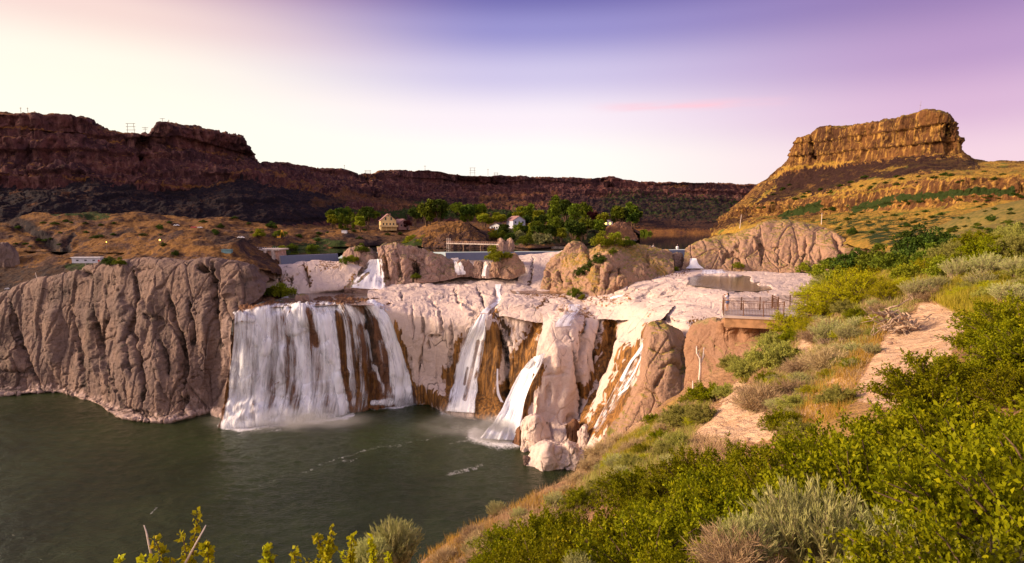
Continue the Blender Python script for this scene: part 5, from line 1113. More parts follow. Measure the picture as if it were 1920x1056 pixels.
def crown_tree(seed, mat, shape='round', leaf=0.09, n=1500, blobs=16, trunk=0.22):
    """unit tree: height 1, standing on z=0"""
    rg = np.random.default_rng(seed)
    if shape == 'poplar':
        bz = rg.uniform(0.12, 0.95, blobs); rr = 0.105 * np.sin(np.clip((bz + 0.02) * 0.98, 0, 1) * math.pi) ** 0.5
        a = rg.uniform(0, 2 * math.pi, blobs); bc = np.stack([np.cos(a) * rr * 0.6, np.sin(a) * rr * 0.6, bz], -1); br = rr * 0.75 + 0.02
    elif shape == 'bush':
        a = rg.uniform(0, 2 * math.pi, blobs); r = rg.uniform(0, 0.5, blobs) ** 0.8; bc = np.stack([np.cos(a) * r, np.sin(a) * r, rg.uniform(0.15, 0.75, blobs) * (1.1 - r)], -1); br = rg.uniform(0.16, 0.30, blobs)
    else:
        u = unit(rg.normal(size=(blobs, 3))); bc = u * np.array([0.30, 0.30, 0.27]) * rg.uniform(0.4, 1, (blobs, 1)) + np.array([0, 0, 0.62]); br = rg.uniform(0.10, 0.19, blobs)
    i = rg.integers(0, blobs, n); u = unit(rg.normal(size=(n, 3))); u[:, 2] = np.where(u[:, 2] < -0.3, -u[:, 2], u[:, 2])
    c = bc[i] + u * (br[i] * rg.uniform(0.55, 1.08, n))[:, None]
    c[:, 2] = np.maximum(c[:, 2], 0.03)
    tint = np.clip(rg.uniform(0, 1, blobs)[i] * 0.5 + rg.uniform(0, 1, n) * 0.5, 0, 1)
    me = leaf_mesh('crown', c - 0.5 * leaf * u, u + rg.normal(0, 0.8, (n, 3)), leaf * rg.uniform(0.6, 1.3, n), leaf * 0.8, tint, rg, mat, 0.2)
    lb = min(7, blobs)
    pth = np.stack([np.stack([np.array([0, 0, -0.03]), np.array([bc[k, 0] * .25, bc[k, 1] * .25, bc[k, 2] * 0.4]), bc[k]]) for k in range(lb)])
    return me, tubes_mesh('trunk', pth, 0.028, 0.008, M['bark'], 5)
class Kind:
    def __init__(s, name, cat, parts, partnames=('foliage', 'stems')):
        s.name, s.cat, s.parts, s.pn = name, cat, parts, partnames
    def put(s, loc, scale, rz, label, group=None, parts=True, k=0):
        pm = s.parts[k % len(s.parts)]
        if not parts:
            o = bpy.data.objects.new(s.name, pm[0]); COL.objects.link(o); o.location = loc; o.rotation_euler = (0, 0, rz)
            o.scale = (scale,) * 3 if np.isscalar(scale) else scale
            return tag(o, label, s.cat, group)
        r = empty(s.name, loc, rz, label, s.cat, group); r.scale = (scale,) * 3 if np.isscalar(scale) else scale
        for nm, me in zip(s.pn, pm):
            c = bpy.data.objects.new(nm, me); COL.objects.link(c); c.parent = r
        return r
KD = {
    'thicket': Kind('thicket_shrub', 'shrub', [leafy_shrub('t', 100 + q, 90, 2300, 9, 0.040, 0.026, M['l_dark'], 1.0, 0.95, 0.25, 0.24) for q in range(4)]),
    'bright': Kind('bright_shrub', 'shrub', [leafy_shrub('b', 120 + q, 110, 1900, 8, 0.042, 0.020, M['l_bright'], 1.0, 0.9, 0.3, 0.26, up=0.7) for q in range(2)]),
    'olive': Kind('olive_shrub', 'shrub', [leafy_shrub('o', 130 + q, 100, 1900, 8, 0.052, 0.030, M['l_olive'], 1.0, 0.9, 0.3, 0.24) for q in range(2)]),
    'green': Kind('green_shrub', 'shrub', [leafy_shrub('g', 140 + q, 80, 1500, 8, 0.055, 0.034, M['l_dark'], 1.0, 0.85, 0.3, 0.25) for q in range(2)]),
    'sage': Kind('sagebrush', 'shrub', [sage_shrub('s', 150 + q, 260, 42, 0.085, 0.011, M['l_sage'], 1.0, 1.0) for q in range(3)]),
    'dry': Kind('dry_brush', 'shrub', [twig_brush('d', 160 + q, 150, 34, M['l_dry']) for q in range(2)]),
    'tree': Kind('tree', 'tree', [crown_tree(170 + q, M['l_tree']) for q in range(3)], ('crown', 'trunk')),
    'lime': Kind('tree', 'tree', [crown_tree(180 + q, M['l_lime'], leaf=0.1) for q in range(2)], ('crown', 'trunk')),
    'deep': Kind('tree', 'tree', [crown_tree(190 + q, M['l_deep']) for q in range(2)], ('crown', 'trunk')),
    'poplar': Kind('poplar_tree', 'tree', [crown_tree(200 + q, M['l_tree'], 'poplar', 0.05, 1800, 34) for q in range(2)], ('crown', 'trunk')),
    'purple': Kind('tree', 'tree', [crown_tree(210, M['l_purple'], blobs=12)], ('crown', 'trunk')),
    'willow': Kind('willow_bush', 'bush', [crown_tree(220 + q, M['l_grey'], 'bush', 0.1, 1500, 14) for q in range(2)], ('crown', 'trunk')),
    'bush': Kind('bush', 'bush', [crown_tree(230 + q, M['l_lime'], 'bush', 0.075, 2600, 22) for q in range(3)], ('crown', 'trunk')),
    'dbush': Kind('bush', 'bush', [crown_tree(240 + q, M['l_tree'], 'bush', 0.075, 2600, 22) for q in range(3)], ('crown', 'trunk')),
    'dkbush': Kind('bush', 'bush', [crown_tree(250 + q, M['l_deep'], 'bush', 0.075, 2600, 22) for q in range(2)], ('crown', 'trunk')),
}
RND = random.Random(5)
def put(kind, px, pyb, wpx, label, group=None, names=None, k=None, hs=1.0, sink=0.04, parts=True):
    """plant whose foot shows at pixel (px,pyb) and whose crown is wpx photo pixels wide"""
    h = hit(px, pyb, names)
    if h is None: print('MISS', kind, px, pyb); return None
    rad = {'tree': 0.42, 'lime': 0.42, 'deep': 0.42, 'purple': 0.42, 'poplar': 0.13, 'willow': 0.68, 'bush': 0.68, 'dbush': 0.68, 'dkbush': 0.68}.get(kind, 1.02)
    s = wpx * h.y / F / 2 / rad
    return KD[kind].put((h.x, h.y, h.z - sink * s), (s, s, s * hs), RND.uniform(0, 6.28), label, group, parts, RND.randrange(9) if k is None else k)
def scatter(poly, n, spacing, h, seed, names=HILL, tries=6000):
    rg = random.Random(seed); xs = [p[0] for p in poly]; ys = [p[1] for p in poly]; out = []
    for _ in range(tries):
        if len(out) >= n: break
        px, py = rg.uniform(min(xs), max(xs)), rg.uniform(min(ys), max(ys))
        if not in_poly(np.array([px]), np.array([py]), poly)[0]: continue
        g = hit(px, py, names)
        if g is None: continue
        g = hit(px, py + 0.5 * h * F / g.y, names)
        if g is None: continue
        sp = spacing(g.y) if callable(spacing) else spacing
        if any((g.x - o.x) ** 2 + (g.y - o.y) ** 2 < sp * sp for o in out): continue
        out.append(g)
    return out
def grass_patch(name, label, polys, n, mat, hgt, seed, names=HILL, blades=7, wid=0.012, lean=0.35, skip=()):
    rg = np.random.default_rng(seed); pr = random.Random(seed); C = []
    for poly, share in polys:
        xs = [p[0] for p in poly]; ys = [p[1] for p in poly]; want = int(n * share); got = 0
        for _ in range(want * 6):
            if got >= want: break
            px, py = pr.uniform(min(xs), max(xs)), pr.uniform(min(ys), max(ys))
            if not in_poly(np.array([px]), np.array([py]), poly)[0]: continue
            if any(in_poly(np.array([px]), np.array([py]), k_)[0] for k_ in skip): continue
            g = hit(px, py, names)
            if g is None: continue
            C.append((g.x, g.y, g.z)); got += 1
    C = np.array(C); sc = np.clip(C[:, 1] / 22.0, 0.5, 1.5)
    i = np.repeat(np.arange(len(C)), blades); m = len(i)
    b = C[i] + np.stack([rg.normal(0, 0.09, m), rg.normal(0, 0.09, m), np.full(m, -0.03)], -1)
    d = np.stack([rg.normal(0, lean, m) + 0.1, rg.normal(0, lean, m), np.ones(m)], -1)
    H = hgt * rg.uniform(0.5, 1.2, m) * (0.7 + 0.3 * sc[i])
    tint = np.clip(rg.uniform(0, 1, len(C))[i] * 0.6 + rg.uniform(0, 1, m) * 0.4, 0, 1)
    me = leaf_mesh(name, b, d, H, wid * sc[i], tint, rg, mat, 0.5)
    o = link(name, me); return tag(o, label, 'grass', None, 'stuff')
# ---- dense dark thicket, lower right
TH = [(905, 1075), (920, 1015), (960, 995), (1030, 980), (1085, 955), (1130, 928), (1200, 900), (1290, 872), (1400, 855), (1480, 845), (1580, 820), (1650, 790), (1710, 745), (1780, 695), (1830, 645), (1880, 612), (1930, 590), (1960, 1075)]
for k, g in enumerate(scatter(TH, 190, lambda Y: 0.80 + 0.020 * Y, 1.2, 3, tries=9000)):
    if g.y < 2.4: continue
    s = RND.uniform(0.7, 1.3) * (0.76 + 0.014 * min(g.y, 22))
    KD['thicket'].put((g.x, g.y, g.z - 0.1), (s, s, s * RND.uniform(0.9, 1.25)), RND.uniform(0, 6.28), 'leafy dark green shrub in the dense thicket covering the near slope', 'shrubs of the dense green thicket', True, k)
for k, (x, y) in enumerate([(5.2, 3.6), (6.5, 5.2), (8.2, 7.0), (10.2, 9.0), (12.5, 11.4), (15.0, 13.8), (17.6, 16.0), (7.6, 4.2), (9.6, 6.0), (12.2, 8.6), (14.8, 11.0), (20.5, 18.5), (23.0, 21.5)]):
    t_ = SURF['near_slope_terrain'][0].ray_cast(Vector((x, y, 300)), Vector((0, 0, -1)))[0]
    s = RND.uniform(0.9, 1.25); KD['thicket'].put((x, y, t_.z - 0.1), s, RND.uniform(0, 6.28), 'leafy dark green shrub in the dense thicket covering the near slope', 'shrubs of the dense green thicket', True, k)
NEAR = [
 ('bright', 1522, 566, 80, 'yellow-green shrub behind the far corner of the platform'), ('bright', 1505, 592, 70, 'yellow-green shrub brushing the right end of the platform'), ('olive', 1550, 540, 70, 'pale green shrub where the rock shelf meets the brow'),
 ('bright', 1545, 592, 115, 'bright yellow-green shrub right behind the end of the platform railing'), ('bright', 1600, 572, 150, 'broadest bright yellow-green shrub on the brow above the platform'), ('bright', 1660, 560, 80, 'bright green shrub left of the pair of grey round sagebrush'),
 ('bright', 1480, 622, 100, 'yellow-green shrub overhanging the platform deck'), ('olive', 1400, 705, 95, 'pale olive leafy shrub just under the platform bluff'), ('olive', 1455, 690, 120, 'larger pale olive shrub between the platform and the sandy strip'),
 ('green', 1490, 640, 60, 'small green shrub at the top of the sandy strip'), ('sage', 1655, 560, 50, 'round grey sagebrush, one of a pair above the dead roots'), ('sage', 1672, 555, 42, 'smaller grey sagebrush right beside the round one'),
 ('sage', 1555, 645, 100, 'wide grey sagebrush on the brow above the pale sandy strip'), ('dry', 1530, 640, 70, 'grey twiggy brush left of the wide sagebrush'), ('sage', 1720, 560, 80, 'grey green sagebrush at the top of the large sandy scar'), ('dry', 1745, 560, 60, 'tan dry brush beside the sagebrush above the large sandy scar'),
 ('dry', 1430, 765, 125, 'broad dry brown brush above the lower sandy scar'), ('dry', 1480, 745, 90, 'dry brown brush right of the broad one'), ('dry', 1550, 690, 100, 'dry olive brown brush between the two sandy scars'), ('sage', 1568, 668, 52, 'lime tinged sagebrush in the middle of the slope'), ('sage', 1500, 725, 60, 'pale sagebrush above the grassy hollow'),
 ('green', 1600, 690, 50, 'low green shrub below the lime tinged sagebrush'), ('bright', 1475, 715, 28, 'small round lime green tuft on the dry brush'), ('bright', 1395, 718, 24, 'tiny lime tuft at the head of the lower sandy scar'), ('bright', 1533, 758, 26, 'small lime tuft in the orange grass hollow'), ('green', 1415, 768, 48, 'green tuft right of the lower sandy scar'), ('bright', 1455, 800, 44, 'yellow-green sprig at the edge of the thicket'),
 ('green', 1325, 752, 90, 'dark green shrub left of the lower sandy scar'), ('olive', 1285, 800, 100, 'olive shrub under the brown pillar'), ('olive', 1320, 790, 75, 'olive shrub touching the left edge of the lower sandy scar'), ('dry', 1250, 812, 60, 'dry brush below the brown pillar'), ('dry', 1130, 858, 80, 'grey brown brush on the brow above the fallen boulders'), ('dry', 1160, 835, 60, 'dry brush beside the pale succulent plant'), ('sage', 1155, 815, 30, 'pale green stubby plant at the foot of the mossy chute'), ('dry', 1190, 850, 70, 'dry brown brush under the yellow grass bank'),
 ('dry', 960, 935, 50, 'olive dry brush on the brow above the water'), ('dry', 1030, 912, 46, 'pinkish grey twiggy brush on the brow'), ('dry', 1062, 925, 40, 'dark dry brush beside the red earth'), ('dry', 925, 962, 64, 'pinkish dry brush low on the brow'), ('sage', 884, 958, 26, 'small upright sage on the brow between the dry brush and the tiny tuft'), ('sage', 846, 975, 17, 'tiny sage tuft on the brow'), ('sage', 803, 992, 14, 'tiniest sage tuft, lowest on the brow'),
 ('sage', 892, 1045, 76, 'sagebrush with a grey woody base beside the orange grass'), ('dry', 905, 1052, 80, 'grey woody brush behind the sagebrush and the orange grass'),
 ('olive', 1790, 492, 90, 'olive shrub on the right brow'), ('green', 1850, 490, 110, 'dark green shrub on the right brow'), ('olive', 1900, 480, 90, 'olive green shrub at the right end of the brow'), ('green', 1770, 505, 70, 'dark shrub low on the right brow'), ('bright', 1735, 512, 70, 'yellow-green shrub on the brow left of the sage row'), ('bright', 1700, 520, 60, 'bright shrub with an upright yellow spray on the brow'), ('bright', 1690, 545, 60, 'yellow-green leafy shrub above the dead roots'),
 ('sage', 1800, 525, 90, 'grey sage in the row on the right brow'), ('sage', 1850, 518, 90, 'long grey sage in the row on the right brow'), ('sage', 1905, 520, 80, 'grey sage at the right end of the sage row'), ('sage', 1890, 570, 90, 'grey green sage on the right, behind the thicket'), ('green', 1610, 600, 60, 'green shrub between the broad yellow shrub and the dead roots'), ('bright', 1640, 610, 50, 'yellow-green shrub left of the dead roots')]
NEAR += [('bright', 1570, 560, 90, 'lime shrub left of the broadest bright one'), ('bright', 1625, 530, 80, 'yellow-green shrub on the skyline of the brow, left of the sage pair'), ('olive', 1455, 655, 80, 'pale leafy shrub right under the platform deck'), ('bright', 1520, 625, 70, 'yellow-green shrub below the right end of the platform'), ('olive', 1375, 690, 60, 'small pale olive shrub at the foot of the bluff'), ('green', 1440, 720, 60, 'green shrub under the two pale olive ones'), ('sage', 1590, 640, 70, 'grey sagebrush right of the wide one on the brow'), ('sage', 1600, 665, 50, 'small sagebrush above the lime tinged one'), ('dry', 1505, 700, 80, 'grey brown brush beside the narrow sandy strip'), ('sage', 1470, 770, 50, 'pale sage tuft below the dry brush'), ('dry', 1500, 765, 70, 'low dry brush left of the orange grass hollow'), ('olive', 1360, 745, 60, 'pale olive shrub on the upper edge of the lower sandy scar'), ('green', 1240, 830, 60, 'green shrub at the top of the yellow grass bank'), ('olive', 1265, 845, 80, 'olive shrub at the left end of the thicket top'), ('dry', 1110, 880, 60, 'dry brown brush low on the brow by the boulders'), ('dry', 1085, 905, 50, 'reddish dry brush on the brow'), ('dry', 990, 925, 40, 'tan dry brush on the bare earth of the brow'), ('bright', 1710, 545, 60, 'bright green shrub left of the yellow grass'), ('sage', 1760, 545, 60, 'tan grey sage beside the yellow grass'), ('sage', 1840, 545, 80, 'grey sage inside the yellow grass'), ('olive', 1900, 455, 80, 'olive shrub on the skyline at the right edge'), ('green', 1830, 470, 90, 'green shrub on the skyline of the right brow'), ('olive', 1740, 490, 60, 'pale olive shrub at the left of the right brow')]
for kd, px, py, wpx, lab in NEAR: put(kd, px, py, wpx, lab, None, ['near_slope_terrain', 'rock_bluff'])
# foreground
def at3(kind, x, y, z, s, label, k=0, hs=1.0, rz=None): return KD[kind].put((x, y, z), (s, s, s * hs), RND.uniform(0, 6) if rz is None else rz, label, None, True, k)
def fg(kind, px, py_top, Y, s, label, k=0, hs=1.0):
    p = P(px, py_top, Y); at3(kind, p[0], p[1], p[2] - s * hs, s, label, k, hs)
KD['fsage'] = Kind('sagebrush', 'shrub', [sage_shrub('fs', 300 + q, 330, 75, 0.085, 0.0105, M['l_sage'], 1.0, 1.0, 0.75, 0.4, r0=0.007) for q in range(3)])
fg('fsage', 1535, 925, 3.7, 0.62, 'largest grey green sagebrush at the bottom edge', 0, 1.25)
fg('fsage', 1660, 975, 3.5, 0.50, 'sagebrush right of the largest one at the bottom edge', 1, 1.2)
fg('fsage', 1400, 975, 3.6, 0.30, 'sagebrush with bare twigs left of the largest one', 2, 1.2)
fg('fsage', 1745, 1000, 3.3, 0.34, 'sagebrush under the dark end of the thicket', 0, 1.2)
fg('fsage', 1890, 1015, 3.0, 0.22, 'small sagebrush in the bottom right corner', 1, 1.1)
fg('fsage', 735, 985, 6.0, 0.46, 'feathery sagebrush standing out against the dark water', 1, 1.3)
fg('fsage', 690, 1015, 5.6, 0.30, 'low sagebrush left of the feathery one', 2, 1.2)
fg('fsage', 1085, 1040, 5.0, 0.20, 'sage tips poking up at the bottom of the thicket', 0, 1.2)
fg('dry', 1385, 985, 3.5, 0.30, 'splayed bare grey twigs left of the sagebrush at the bottom', 1)

# mixed scrub filling the slope between the named shrubs
for poly, n, kinds, sd in (([(1440, 720), (1490, 620), (1560, 570), (1660, 560), (1690, 600), (1640, 650), (1570, 740), (1490, 800), (1440, 780)], 44, ['olive', 'sage', 'dry', 'bright', 'sage', 'green'], 21), ([(1080, 930), (1130, 850), (1200, 800), (1290, 740), (1330, 750), (1290, 850), (1180, 905)], 34, ['olive', 'dry', 'green', 'bright', 'dry', 'sage'], 22), ([(800, 1040), (900, 970), (1030, 920), (1070, 940), (960, 1000), (900, 1050)], 16, ['dry', 'sage', 'dry'], 23), ([(1700, 540), (1780, 500), (1920, 480), (1920, 560), (1800, 560)], 22, ['bright', 'sage', 'olive', 'green'], 24)):
    for k, g in enumerate(scatter(poly, n, lambda Y: 0.35 + 0.022 * Y, 0.7, sd)):
        px, py = proj(np.array([g.x, g.y, g.z]))
        if any(in_poly(np.array([px]), np.array([py]), q_)[0] for q_ in SAND): continue
        kd = RND.choice(kinds); s = RND.uniform(0.45, 0.85) * (0.55 + 0.014 * g.y)
        lab = {'olive': 'pale olive leafy shrub in the mixed scrub of the slope', 'sage': 'grey green sagebrush in the mixed scrub of the slope', 'dry': 'dry brown brush in the mixed scrub of the slope', 'bright': 'yellow-green shrub in the mixed scrub of the slope', 'green': 'green leafy shrub in the mixed scrub of the slope'}[kd]
        KD[kd].put((g.x, g.y, g.z - 0.04), (s, s, s * RND.uniform(0.8, 1.1)), RND.uniform(0, 6.28), lab, 'mixed scrub on the slope, ' + KD[kd].name.replace('_', ' ') + ' kind', True, k)
# ------------------------------------------------------------------ trees, bushes in the middle distance
FB = ['far_bank_terrain', 'left_hillside_terrain', 'canyon_wall_terrain']
TREES = [('poplar', 638, 430, 7, 'slim poplar, left one of the three by the dirt bank'), ('poplar', 647, 431, 6, 'slimmest poplar, middle one of the three by the dirt bank'), ('poplar', 663, 430, 8, 'tallest slim poplar, right one of the three by the dirt bank'), ('deep', 628, 428, 18, 'dark tree left of the three poplars'), ('tree', 652, 428, 18, 'dark green tree among the three poplars'), ('deep', 690, 428, 32, 'big dark tree left of the cream gabled house'), ('lime', 675, 434, 24, 'lime green tree in front of the dark one left of the cream house'), ('tree', 704, 420, 20, 'green tree touching the back of the cream gabled house'),
 ('deep', 778, 426, 30, 'dark tree right of the cream gabled house'), ('tree', 800, 424, 38, 'wide dark green tree on the slope right of the cream house'), ('deep', 824, 420, 36, 'tall dark tree behind the grassy mound'), ('purple', 764, 434, 18, 'small maroon tree under the cream house'), ('deep', 878, 420, 30, 'dark tree right of the grassy mound'), ('lime', 905, 428, 22, 'lime tree left of the white gabled house'), ('lime', 919, 429, 18, 'small lime tree touching the white gabled house'), ('tree', 900, 414, 26, 'green tree behind the white gabled house'),
 ('deep', 976, 420, 20, 'dark tree behind the blue grey house'), ('tree', 990, 424, 32, 'green tree right of the blue grey house'), ('lime', 1010, 430, 30, 'lime tree left of the tall poplar'), ('poplar', 1039, 448, 22, 'tallest broad poplar standing above all the other trees'), ('deep', 1060, 418, 34, 'dark tree right behind the tall poplar'), ('tree', 1076, 428, 36, 'round green tree right of the tall poplar'), ('tree', 1098, 424, 34, 'green tree left of the maroon tree'), ('purple', 1112, 424, 24, 'round maroon tree beside the lit house'), ('tree', 1160, 424, 30, 'green tree above the dark rock bank'), ('deep', 1154, 430, 16, 'slim dark conifer beside the lit house'), ('tree', 1185, 424, 34, 'spreading green tree at the right end of the village'), ('lime', 1135, 420, 18, 'lime tree behind the lit house'),
 ('deep', 1074, 462, 40, 'dark tree over the water below the village'), ('lime', 1052, 456, 24, 'bright lime tree right of the tall poplar'), ('lime', 1080, 462, 22, 'bright lime tree by the water'), ('tree', 1120, 448, 30, 'green tree on the dark rock bank'), ('tree', 1098, 450, 34, 'green tree above the dark water')]
for kd, px, py, w_, lab in TREES: put(kd, px, py, w_ * (1.05 if kd == 'poplar' else 1.12), lab, 'trees of the village across the reservoir', FB)
rg = random.Random(31)
for x0, x1, y0, y1, n in ((860, 1200, 412, 432, 30), (1000, 1130, 430, 455, 16), (770, 840, 414, 424, 6), (620, 700, 418, 430, 7), (940, 1010, 440, 462, 8)):
    for k in range(n):
        put(rg.choice(['tree', 'lime', 'deep', 'tree', 'deep']), rg.uniform(x0, x1), rg.uniform(y0, y1), rg.uniform(16, 30), 'green tree in the village grove across the reservoir', 'trees of the village grove', FB)
BUSHES = [('willow', 950, 450, 34, 'grey green willow below the white gabled house'), ('willow', 975, 452, 30, 'grey willow below the blue grey house'), ('willow', 1015, 456, 40, 'big grey willow left of the tall poplar'), ('bush', 1020, 470, 28, 'lime bush on the bank by the pale jetty'), ('bush', 1000, 440, 40, 'lime bush behind the grey willow'), ('bush', 930, 448, 30, 'yellow green bush below the orange shed'), ('bush', 945, 442, 26, 'lime bush right of the orange shed'), ('dbush', 985, 462, 34, 'green bush low on the bank'), ('dbush', 1060, 466, 44, 'dark bush at the water edge below the village'),
 ('bush', 770, 464, 40, 'long lime bush on the near shore left of the footbridge'), ('bush', 795, 464, 36, 'lime bush next to the footbridge tower'), ('dbush', 822, 462, 26, 'dark green bush at the footbridge tower'), ('bush', 487, 444, 26, 'green bush behind the concrete intake'), ('dbush', 525, 446, 26, 'round green bush by the yellow excavator'), ('bush', 530, 472, 20, 'lime bush on the left shore'), ('dbush', 548, 470, 24, 'dark green bush on the left shore'), ('dbush', 586, 471, 24, 'low green bush on the shore'), ('dkbush', 510, 428, 20, 'dark bush on the talus above the excavator'),
 ('dbush', 1208, 447, 30, 'dark bush at the tip of the far bank'), ('dbush', 860, 402, 40, 'dark scrub patch on the far slope'), ('dbush', 1170, 446, 26, 'bush on the dark rock at the waterline'), ('dbush', 1145, 452, 28, 'bush hanging over the dark rock at the waterline')]
for kd, px, py, w_, lab in BUSHES: put(kd, px, py, w_, lab, 'bushes on the reservoir banks', FB)
RN = ['rock_outcrop', 'rock_island', 'rock_wall', 'rock_shelf_terrain', 'pale_wall_terrain', 'main_falls_terrain', 'left_cliff_terrain', 'left_hillside_terrain', 'boulder', 'butte_terrain', 'near_slope_terrain', 'rock_bluff', 'far_bank_terrain']
SURF_ALL = dict(SURF)
BUSH2 = [('bush', 925, 491, 48, 'lime bush on the tan knob in front of the weir'), ('bush', 950, 486, 24, 'smaller green bush right of the lime one on the tan knob'), ('bush', 660, 492, 24, 'upright lime bush on the knob left of the white cascade'), ('dbush', 648, 496, 24, 'low green bush at the left edge of the knob'), ('dbush', 678, 474, 28, 'dry green scrub on top of the knob left of the cascade'),
 ('dkbush', 1122, 494, 32, 'upper dark bush of the diagonal row on the rock island'), ('dkbush', 1106, 508, 32, 'middle dark bush of the diagonal row on the rock island'), ('dkbush', 1086, 520, 28, 'lowest round dark bush of the diagonal row on the rock island'), ('bush', 1128, 462, 44, 'left green bush capping the rock island'), ('bush', 1152, 461, 44, 'middle green bush capping the rock island'), ('dbush', 1176, 464, 32, 'right green bush capping the rock island'), ('dbush', 1149, 476, 18, 'small dark bush under the cap of the rock island'), ('dbush', 1078, 558, 30, 'green bush at the foot of the rock island'), ('bush', 1092, 562, 18, 'low yellow green tuft at the foot of the rock island'),
 ('bush', 528, 560, 52, 'wide green bush behind the lip of the widest waterfall'), ('dbush', 504, 556, 30, 'green bush against the brown cliff beside the upper pool'), ('dbush', 780, 524, 22, 'dark plants growing inside the cave of the brown outcrop'), ('bush', 1384, 504, 22, 'small bush in the alcove of the pink bluff'), ('dry_', 1460, 504, 20, ''), ('bush', 1268, 508, 14, 'tiny green tuft on the pale shelf'),
 ('dkbush', 1600, 512, 70, 'dark bush at the right foot of the pink bluff'), ('dbush', 1645, 508, 80, 'green bush in the gully behind the brow'), ('dkbush', 1700, 498, 80, 'dark bush in the middle of the gully'), ('dkbush', 1715, 474, 80, 'darkest bush above the gully, left one of the pair'), ('dkbush', 1755, 472, 70, 'darkest bush above the gully, right one of the pair'), ('dbush', 1560, 510, 50, 'green bush left of the dark one at the foot of the pink bluff'), ('dbush', 1672, 512, 70, 'green bush low in the gully'), ('dbush', 1745, 500, 70, 'olive bush at the right end of the gully'), ('bush', 1540, 520, 46, 'lime bush right at the end of the pale shelf'), ('bush', 1510, 512, 36, 'yellow green bush on the far edge of the pale shelf'), ('dbush', 1620, 528, 60, 'green bush just behind the brow'), ('bush', 1580, 530, 60, 'yellow green bush just behind the brow'), ('bush', 1700, 530, 60, 'yellow green bush behind the dead roots'), ('bush', 1760, 520, 60, 'lime bush behind the sage row'),
 ('dkbush', 1598, 440, 24, 'round dark bush on the dry grass above the pink bluff'), ('dkbush', 1858, 415, 20, 'round dark bush on the right hillside'), ('dkbush', 205, 498, 26, 'dark bush right of the long white shed'), ('dbush', 225, 499, 26, 'olive bush at the edge of the left cliff'), ('dkbush', 329, 480, 16, 'small dark bush on the ochre hump'), ('dkbush', 306, 463, 14, 'small dark bush below the yellow lamp'), ('dkbush', 300, 430, 16, 'dark shrub on the left hillside'), ('dkbush', 414, 428, 14, 'tiny conifer to the right of the tiny red and white cars')]
for kd, px, py, w_, lab in BUSH2:
    if not lab: continue
    put(kd, px, py, w_, lab, 'bushes among the rocks', RN)
# dark scrub dotted over the dry hillsides
rg = random.Random(77); cnt = 0
for poly, n, kd in (([(1500, 400), (1620, 380), (1920, 362), (1920, 440), (1700, 445), (1560, 430)], 70, 'dkbush'), ([(1740, 452), (1760, 425), (1930, 412), (1930, 446), (1820, 450)], 44, 'dbush'), ([(1400, 402), (1480, 380), (1640, 360), (1900, 336), (1910, 318), (1640, 330), (1480, 340)], 40, 'dkbush'), ([(20, 415), (440, 410), (520, 425), (480, 440), (300, 450), (30, 470)], 34, 'dkbush'), ([(540, 432), (640, 428), (760, 440), (640, 455), (560, 455)], 16, 'dkbush')):
    xs = [p[0] for p in poly]; ys = [p[1] for p in poly]; c = 0
    while c < n:
        px, py = rg.uniform(min(xs), max(xs)), rg.uniform(min(ys), max(ys))
        if not in_poly(np.array([px]), np.array([py]), poly)[0]: continue
        c += 1
        put(kd, px, py, rg.uniform(7, 15), 'low dark sage scrub dotted over the dry hillsides', 'scrub on the dry hillsides', ['butte_terrain', 'left_hillside_terrain', 'far_bank_terrain', 'canyon_wall_terrain', 'near_slope_terrain'], None, 0.6, parts=False)

# ------------------------------------------------------------------ built things
M['concrete'] = simple('pale_concrete', (0.46, 0.38, 0.34), 0.9, 0.2, 0.25, 0.6)
M['pinkcon'] = simple('pinkish_weathered_concrete', (0.50, 0.30, 0.24), 0.9, 0.2, 0.3, 0.4)
M['steel'] = simple('brown_painted_steel', (0.16, 0.075, 0.035), 0.5, 0.4, 0.25, 4)
M['cream'] = simple('cream_wall', (0.66, 0.47, 0.22), 0.85, 0.2, 0.08, 1)
M['white'] = simple('white_wall', (0.74, 0.72, 0.72), 0.8, 0.2, 0.08, 1)
M['bluegrey'] = simple('blue_grey_wall', (0.42, 0.42, 0.52), 0.8, 0.2, 0.08, 1)
M['roof'] = simple('dark_roof', (0.12, 0.075, 0.07), 0.9, 0.2, 0.2, 2)
M['roofpink'] = simple('pink_brown_roof', (0.28, 0.15, 0.14), 0.9, 0.2, 0.2, 2)
M['glass'] = simple('dark_window', (0.03, 0.03, 0.035), 0.15, 0.6, 0.2, 1)
M['orange'] = simple('orange_shed_wall', (0.42, 0.13, 0.03), 0.8, 0.2, 0.15, 1)
M['pink'] = simple('dusty_pink_wall', (0.42, 0.24, 0.22), 0.85, 0.2, 0.1, 1)
M['teal'] = simple('faded_teal_metal', (0.10, 0.20, 0.23), 0.6, 0.4, 0.2, 1)
M['red'] = simple('red_paint', (0.48, 0.03, 0.03), 0.4, 0.5, 0.1, 1)
M['yellow'] = simple('yellow_paint', (0.70, 0.34, 0.02), 0.5, 0.4, 0.1, 1)
M['greymetal'] = simple('light_grey_metal', (0.48, 0.48, 0.54), 0.5, 0.4, 0.1, 1)
M['wood'] = simple('weathered_wood', (0.30, 0.19, 0.13), 0.9, 0.1, 0.3, 3)
M['wire'] = simple('pylon_steel', (0.30, 0.20, 0.15), 0.7, 0.3, 0.1, 1)
def emis(name, col, s):
    m, t = new_mat(name); t.out(t.n('ShaderNodeEmission', {'Color': col, 'Strength': s}).outputs[0]); return m
M['lamp'] = emis('warm_lamp_glow', (1.0, 0.55, 0.08), 3.0)
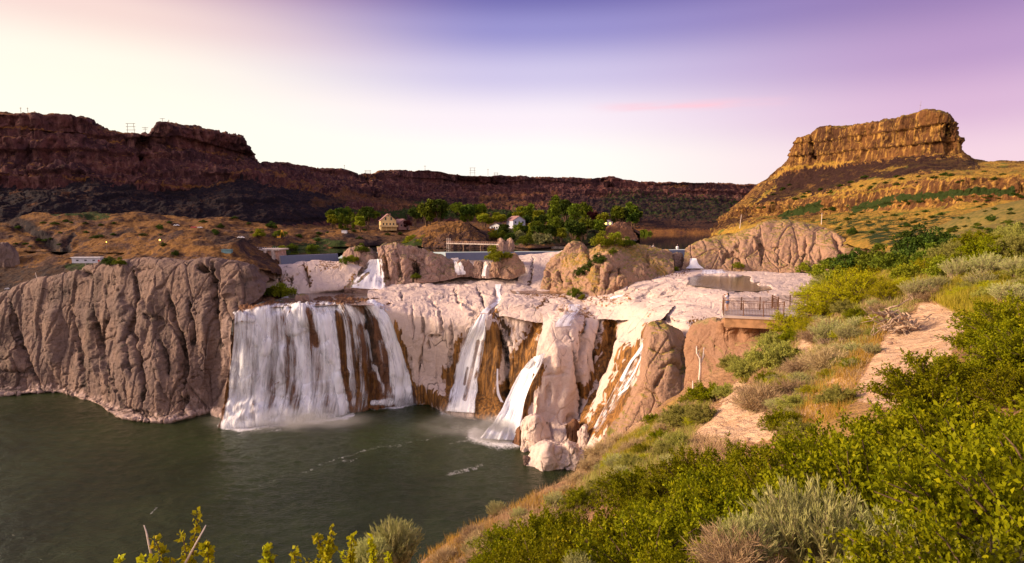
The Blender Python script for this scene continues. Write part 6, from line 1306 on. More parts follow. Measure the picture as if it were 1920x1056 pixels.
# weirs
def weir(label, a, b, group='weirs of the dam'):
    A = P(a[0], a[1], LAKE + 0.5); B = P(b[0], b[1], LAKE + 0.5); A[2] = B[2] = 0
    d = B - A; L = np.linalg.norm(d); d = d / L; nrm = np.array([d[1], -d[0], 0])
    if nrm[1] > 0: nrm = -nrm
    r = empty('weir', (A[0], A[1], LAKE), 0, label, 'weir', group)
    prof = [(-1.2, 0.30), (0.9, 0.30), (1.1, -0.2), (2.6, -5.6), (2.6, -9), (-1.2, -9)]
    m = MB(); vs = []
    for e in (0, L):
        for f, z in prof: p = d * e + nrm * f; vs.append((p[0], p[1], z))
    n = len(prof); m.add(vs, [(i, (i + 1) % n, n + (i + 1) % n, n + i) for i in range(n)] + [tuple(range(n)), tuple(range(2 * n - 1, n - 1, -1))])
    m.build('weir_wall', M['concrete'], r)
    nu, nv = max(12, int(L * 1.2)), 14
    U, V = np.meshgrid(np.linspace(0, L, nu), np.linspace(0, 1, nv))
    off = np.interp(V, [0, 0.12, 1], [0.95, 1.25, 2.9]); z = np.interp(V, [0, 0.12, 1], [0.36, 0.0, -5.7])
    G = np.stack([d[0] * U + nrm[0] * off, d[1] * U + nrm[1] * off, z], -1)
    me = np_mesh('water_veil', G, grid_faces(nv, nu), True, {'dens': np.full(U.shape, 0.8)}, np.stack([U, V * 6], -1).reshape(-1, 2))
    link('water_veil', me, M['veil'], r)
weir('leftmost long weir with a blue grey water veil', (524, 479), (632, 475)); weir('short weir feeding the white cascade', (686, 474), (718, 473.4)); weir('long weir behind the veil fall and the lime bush', (835, 473.2), (978, 471.8)); weir('weir behind the pale slab left of the island', (975, 471.8), (1066, 471)); weir('far right weir behind the russet blocks', (1192, 469), (1300, 468))
# concrete intake
r = empty('concrete_intake', tuple(P(503, 500, 402)), 0, 'pinkish concrete intake block with two sloping buttresses', 'intake structure')
def sl_px(m, quad, Y, th):
    """a slab whose front face shows as the pixel quad at distance Y, th metres deep"""
    o = np.array(r.location); f = [P(a, b, Y) - o for a, b in quad]; bk = [p + np.array([0, th, 0]) for p in f]
    n = len(quad); m.add(f + bk, [tuple(range(n - 1, -1, -1)), tuple(range(n, 2 * n))] + [(i, (i + 1) % n, n + (i + 1) % n, n + i) for i in range(n)])
m = MB(); sl_px(m, [(466, 470), (521, 470), (525, 498), (468, 508)], 404, 14); m.build('intake_wall', M['pinkcon'], r)
m = MB(); sl_px(m, [(495, 469), (500, 469), (492, 494), (486, 494)], 401, 3); m.build('buttress', M['concrete'], r)
m = MB(); sl_px(m, [(508, 469), (512, 469), (516, 496), (511, 496)], 401, 3); m.build('buttress', M['concrete'], r)
m = MB(); sl_px(m, [(463, 467.5), (523, 467.5), (523, 470), (463, 470)], 402, 18); m.build('deck_slab', M['concrete'], r)
m = MB()
for k in range(14): sl_px(m, [(466 + k * 4.2, 463.5), (466.7 + k * 4.2, 463.5), (466.7 + k * 4.2, 467.4), (466 + k * 4.2, 467.4)], 404, 0.2)
m.build('railing', M['greymetal'], r)
# houses
def house(label, px, pyb, wpx, rz, W, D, Hh, Rh, wall, roof, wins, extra=None, lit=()):
    g = hit(px, pyb, FB); s = wpx * g.y / F / W
    r = empty('house', (g.x, g.y, g.z - 0.6), rz, label, 'house'); r.scale = (s, s, s)
    m = MB(); w2, d2 = W / 2, D / 2
    vs = [(-w2, -d2, 0), (w2, -d2, 0), (w2, d2, 0), (-w2, d2, 0), (-w2, -d2, Hh), (w2, -d2, Hh), (w2, d2, Hh), (-w2, d2, Hh), (0, -d2, Hh + Rh), (0, d2, Hh + Rh)]
    m.add(vs, [(0, 1, 5, 8, 4), (2, 3, 7, 9, 6), (1, 2, 6, 5), (3, 0, 4, 7), (3, 2, 1, 0)]); m.build('wall', wall, r)
    m = MB(); e = 0.5; th = 0.25
    for sx in (-1, 1):
        a = (sx * (w2 + e), -d2 - e, Hh - e * Rh / w2); b = (0, -d2 - e, Hh + Rh); c = (0, d2 + e, Hh + Rh); d = (sx * (w2 + e), d2 + e, Hh - e * Rh / w2)
        m.add([(p[0], p[1], p[2] + k) for k in (0.03, th) for p in (a, b, c, d)], [(0, 1, 2, 3), (7, 6, 5, 4), (0, 4, 5, 1), (1, 5, 6, 2), (2, 6, 7, 3), (3, 7, 4, 0)])
    rf = m.build('roof', roof, r)
    m = MB(); m.box((w2 * 0.4, d2 * 0.3, Hh + Rh * 0.9), (0.7, 0.7, 1.8)); m.build('chimney', roof, rf)
    for k, (x, z, a, b) in enumerate(wins):
        m = MB(); m.box((x, -d2 - 0.02, z), (a, 0.12, b)); wn = m.build('window', M['lamp'] if k in lit else M['glass'], r)
        m = MB(); m.box((x, -d2 - 0.06, z - b / 2 - 0.08), (a + 0.3, 0.2, 0.12)); m.build('sill', M['white'], wn)
    if extra: extra(r, W, D, Hh)
    return r
def cream_x(r, W, D, H):
    m = MB(); m.box((0, -D / 2 - 1.4, 2.7), (W + 2.0, 2.8, 0.3)); m.box((0, -D / 2 - 2.7, 3.3), (W + 2.0, 0.12, 1.0)); m.build('balcony', M['cream'], r)
    for k in range(4): m = MB(); m.box((-W / 2 + 0.3 + k * (W - 0.6) / 3, -D / 2 - 2.6, 1.27), (0.3, 0.3, 2.54)); m.build('post', M['cream'], r)
house('cream three storey gabled house with balcony and dark windows', 727, 431, 28, R(18), 11, 13, 7.2, 4.6, M['cream'], M['roofpink'], [(-2, 8.4, 1.1, 2.2), (2, 8.4, 1.1, 2.2), (-3.6, 4.6, 1.0, 1.5), (-1.2, 4.6, 1.0, 1.5), (1.2, 4.6, 1.0, 1.5), (3.6, 4.6, 1.0, 1.5), (0, 10.4, 0.8, 0.9)], cream_x)
house('dusty pink house with a brown roof behind the cream gabled one', 752, 430, 22, R(40), 9, 10, 5, 3, M['pink'], M['roofpink'], [(-2.4, 3.4, 1, 1.3), (0, 3.4, 1, 1.3), (2.4, 3.4, 1, 1.3)])
house('white gabled house with five windows beside an orange shed', 934, 434, 23, R(-18), 10, 12, 4.6, 2.4, M['white'], M['roof'], [(-3, 3.6, 1.2, 1.3), (-1.2, 3.6, 1.2, 1.3), (1.0, 3.6, 1.2, 1.3), (3, 3.6, 1.2, 1.3), (0.6, 1.3, 1.2, 0.9)])
house('blue grey two storey house with a brown roof behind the white one', 967, 428, 25, R(25), 10, 12, 6.2, 3, M['bluegrey'], M['roofpink'], [(-3, 4.8, 1.1, 1.4), (0, 4.8, 1.1, 1.4), (3, 4.8, 1.1, 1.4), (-2, 1.6, 1.1, 1.4), (2, 1.6, 1.1, 1.4)])
house('pale house with yellow lit windows among the trees', 1140, 422, 17, R(-10), 9, 9, 3.6, 2.2, M['white'], M['roofpink'], [(-2, 2.0, 1.6, 1.4), (2, 2.0, 1.6, 1.4)], None, (0, 1))
def shed(label, name, cat, px, pyb, wpx, dims, mat, rmat, names=FB, rz=0.0, win=0):
    g = hit(px, pyb, names); s = wpx * g.y / F / dims[0]
    r = empty(name, (g.x, g.y, g.z - 0.4), rz, label, cat); r.scale = (s, s, s)
    m = MB(); m.box((0, 0, dims[2] / 2), dims); m.build('wall', mat, r)
    m = MB(); m.box((0, 0, dims[2] + 0.12), (dims[0] + 0.6, dims[1] + 0.6, 0.2)); m.build('roof', rmat, r)
    for k in range(win):
        m = MB(); m.box((-dims[0] / 2 + (k + 0.5) * dims[0] / win, -dims[1] / 2 - 0.02, dims[2] * 0.5), (dims[0] / win * 0.35, 0.1, dims[2] * 0.35)); m.build('window', M['glass'], r)
    return r
shed('small orange wooden shed left of the white gabled house', 'garden_shed', 'shed', 921, 434, 12, (6, 5, 3), M['orange'], M['roof'], win=1)
shed('faded teal metal container behind the ochre hump', 'metal_container', 'container', 426, 474, 18, (7, 3, 2.8), M['teal'], M['teal'], ['left_hillside_terrain'])
shed('small white shed on the dirt bank left of the village', 'garden_shed', 'shed', 646, 437, 9, (5, 4, 3), M['white'], M['greymetal'])
# long white shed on a post at the cliff edge
g = hit(174, 499, ['left_hillside_terrain']); s = 50 * g.y / F / 18.0
r = empty('viewing_shed', (g.x, g.y - 4, g.z), R(4), 'long pale grey shed on a single post at the cliff edge', 'shed'); r.scale = (s, s, s)
m = MB(); m.box((0, 0, 4.2), (18, 3.5, 3.6)); m.build('wall', M['greymetal'], r)
m = MB(); m.box((0, -0.3, 6.2), (18.8, 4.6, 0.35)); m.build('roof', M['white'], r)
for k in range(3): m = MB(); m.box((-5.5 + k * 5.2, -1.78, 4.3), (1.5, 0.12, 0.9)); m.build('window', M['glass'], r)
m = MB(); m.box((-1.5, 0, 1.2), (0.7, 0.7, 2.6)); m.build('post', M['concrete'], r)
m = MB(); m.box((8.1, -1.79, 4.0), (1.2, 0.1, 1.2)); m.build('red_sign', M['red'], r)
# vehicles parked far off
def car(label, px, pyb, wpx, mat, names, rz=0.0, name='parked_car', cat='car'):
    g = hit(px, pyb, names); s = wpx * g.y / F / 4.6
    r = empty(name, (g.x, g.y, g.z), rz, label, cat); r.scale = (s, s, s)
    m = MB()
    prof = [(-2.3, 0.35), (2.3, 0.35), (2.3, 0.85), (1.3, 1.0), (0.7, 1.5), (-1.1, 1.5), (-1.8, 1.0), (-2.3, 0.9)]
    n = len(prof); m.add([(x, y, z) for y in (-0.9, 0.9) for x, z in prof], [tuple(range(n)), tuple(range(2 * n - 1, n - 1, -1))] + [(i, (i + 1) % n, n + (i + 1) % n, n + i) for i in range(n)])
    m.build('body', mat, r)
    for x in (-1.4, 1.4):
        for y in (-0.85, 0.85): m = MB(); m.tube([(x, y - 0.12, 0.36), (x, y + 0.12, 0.36)], 0.36, 10); m.build('wheel', M['glass'], r)
    for y in (-0.91, 0.91): m = MB(); m.box((-0.2, y, 1.2), (1.5, 0.04, 0.4)); m.build('window', M['glass'], r)
LHH = ['left_hillside_terrain', 'canyon_wall_terrain']
car('tiny red car parked on the left hillside', 364, 428, 11, M['red'], LHH); car('tiny white car right beside the red one', 375, 428, 9, M['white'], LHH); car('tiny white car left of the red one on the left hillside', 331, 424, 10, M['white'], LHH); car('white van parked on the rise above the ochre hump', 452, 447, 12, M['white'], LHH); car('pale car on the road at the far left edge', 15, 543, 10, M['greymetal'], LHH)
# yellow excavator
g = hit(523, 448, FB + LHH); s = 1.0 * g.y / 480
r = empty('excavator', (g.x, g.y, g.z), R(20), 'yellow excavator with raised bent arm among green bushes', 'excavator'); r.scale = (s, s, s)
m = MB(); m.box((0, 0, 1.6), (3.0, 2.4, 1.5)); m.build('body', M['yellow'], r)
m = MB(); m.box((-0.6, -0.8, 2.9), (1.2, 1.0, 1.2)); m.build('cab', M['glass'], r)
for y in (-1.0, 1.0): m = MB(); m.box((0, y, 0.45), (3.6, 0.6, 0.9)); m.build('track', M['roof'], r)
m = MB(); m.tube([(1.0, 0, 2.2), (2.6, 0, 7.5)], [0.45, 0.35], 6); m.tube([(2.6, 0, 7.5), (4.6, 0, 1.6)], [0.35, 0.25], 6); m.build('arm', M['yellow'], r)
m = MB(); m.box((4.7, 0, 1.2), (0.9, 1.0, 0.9)); m.build('bucket', M['roof'], r)
# footbridge over the reservoir arm
A = P(838, 456, 498); B = P(936, 459, 472); zb = (A[2] + B[2]) / 2
r = empty('footbridge', (A[0], A[1], zb), 0, 'long low pinkish footbridge with a railing and an end tower', 'footbridge')
d = np.array([B[0] - A[0], B[1] - A[1]]); L = np.hypot(*d); an = math.atan2(d[1], d[0])
r.rotation_euler[2] = an
m = MB(); m.box((L / 2, 0, 0), (L, 2.2, 0.9)); m.build('deck', M['concrete'], r)
m = MB(); m.box((L / 2, -1, 2.0), (L, 0.14, 0.18)); m.box((L / 2, -1, 1.2), (L, 0.10, 0.12))
for k in range(26): m.box((k * L / 25, -1, 1.2), (0.14, 0.14, 1.7))
m.build('railing', M['pinkcon'], r)
for x in (0.5, 2.5): m = MB(); m.tube([(x, -1, -5), (x * 1.2, -1, 4.6)], 0.22, 6); m.tube([(x, 1, -5), (x * 1.2, 1, 4.6)], 0.22, 6); m.build('tower_post', M['concrete'], r)
for k in (0.33, 0.66): m = MB(); m.box((L * k, 0, -3.05), (0.35, 1.0, 5.2)); m.build('pier', M['wood'], r)
# ruined gatehouse right of the bridge
outcrop('rock_stack', 'jagged grey pink rock stack at the right end of the footbridge', [[(926, 480, 478), (946, 482, 474), (968, 481, 478)], [(930, 472, 480), (948, 474, 477), (965, 472, 480)], [(932, 458, 482), (940, 452, 481), (952, 456, 481), (960, 449, 481), (964, 456, 482)], [(934, 450, 484), (940, 446, 484), (948, 454, 484), (957, 445, 484), (963, 449, 485)], [(934, 462, 494), (963, 462, 494)], [(934, 484, 498), (963, 484, 498)]], 80, 70, M['brown'], d_lump(71, 4, 0.9), (), None, 71)
outcrop('rock_bank', 'dark maroon rock bank rising from the water below the lit house', [[(1128, 452, 640), (1165, 452, 630), (1198, 449, 640)], [(1130, 444, 645), (1165, 443, 636), (1194, 443, 645)], [(1136, 430, 655), (1160, 424, 650), (1185, 428, 655)], [(1138, 426, 665), (1160, 418, 664), (1178, 422, 666), (1188, 430, 668)], [(1138, 440, 690), (1188, 440, 690)]], 110, 70, M['wet'], d_lump(72, 9, 1.6), (), None, 72)
outcrop('rock_mound', 'brown and ochre rock mound on the bank behind the footbridge', [[(790, 466, 520), (850, 466, 515), (925, 465, 520)], [(792, 456, 530), (850, 456, 522), (920, 457, 530)], [(798, 440, 545), (835, 436, 540), (880, 440, 540), (912, 450, 545)], [(802, 432, 560), (835, 416, 565), (865, 416, 565), (890, 430, 560), (910, 444, 560)], [(802, 440, 600), (835, 420, 600), (865, 420, 600), (905, 446, 600)]], 150, 90, M['hill'], d_lump(73, 9, 1.4), (), {'grass': [([(800, 446), (815, 436), (838, 421), (862, 424)], 9, 1.0), ([(870, 424), (890, 436)], 5, 0.6)]}, 73)
# jetties and floats
def jetty(label, a, b, z=LAKE + 0.6, w=1.6):
    A = P(a[0], a[1], z); B = P(b[0], b[1], z); d = B - A; L = float(np.hypot(d[0], d[1]))
    r = empty('jetty', tuple(A), math.atan2(d[1], d[0]), label, 'jetty')
    m = MB(); m.box((L / 2, 0, 0), (L, w, 0.35)); m.build('deck', M['concrete'], r)
    for k in range(4): m = MB(); m.tube([(L * (k + 0.5) / 4, 0, -2.0), (L * (k + 0.5) / 4, 0, -0.2)], 0.25, 6); m.build('post', M['wood'], r)
jetty('pale jetty at the foot of the grey willows', (1024, 458.5), (1062, 458.5)); jetty('long pale jetty nearer than the other one by the willows', (1030, 463.5), (1060, 463.5)); jetty('pale boat dock below the dark maroon rock bank', (1168, 449.5), (1194, 449.5))
def buoy(label, px, py):
    p = P(px, py, LAKE + 0.1); r = empty('buoy', (p[0], p[1], LAKE), 0, label, 'buoy')
    m = MB(); m.tube([(0, 0, -0.4), (0, 0, 0.3), (0, 0, 1.1), (0, 0, 1.5)], [1.0, 1.4, 1.1, 0.3], 10); m.build('float', M['white'], r, True)
    m = MB(); m.tube([(0, 0, 1.4), (0, 0, 3.0)], 0.12, 5); m.box((0, 0, 3.0), (0.6, 0.12, 0.6)); m.build('marker', M['pinkcon'], r)
buoy('white buoy floating before the far right weir', 1225, 463.5); buoy('pale buoy further right, nearer the pink bluff', 1270, 464.5)
# poles, pylons, lamps
def pole(label, px, pyb, hpx, names, rad=0.16, lean=0.0, name='utility_pole', cat='pole', arms=0):
    g = hit(px, pyb, names); h = hpx * g.y / F
    r = empty(name, (g.x, g.y, g.z - 0.3), 0, label, cat)
    m = MB(); m.tube([(0, 0, 0), (lean * h, 0, h)], [rad, rad * 0.7], 6); m.build('pole', M['deadwood'] if arms == 0 else M['wire'], r)
    for k in range(arms): m = MB(); m.box((lean * h, 0, h - 1.0 - 3.2 * k), (5.0, 0.3, 0.3)); m.build('crossarm', M['wire'], r)
pole('leaning pale utility pole on the slope at the left of the butte', 1387, 428, 26, ['butte_terrain', 'rock_outcrop'], 0.4, 0.08); pole('pale utility pole behind the top of the pink bluff', 1540, 421, 22, ['butte_terrain', 'rock_outcrop'], 0.3)
pole('thin pale pole on the far left hillside', 72, 534, 24, ['left_hillside_terrain'], 0.22, -0.15)
RT = ['canyon_wall_terrain']
def rimpt(px):
    Y = float(np.interp(px, [a[0] for a in RIM], [a[2] for a in RIM])); py = float(np.interp(px, [a[0] for a in RIM], [a[1] for a in RIM]))
    return P(px, py + 2.0, Y + 25)
def pylon(label, px, hpx, style, wpx=10):
    p = rimpt(px); s = (p[1]) / F; h = hpx * s; w_ = wpx * s; rad = 0.10 + 0.22 * s
    r = empty('power_pylon', tuple(p), 0, label, 'pylon', 'power pylons along the canyon rim')
    m = MB()
    if style == 'h':
        for x in (-w_ / 2, w_ / 2): m.tube([(x, 0, -3), (x * 0.8, 0, h)], rad, 5)
        m.build('pole', M['wire'], r); m = MB()
        for k in (0.98, 0.72, 0.45): m.box((0, 0, h * k), (w_ * 1.25, rad * 1.6, rad * 1.6))
        m.build('crossarm', M['wire'], r)
    else:
        m.tube([(0, 0, -3), (0, 0, h)], rad, 5); m.build('pole', M['wire'], r)
        m = MB(); m.box((0, 0, h * 0.93), (w_, rad * 1.6, rad * 1.6))
        if style == 't2': m.box((0, 0, h * 0.75), (w_ * 0.8, rad * 1.6, rad * 1.6))
        m.build('crossarm', M['wire'], r)
for a in [('leftmost thin pylon on the left rim', 40, 16, 't', 3), ('second thin pylon from the left on the rim', 53, 16, 't', 3), ('third thin short pylon from the left on the rim', 66, 11, 't', 3), ('wide double post pylon in the notch of the left rim', 246, 22, 'h', 14), ('smaller double crossarm pylon right in the notch of the left rim', 273, 16, 't2', 11), ('pylon with a wide top bar at the left end of the left caprock', 305, 12, 't', 9), ('short single pylon on the left caprock', 317, 11, 't', 2), ('slim pylon on the middle rim', 646, 12, 't', 2), ('faint double post pylon in the middle notch', 690, 10, 'h', 10), ('stubby dark mast on the knob of the middle rim', 797, 11, 't', 4), ('double post pylon right of the middle knob', 886, 17, 'h', 9), ('thin lone pylon on the level rim', 915, 16, 't', 2), ('faint short pylon at the right of the level rim', 930, 9, 'h', 7)]: pylon(*a)
p = P(1723, 214, 690); r = empty('radio_mast', tuple(p), 0, 'hair thin mast on top of the butte', 'mast')
m = MB(); m.tube([(0, 0, -2), (1.5, 0, 15)], 0.12, 5); m.build('pole', M['wire'], r)
m = MB(); m.tube([(-0.6, 0, 10), (2.6, 0, 10)], 0.08, 5); m.build('crossarm', M['wire'], r)
def lamp(label, px, pyb, hpx, names, rad=0.5):
    g = hit(px, pyb, names); h = hpx * g.y / F
    r = empty('street_lamp', (g.x, g.y, g.z), 0, label, 'street lamp')
    m = MB(); m.tube([(0, 0, 0), (0, 0, h)], 0.12, 5); m.build('pole', M['wire'], r)
    m = MB(); m.tube([(0, 0, h - rad), (0, 0, h - rad * 0.3), (0, 0, h + rad * 0.4), (0, 0, h + rad)], [rad * 0.4, rad, rad, rad * 0.3], 8); m.build('lamp_head', M['lamp'], r, True)
lamp('yellow lamp lit above the ochre hump', 300, 458, 8, ['left_hillside_terrain'], 0.55); lamp('yellow lamp lit on the slope right of the pink bluff', 1692, 446, 6, ['butte_terrain', 'near_slope_terrain'], 0.4)
for k, (a, b, lab) in enumerate([(1102, 427, 'left lamp of the lit pair below the maroon tree'), (1107, 427, 'right lamp of the lit pair below the maroon tree'), (1117, 425, 'lit lamp right under the maroon tree'), (1127, 425, 'lit lamp left of the lit house'), (1062, 430, 'single lamp glowing under the round green tree'), (1156, 418, 'white yellow lamp high at the right of the lit house')]): lamp(lab, a, b, 6, FB, 0.75)
lamp('grey lamp post above the long white shed', 201, 476, 22, ['left_hillside_terrain'], 0.3)
# ------------------------------------------------------------------ viewing platform
def pxy(px, py, z): p = P(px, py, z); return p
ZD = -8.35
fl = P(1355.5, 591.5, ZD); fr = P(1470, 596, ZD); bl = P(1352, 581.5, ZD); br = P(1468, 581.0, ZD)
far_l = P(1446, 577, ZD); far_r = P(1545, 576, ZD); far_fr = P(1530, 590, ZD)
c0 = Vector(tuple((fl + fr) / 2))
r = empty('viewing_platform', tuple(c0), 0, 'concrete viewing platform with a brown steel railing above the falls', 'viewing platform')
L2 = lambda p: (p[0] - c0.x, p[1] - c0.y)
m = MB(); m.prism([L2(fl), L2(fr), L2(far_fr), L2(far_r), L2(far_l), L2(bl)], -0.22, 0.0); m.build('deck', M['concrete'], r)
ins = lambda p, q, t: (p[0] * (1 - t) + q[0] * t, p[1] * (1 - t) + q[1] * t)
m = MB()
fa, fb = L2(fl), L2(fr); ctr = L2((far_l + fr) / 2)
wallp = [ins(fa, ctr, 0.03), ins(fb, ctr, 0.03), ins(L2(far_fr), ctr, 0.05), ins(L2(far_l), ctr, 0.06), ins(L2(bl), ctr, 0.06)]
m.prism(wallp, -1.05, -0.222); m.build('retaining_wall', simple('tan_retaining_wall', (0.42, 0.24, 0.12), 0.9, 0.1, 0.25, 2.0), r)
def fence(a, b, nposts, h=1.30, inset=0.08, skip=()):
    a = np.array(a); b = np.array(b); d = b - a; L = np.hypot(*d); an = math.atan2(d[1], d[0])
    for k in range(nposts):
        p = a + d * k / (nposts - 1)
        m = MB(); m.box((p[0], p[1], h / 2 + 0.06), (0.075, 0.075, h + 0.12), an); m.build('post', M['steel'], r)
    m = MB(); c = (a + b) / 2
    for z, t in ((h, 0.06), (h - 0.16, 0.035), (0.12, 0.035)): m.box((c[0], c[1], z), (L - 0.08, t, t * 0.8), an)
    n = int(L / 0.125)
    for k in range(1, n):
        p = a + d * k / n; m.box((p[0], p[1], h * 0.5 - 0.02), (0.024, 0.024, h - 0.30), an)
    m.build('railing_panel', M['steel'], r)
e = 0.10
F1 = (L2(fl)[0] + e, L2(fl)[1] + e); F2 = (L2(fr)[0], L2(fr)[1] + e); B1 = (L2(bl)[0] + e, L2(bl)[1] - e); B2 = (L2(far_l)[0], L2(br)[1] - e)
FL = (L2(far_l)[0], L2(far_l)[1] - e); FR = (L2(far_r)[0], L2(far_r)[1] - e)
fence(F1, F2, 4); fence(B1, F1, 2); fence((B1[0] + 0.02, B1[1]), B2, 4, 1.14); fence(B2, FL, 2, 1.14); fence((FL[0] + 0.05, FL[1]), FR, 4, 1.14)
m = MB(); m.tube([(B2[0] + 0.2, B2[1] + 0.3, 1.05), (B2[0] + 2.2, B2[1] + 0.2, 0.55)], 0.03, 6); m.build('handrail', M['steel'], r)
# ------------------------------------------------------------------ the person on the platform
def skin_mesh(name, joints, edges, mat, parent, root=0, sub=1):
    me = bpy.data.meshes.new(name); me.from_pydata([j[:3] for j in joints], edges, []); me.update()
    o = link(name, me, mat, parent)
    md = o.modifiers.new('skin', 'SKIN'); md.use_smooth_shade = True
    for k, j in enumerate(joints):
        sv = me.skin_vertices[0].data[k]; rr = j[3]; sv.radius = rr if isinstance(rr, tuple) else (rr, rr); sv.use_root = (k == root)
    if sub: s = o.modifiers.new('sub', 'SUBSURF'); s.levels = s.render_levels = sub
    return o
pp = P(1363.5, 583.2, ZD)
pe = empty('person', (pp[0], pp[1], ZD), R(35), 'woman with dark hair in a white top and blue shorts photographing from the platform corner', 'person'); pe.scale = (1.05,) * 3
M['skin'] = simple('skin', (0.46, 0.25, 0.16), 0.6, 0.3, 0.06, 8); M['hair'] = simple('dark_hair', (0.02, 0.013, 0.012), 0.5, 0.4, 0.2, 20)
M['top'] = simple('white_top', (0.66, 0.62, 0.72), 0.9, 0.2, 0.08, 10); M['denim'] = simple('blue_denim', (0.09, 0.16, 0.34), 0.9, 0.1, 0.2, 20); M['phone'] = simple('black_phone', (0.02, 0.02, 0.02), 0.3, 0.5, 0.1, 5)
# faces +y (towards the falls); both hands hold a phone in front of the face
J = [(0, 0, 0.92, (0.14, 0.10)), (0, 0, 1.08, (0.115, 0.085)), (0, 0.01, 1.27, (0.15, 0.095)), (0, 0.0, 1.40, (0.09, 0.07)), (0, 0.02, 1.47, 0.045), (0, 0.05, 1.54, (0.068, 0.078)), (0, 0.045, 1.62, (0.073, 0.088)),
     (0.09, 0, 0.84, 0.083), (0.10, 0.02, 0.48, 0.056), (0.10, -0.01, 0.27, 0.050), (0.10, -0.02, 0.075, 0.034), (0.11, 0.09, 0.035, (0.035, 0.028)), (0.115, 0.16, 0.025, (0.034, 0.018)),
     (-0.09, 0, 0.84, 0.083), (-0.10, 0.01, 0.48, 0.056), (-0.10, -0.02, 0.27, 0.050), (-0.10, -0.03, 0.075, 0.034), (-0.11, 0.08, 0.035, (0.035, 0.028)), (-0.115, 0.15, 0.025, (0.034, 0.018)),
     (0.18, 0.0, 1.36, 0.052), (0.24, 0.08, 1.12, 0.040), (0.14, 0.27, 1.34, 0.030), (0.085, 0.31, 1.42, (0.034, 0.018)),
     (-0.18, 0.0, 1.36, 0.052), (-0.24, 0.08, 1.12, 0.040), (-0.14, 0.27, 1.34, 0.030), (-0.085, 0.31, 1.42, (0.034, 0.018))]
E = [(0, 1), (1, 2), (2, 3), (3, 4), (4, 5), (5, 6), (0, 7), (7, 8), (8, 9), (9, 10), (10, 11), (11, 12), (0, 13), (13, 14), (14, 15), (15, 16), (16, 17), (17, 18), (3, 19), (19, 20), (20, 21), (21, 22), (3, 23), (23, 24), (24, 25), (25, 26)]
for sx, w0 in ((1, 22), (-1, 26)):
    for k in range(4):
        b = len(J); z = 1.435 + k * 0.019 - 0.012; x = sx * 0.083
        J += [(x - sx * 0.012, 0.345, z, 0.010), (x - sx * 0.035, 0.358, z + 0.006, 0.009), (x - sx * 0.055, 0.345, z + 0.008, 0.008)]; E += [(w0, b), (b, b + 1), (b + 1, b + 2)]
    b = len(J); J += [(sx * 0.075, 0.30, 1.455, 0.012), (sx * 0.052, 0.305, 1.478, 0.010)]; E += [(w0, b), (b, b + 1)]
# nose, ears
b = len(J); J += [(0, 0.135, 1.565, 0.013), (0, 0.15, 1.545, 0.014)]; E += [(5, b), (b, b + 1)]
body = skin_mesh('body', J, E, M['skin'], pe, 0, 1)
skin_mesh('hair', [(0, 0.015, 1.655, (0.086, 0.090)), (0, -0.02, 1.60, (0.090, 0.085)), (0, -0.055, 1.50, (0.085, 0.055)), (0, -0.085, 1.36, (0.075, 0.040)), (0, -0.09, 1.25, (0.045, 0.025))], [(0, 1), (1, 2), (2, 3), (3, 4)], M['hair'], pe)
skin_mesh('top', [(0, 0, 0.98, (0.150, 0.112)), (0, 0, 1.10, (0.135, 0.102)), (0, 0.01, 1.27, (0.170, 0.112)), (0, 0.0, 1.395, (0.105, 0.085)), (0.185, 0.0, 1.365, 0.066), (0.225, 0.05, 1.24, 0.058), (-0.185, 0.0, 1.365, 0.066), (-0.225, 0.05, 1.24, 0.058)], [(0, 1), (1, 2), (2, 3), (3, 4), (4, 5), (3, 6), (6, 7)], M['top'], pe)
skin_mesh('shorts', [(0, 0, 0.97, (0.150, 0.112)), (0, 0, 0.88, (0.165, 0.122)), (0.095, 0.0, 0.78, 0.100), (0.10, 0.01, 0.63, 0.092), (-0.095, 0.0, 0.78, 0.100), (-0.10, 0.0, 0.63, 0.092)], [(0, 1), (1, 2), (2, 3), (1, 4), (4, 5)], M['denim'], pe)
m = MB()
for sx in (-1, 1): m.tube([(sx * 0.028, 0.116, 1.597), (sx * 0.028, 0.128, 1.597)], 0.009, 8)
m.build('eyes', M['hair'], pe)
m = MB(); m.box((0, 0.126, 1.515), (0.04, 0.012, 0.010)); m.build('mouth', simple('lips', (0.35, 0.10, 0.08), 0.5, 0.3, 0.05, 5), pe)
ph = MB(); ph.box((0, 0.335, 1.452), (0.15, 0.010, 0.075)); po = ph.build('phone', M['phone']); po.location = pe.location; po.scale = pe.scale; po.rotation_euler = pe.rotation_euler
tag(po, 'black phone held up in both hands by the woman on the platform', 'phone')
# ------------------------------------------------------------------ deadwood
def branchy(name, label, loc, paths, mat, n=6):
    m = MB()
    for pts, r0 in paths: m.tube(pts, list(np.linspace(r0, r0 * 0.35, len(pts))), n)
    o = m.build(name, mat, None, True); o.location = loc; return tag(o, label, 'dead wood')
g = hit(1311, 716, ['rock_bluff', 'near_slope_terrain'])
branchy('dead_snag', 'bleached forked dead snag standing against the brown bluff', g, [([(0, 0, -0.3), (0.05, 0, 1.0), (0.0, 0, 1.7), (-0.25, 0, 2.1), (-0.28, 0, 2.6)], 0.11), ([(0.03, 0, 1.2), (0.22, 0, 1.8), (0.25, 0, 2.5)], 0.08), ([(0.0, 0, 1.5), (-0.12, 0, 1.9), (-0.06, 0, 2.3)], 0.05), ([(0.2, 0, 1.7), (0.36, 0.1, 2.0)], 0.035)], M['deadwood'])
g2 = hit(1298, 738, ['rock_bluff', 'near_slope_terrain'])
branchy('dead_snag', 'short bleached stump left of the forked snag', g2, [([(0, 0, -0.2), (0.03, 0, 0.4), (0.0, 0, 0.9)], 0.07), ([(0.02, 0, 0.4), (0.15, 0, 0.75)], 0.04)], M['deadwood'])
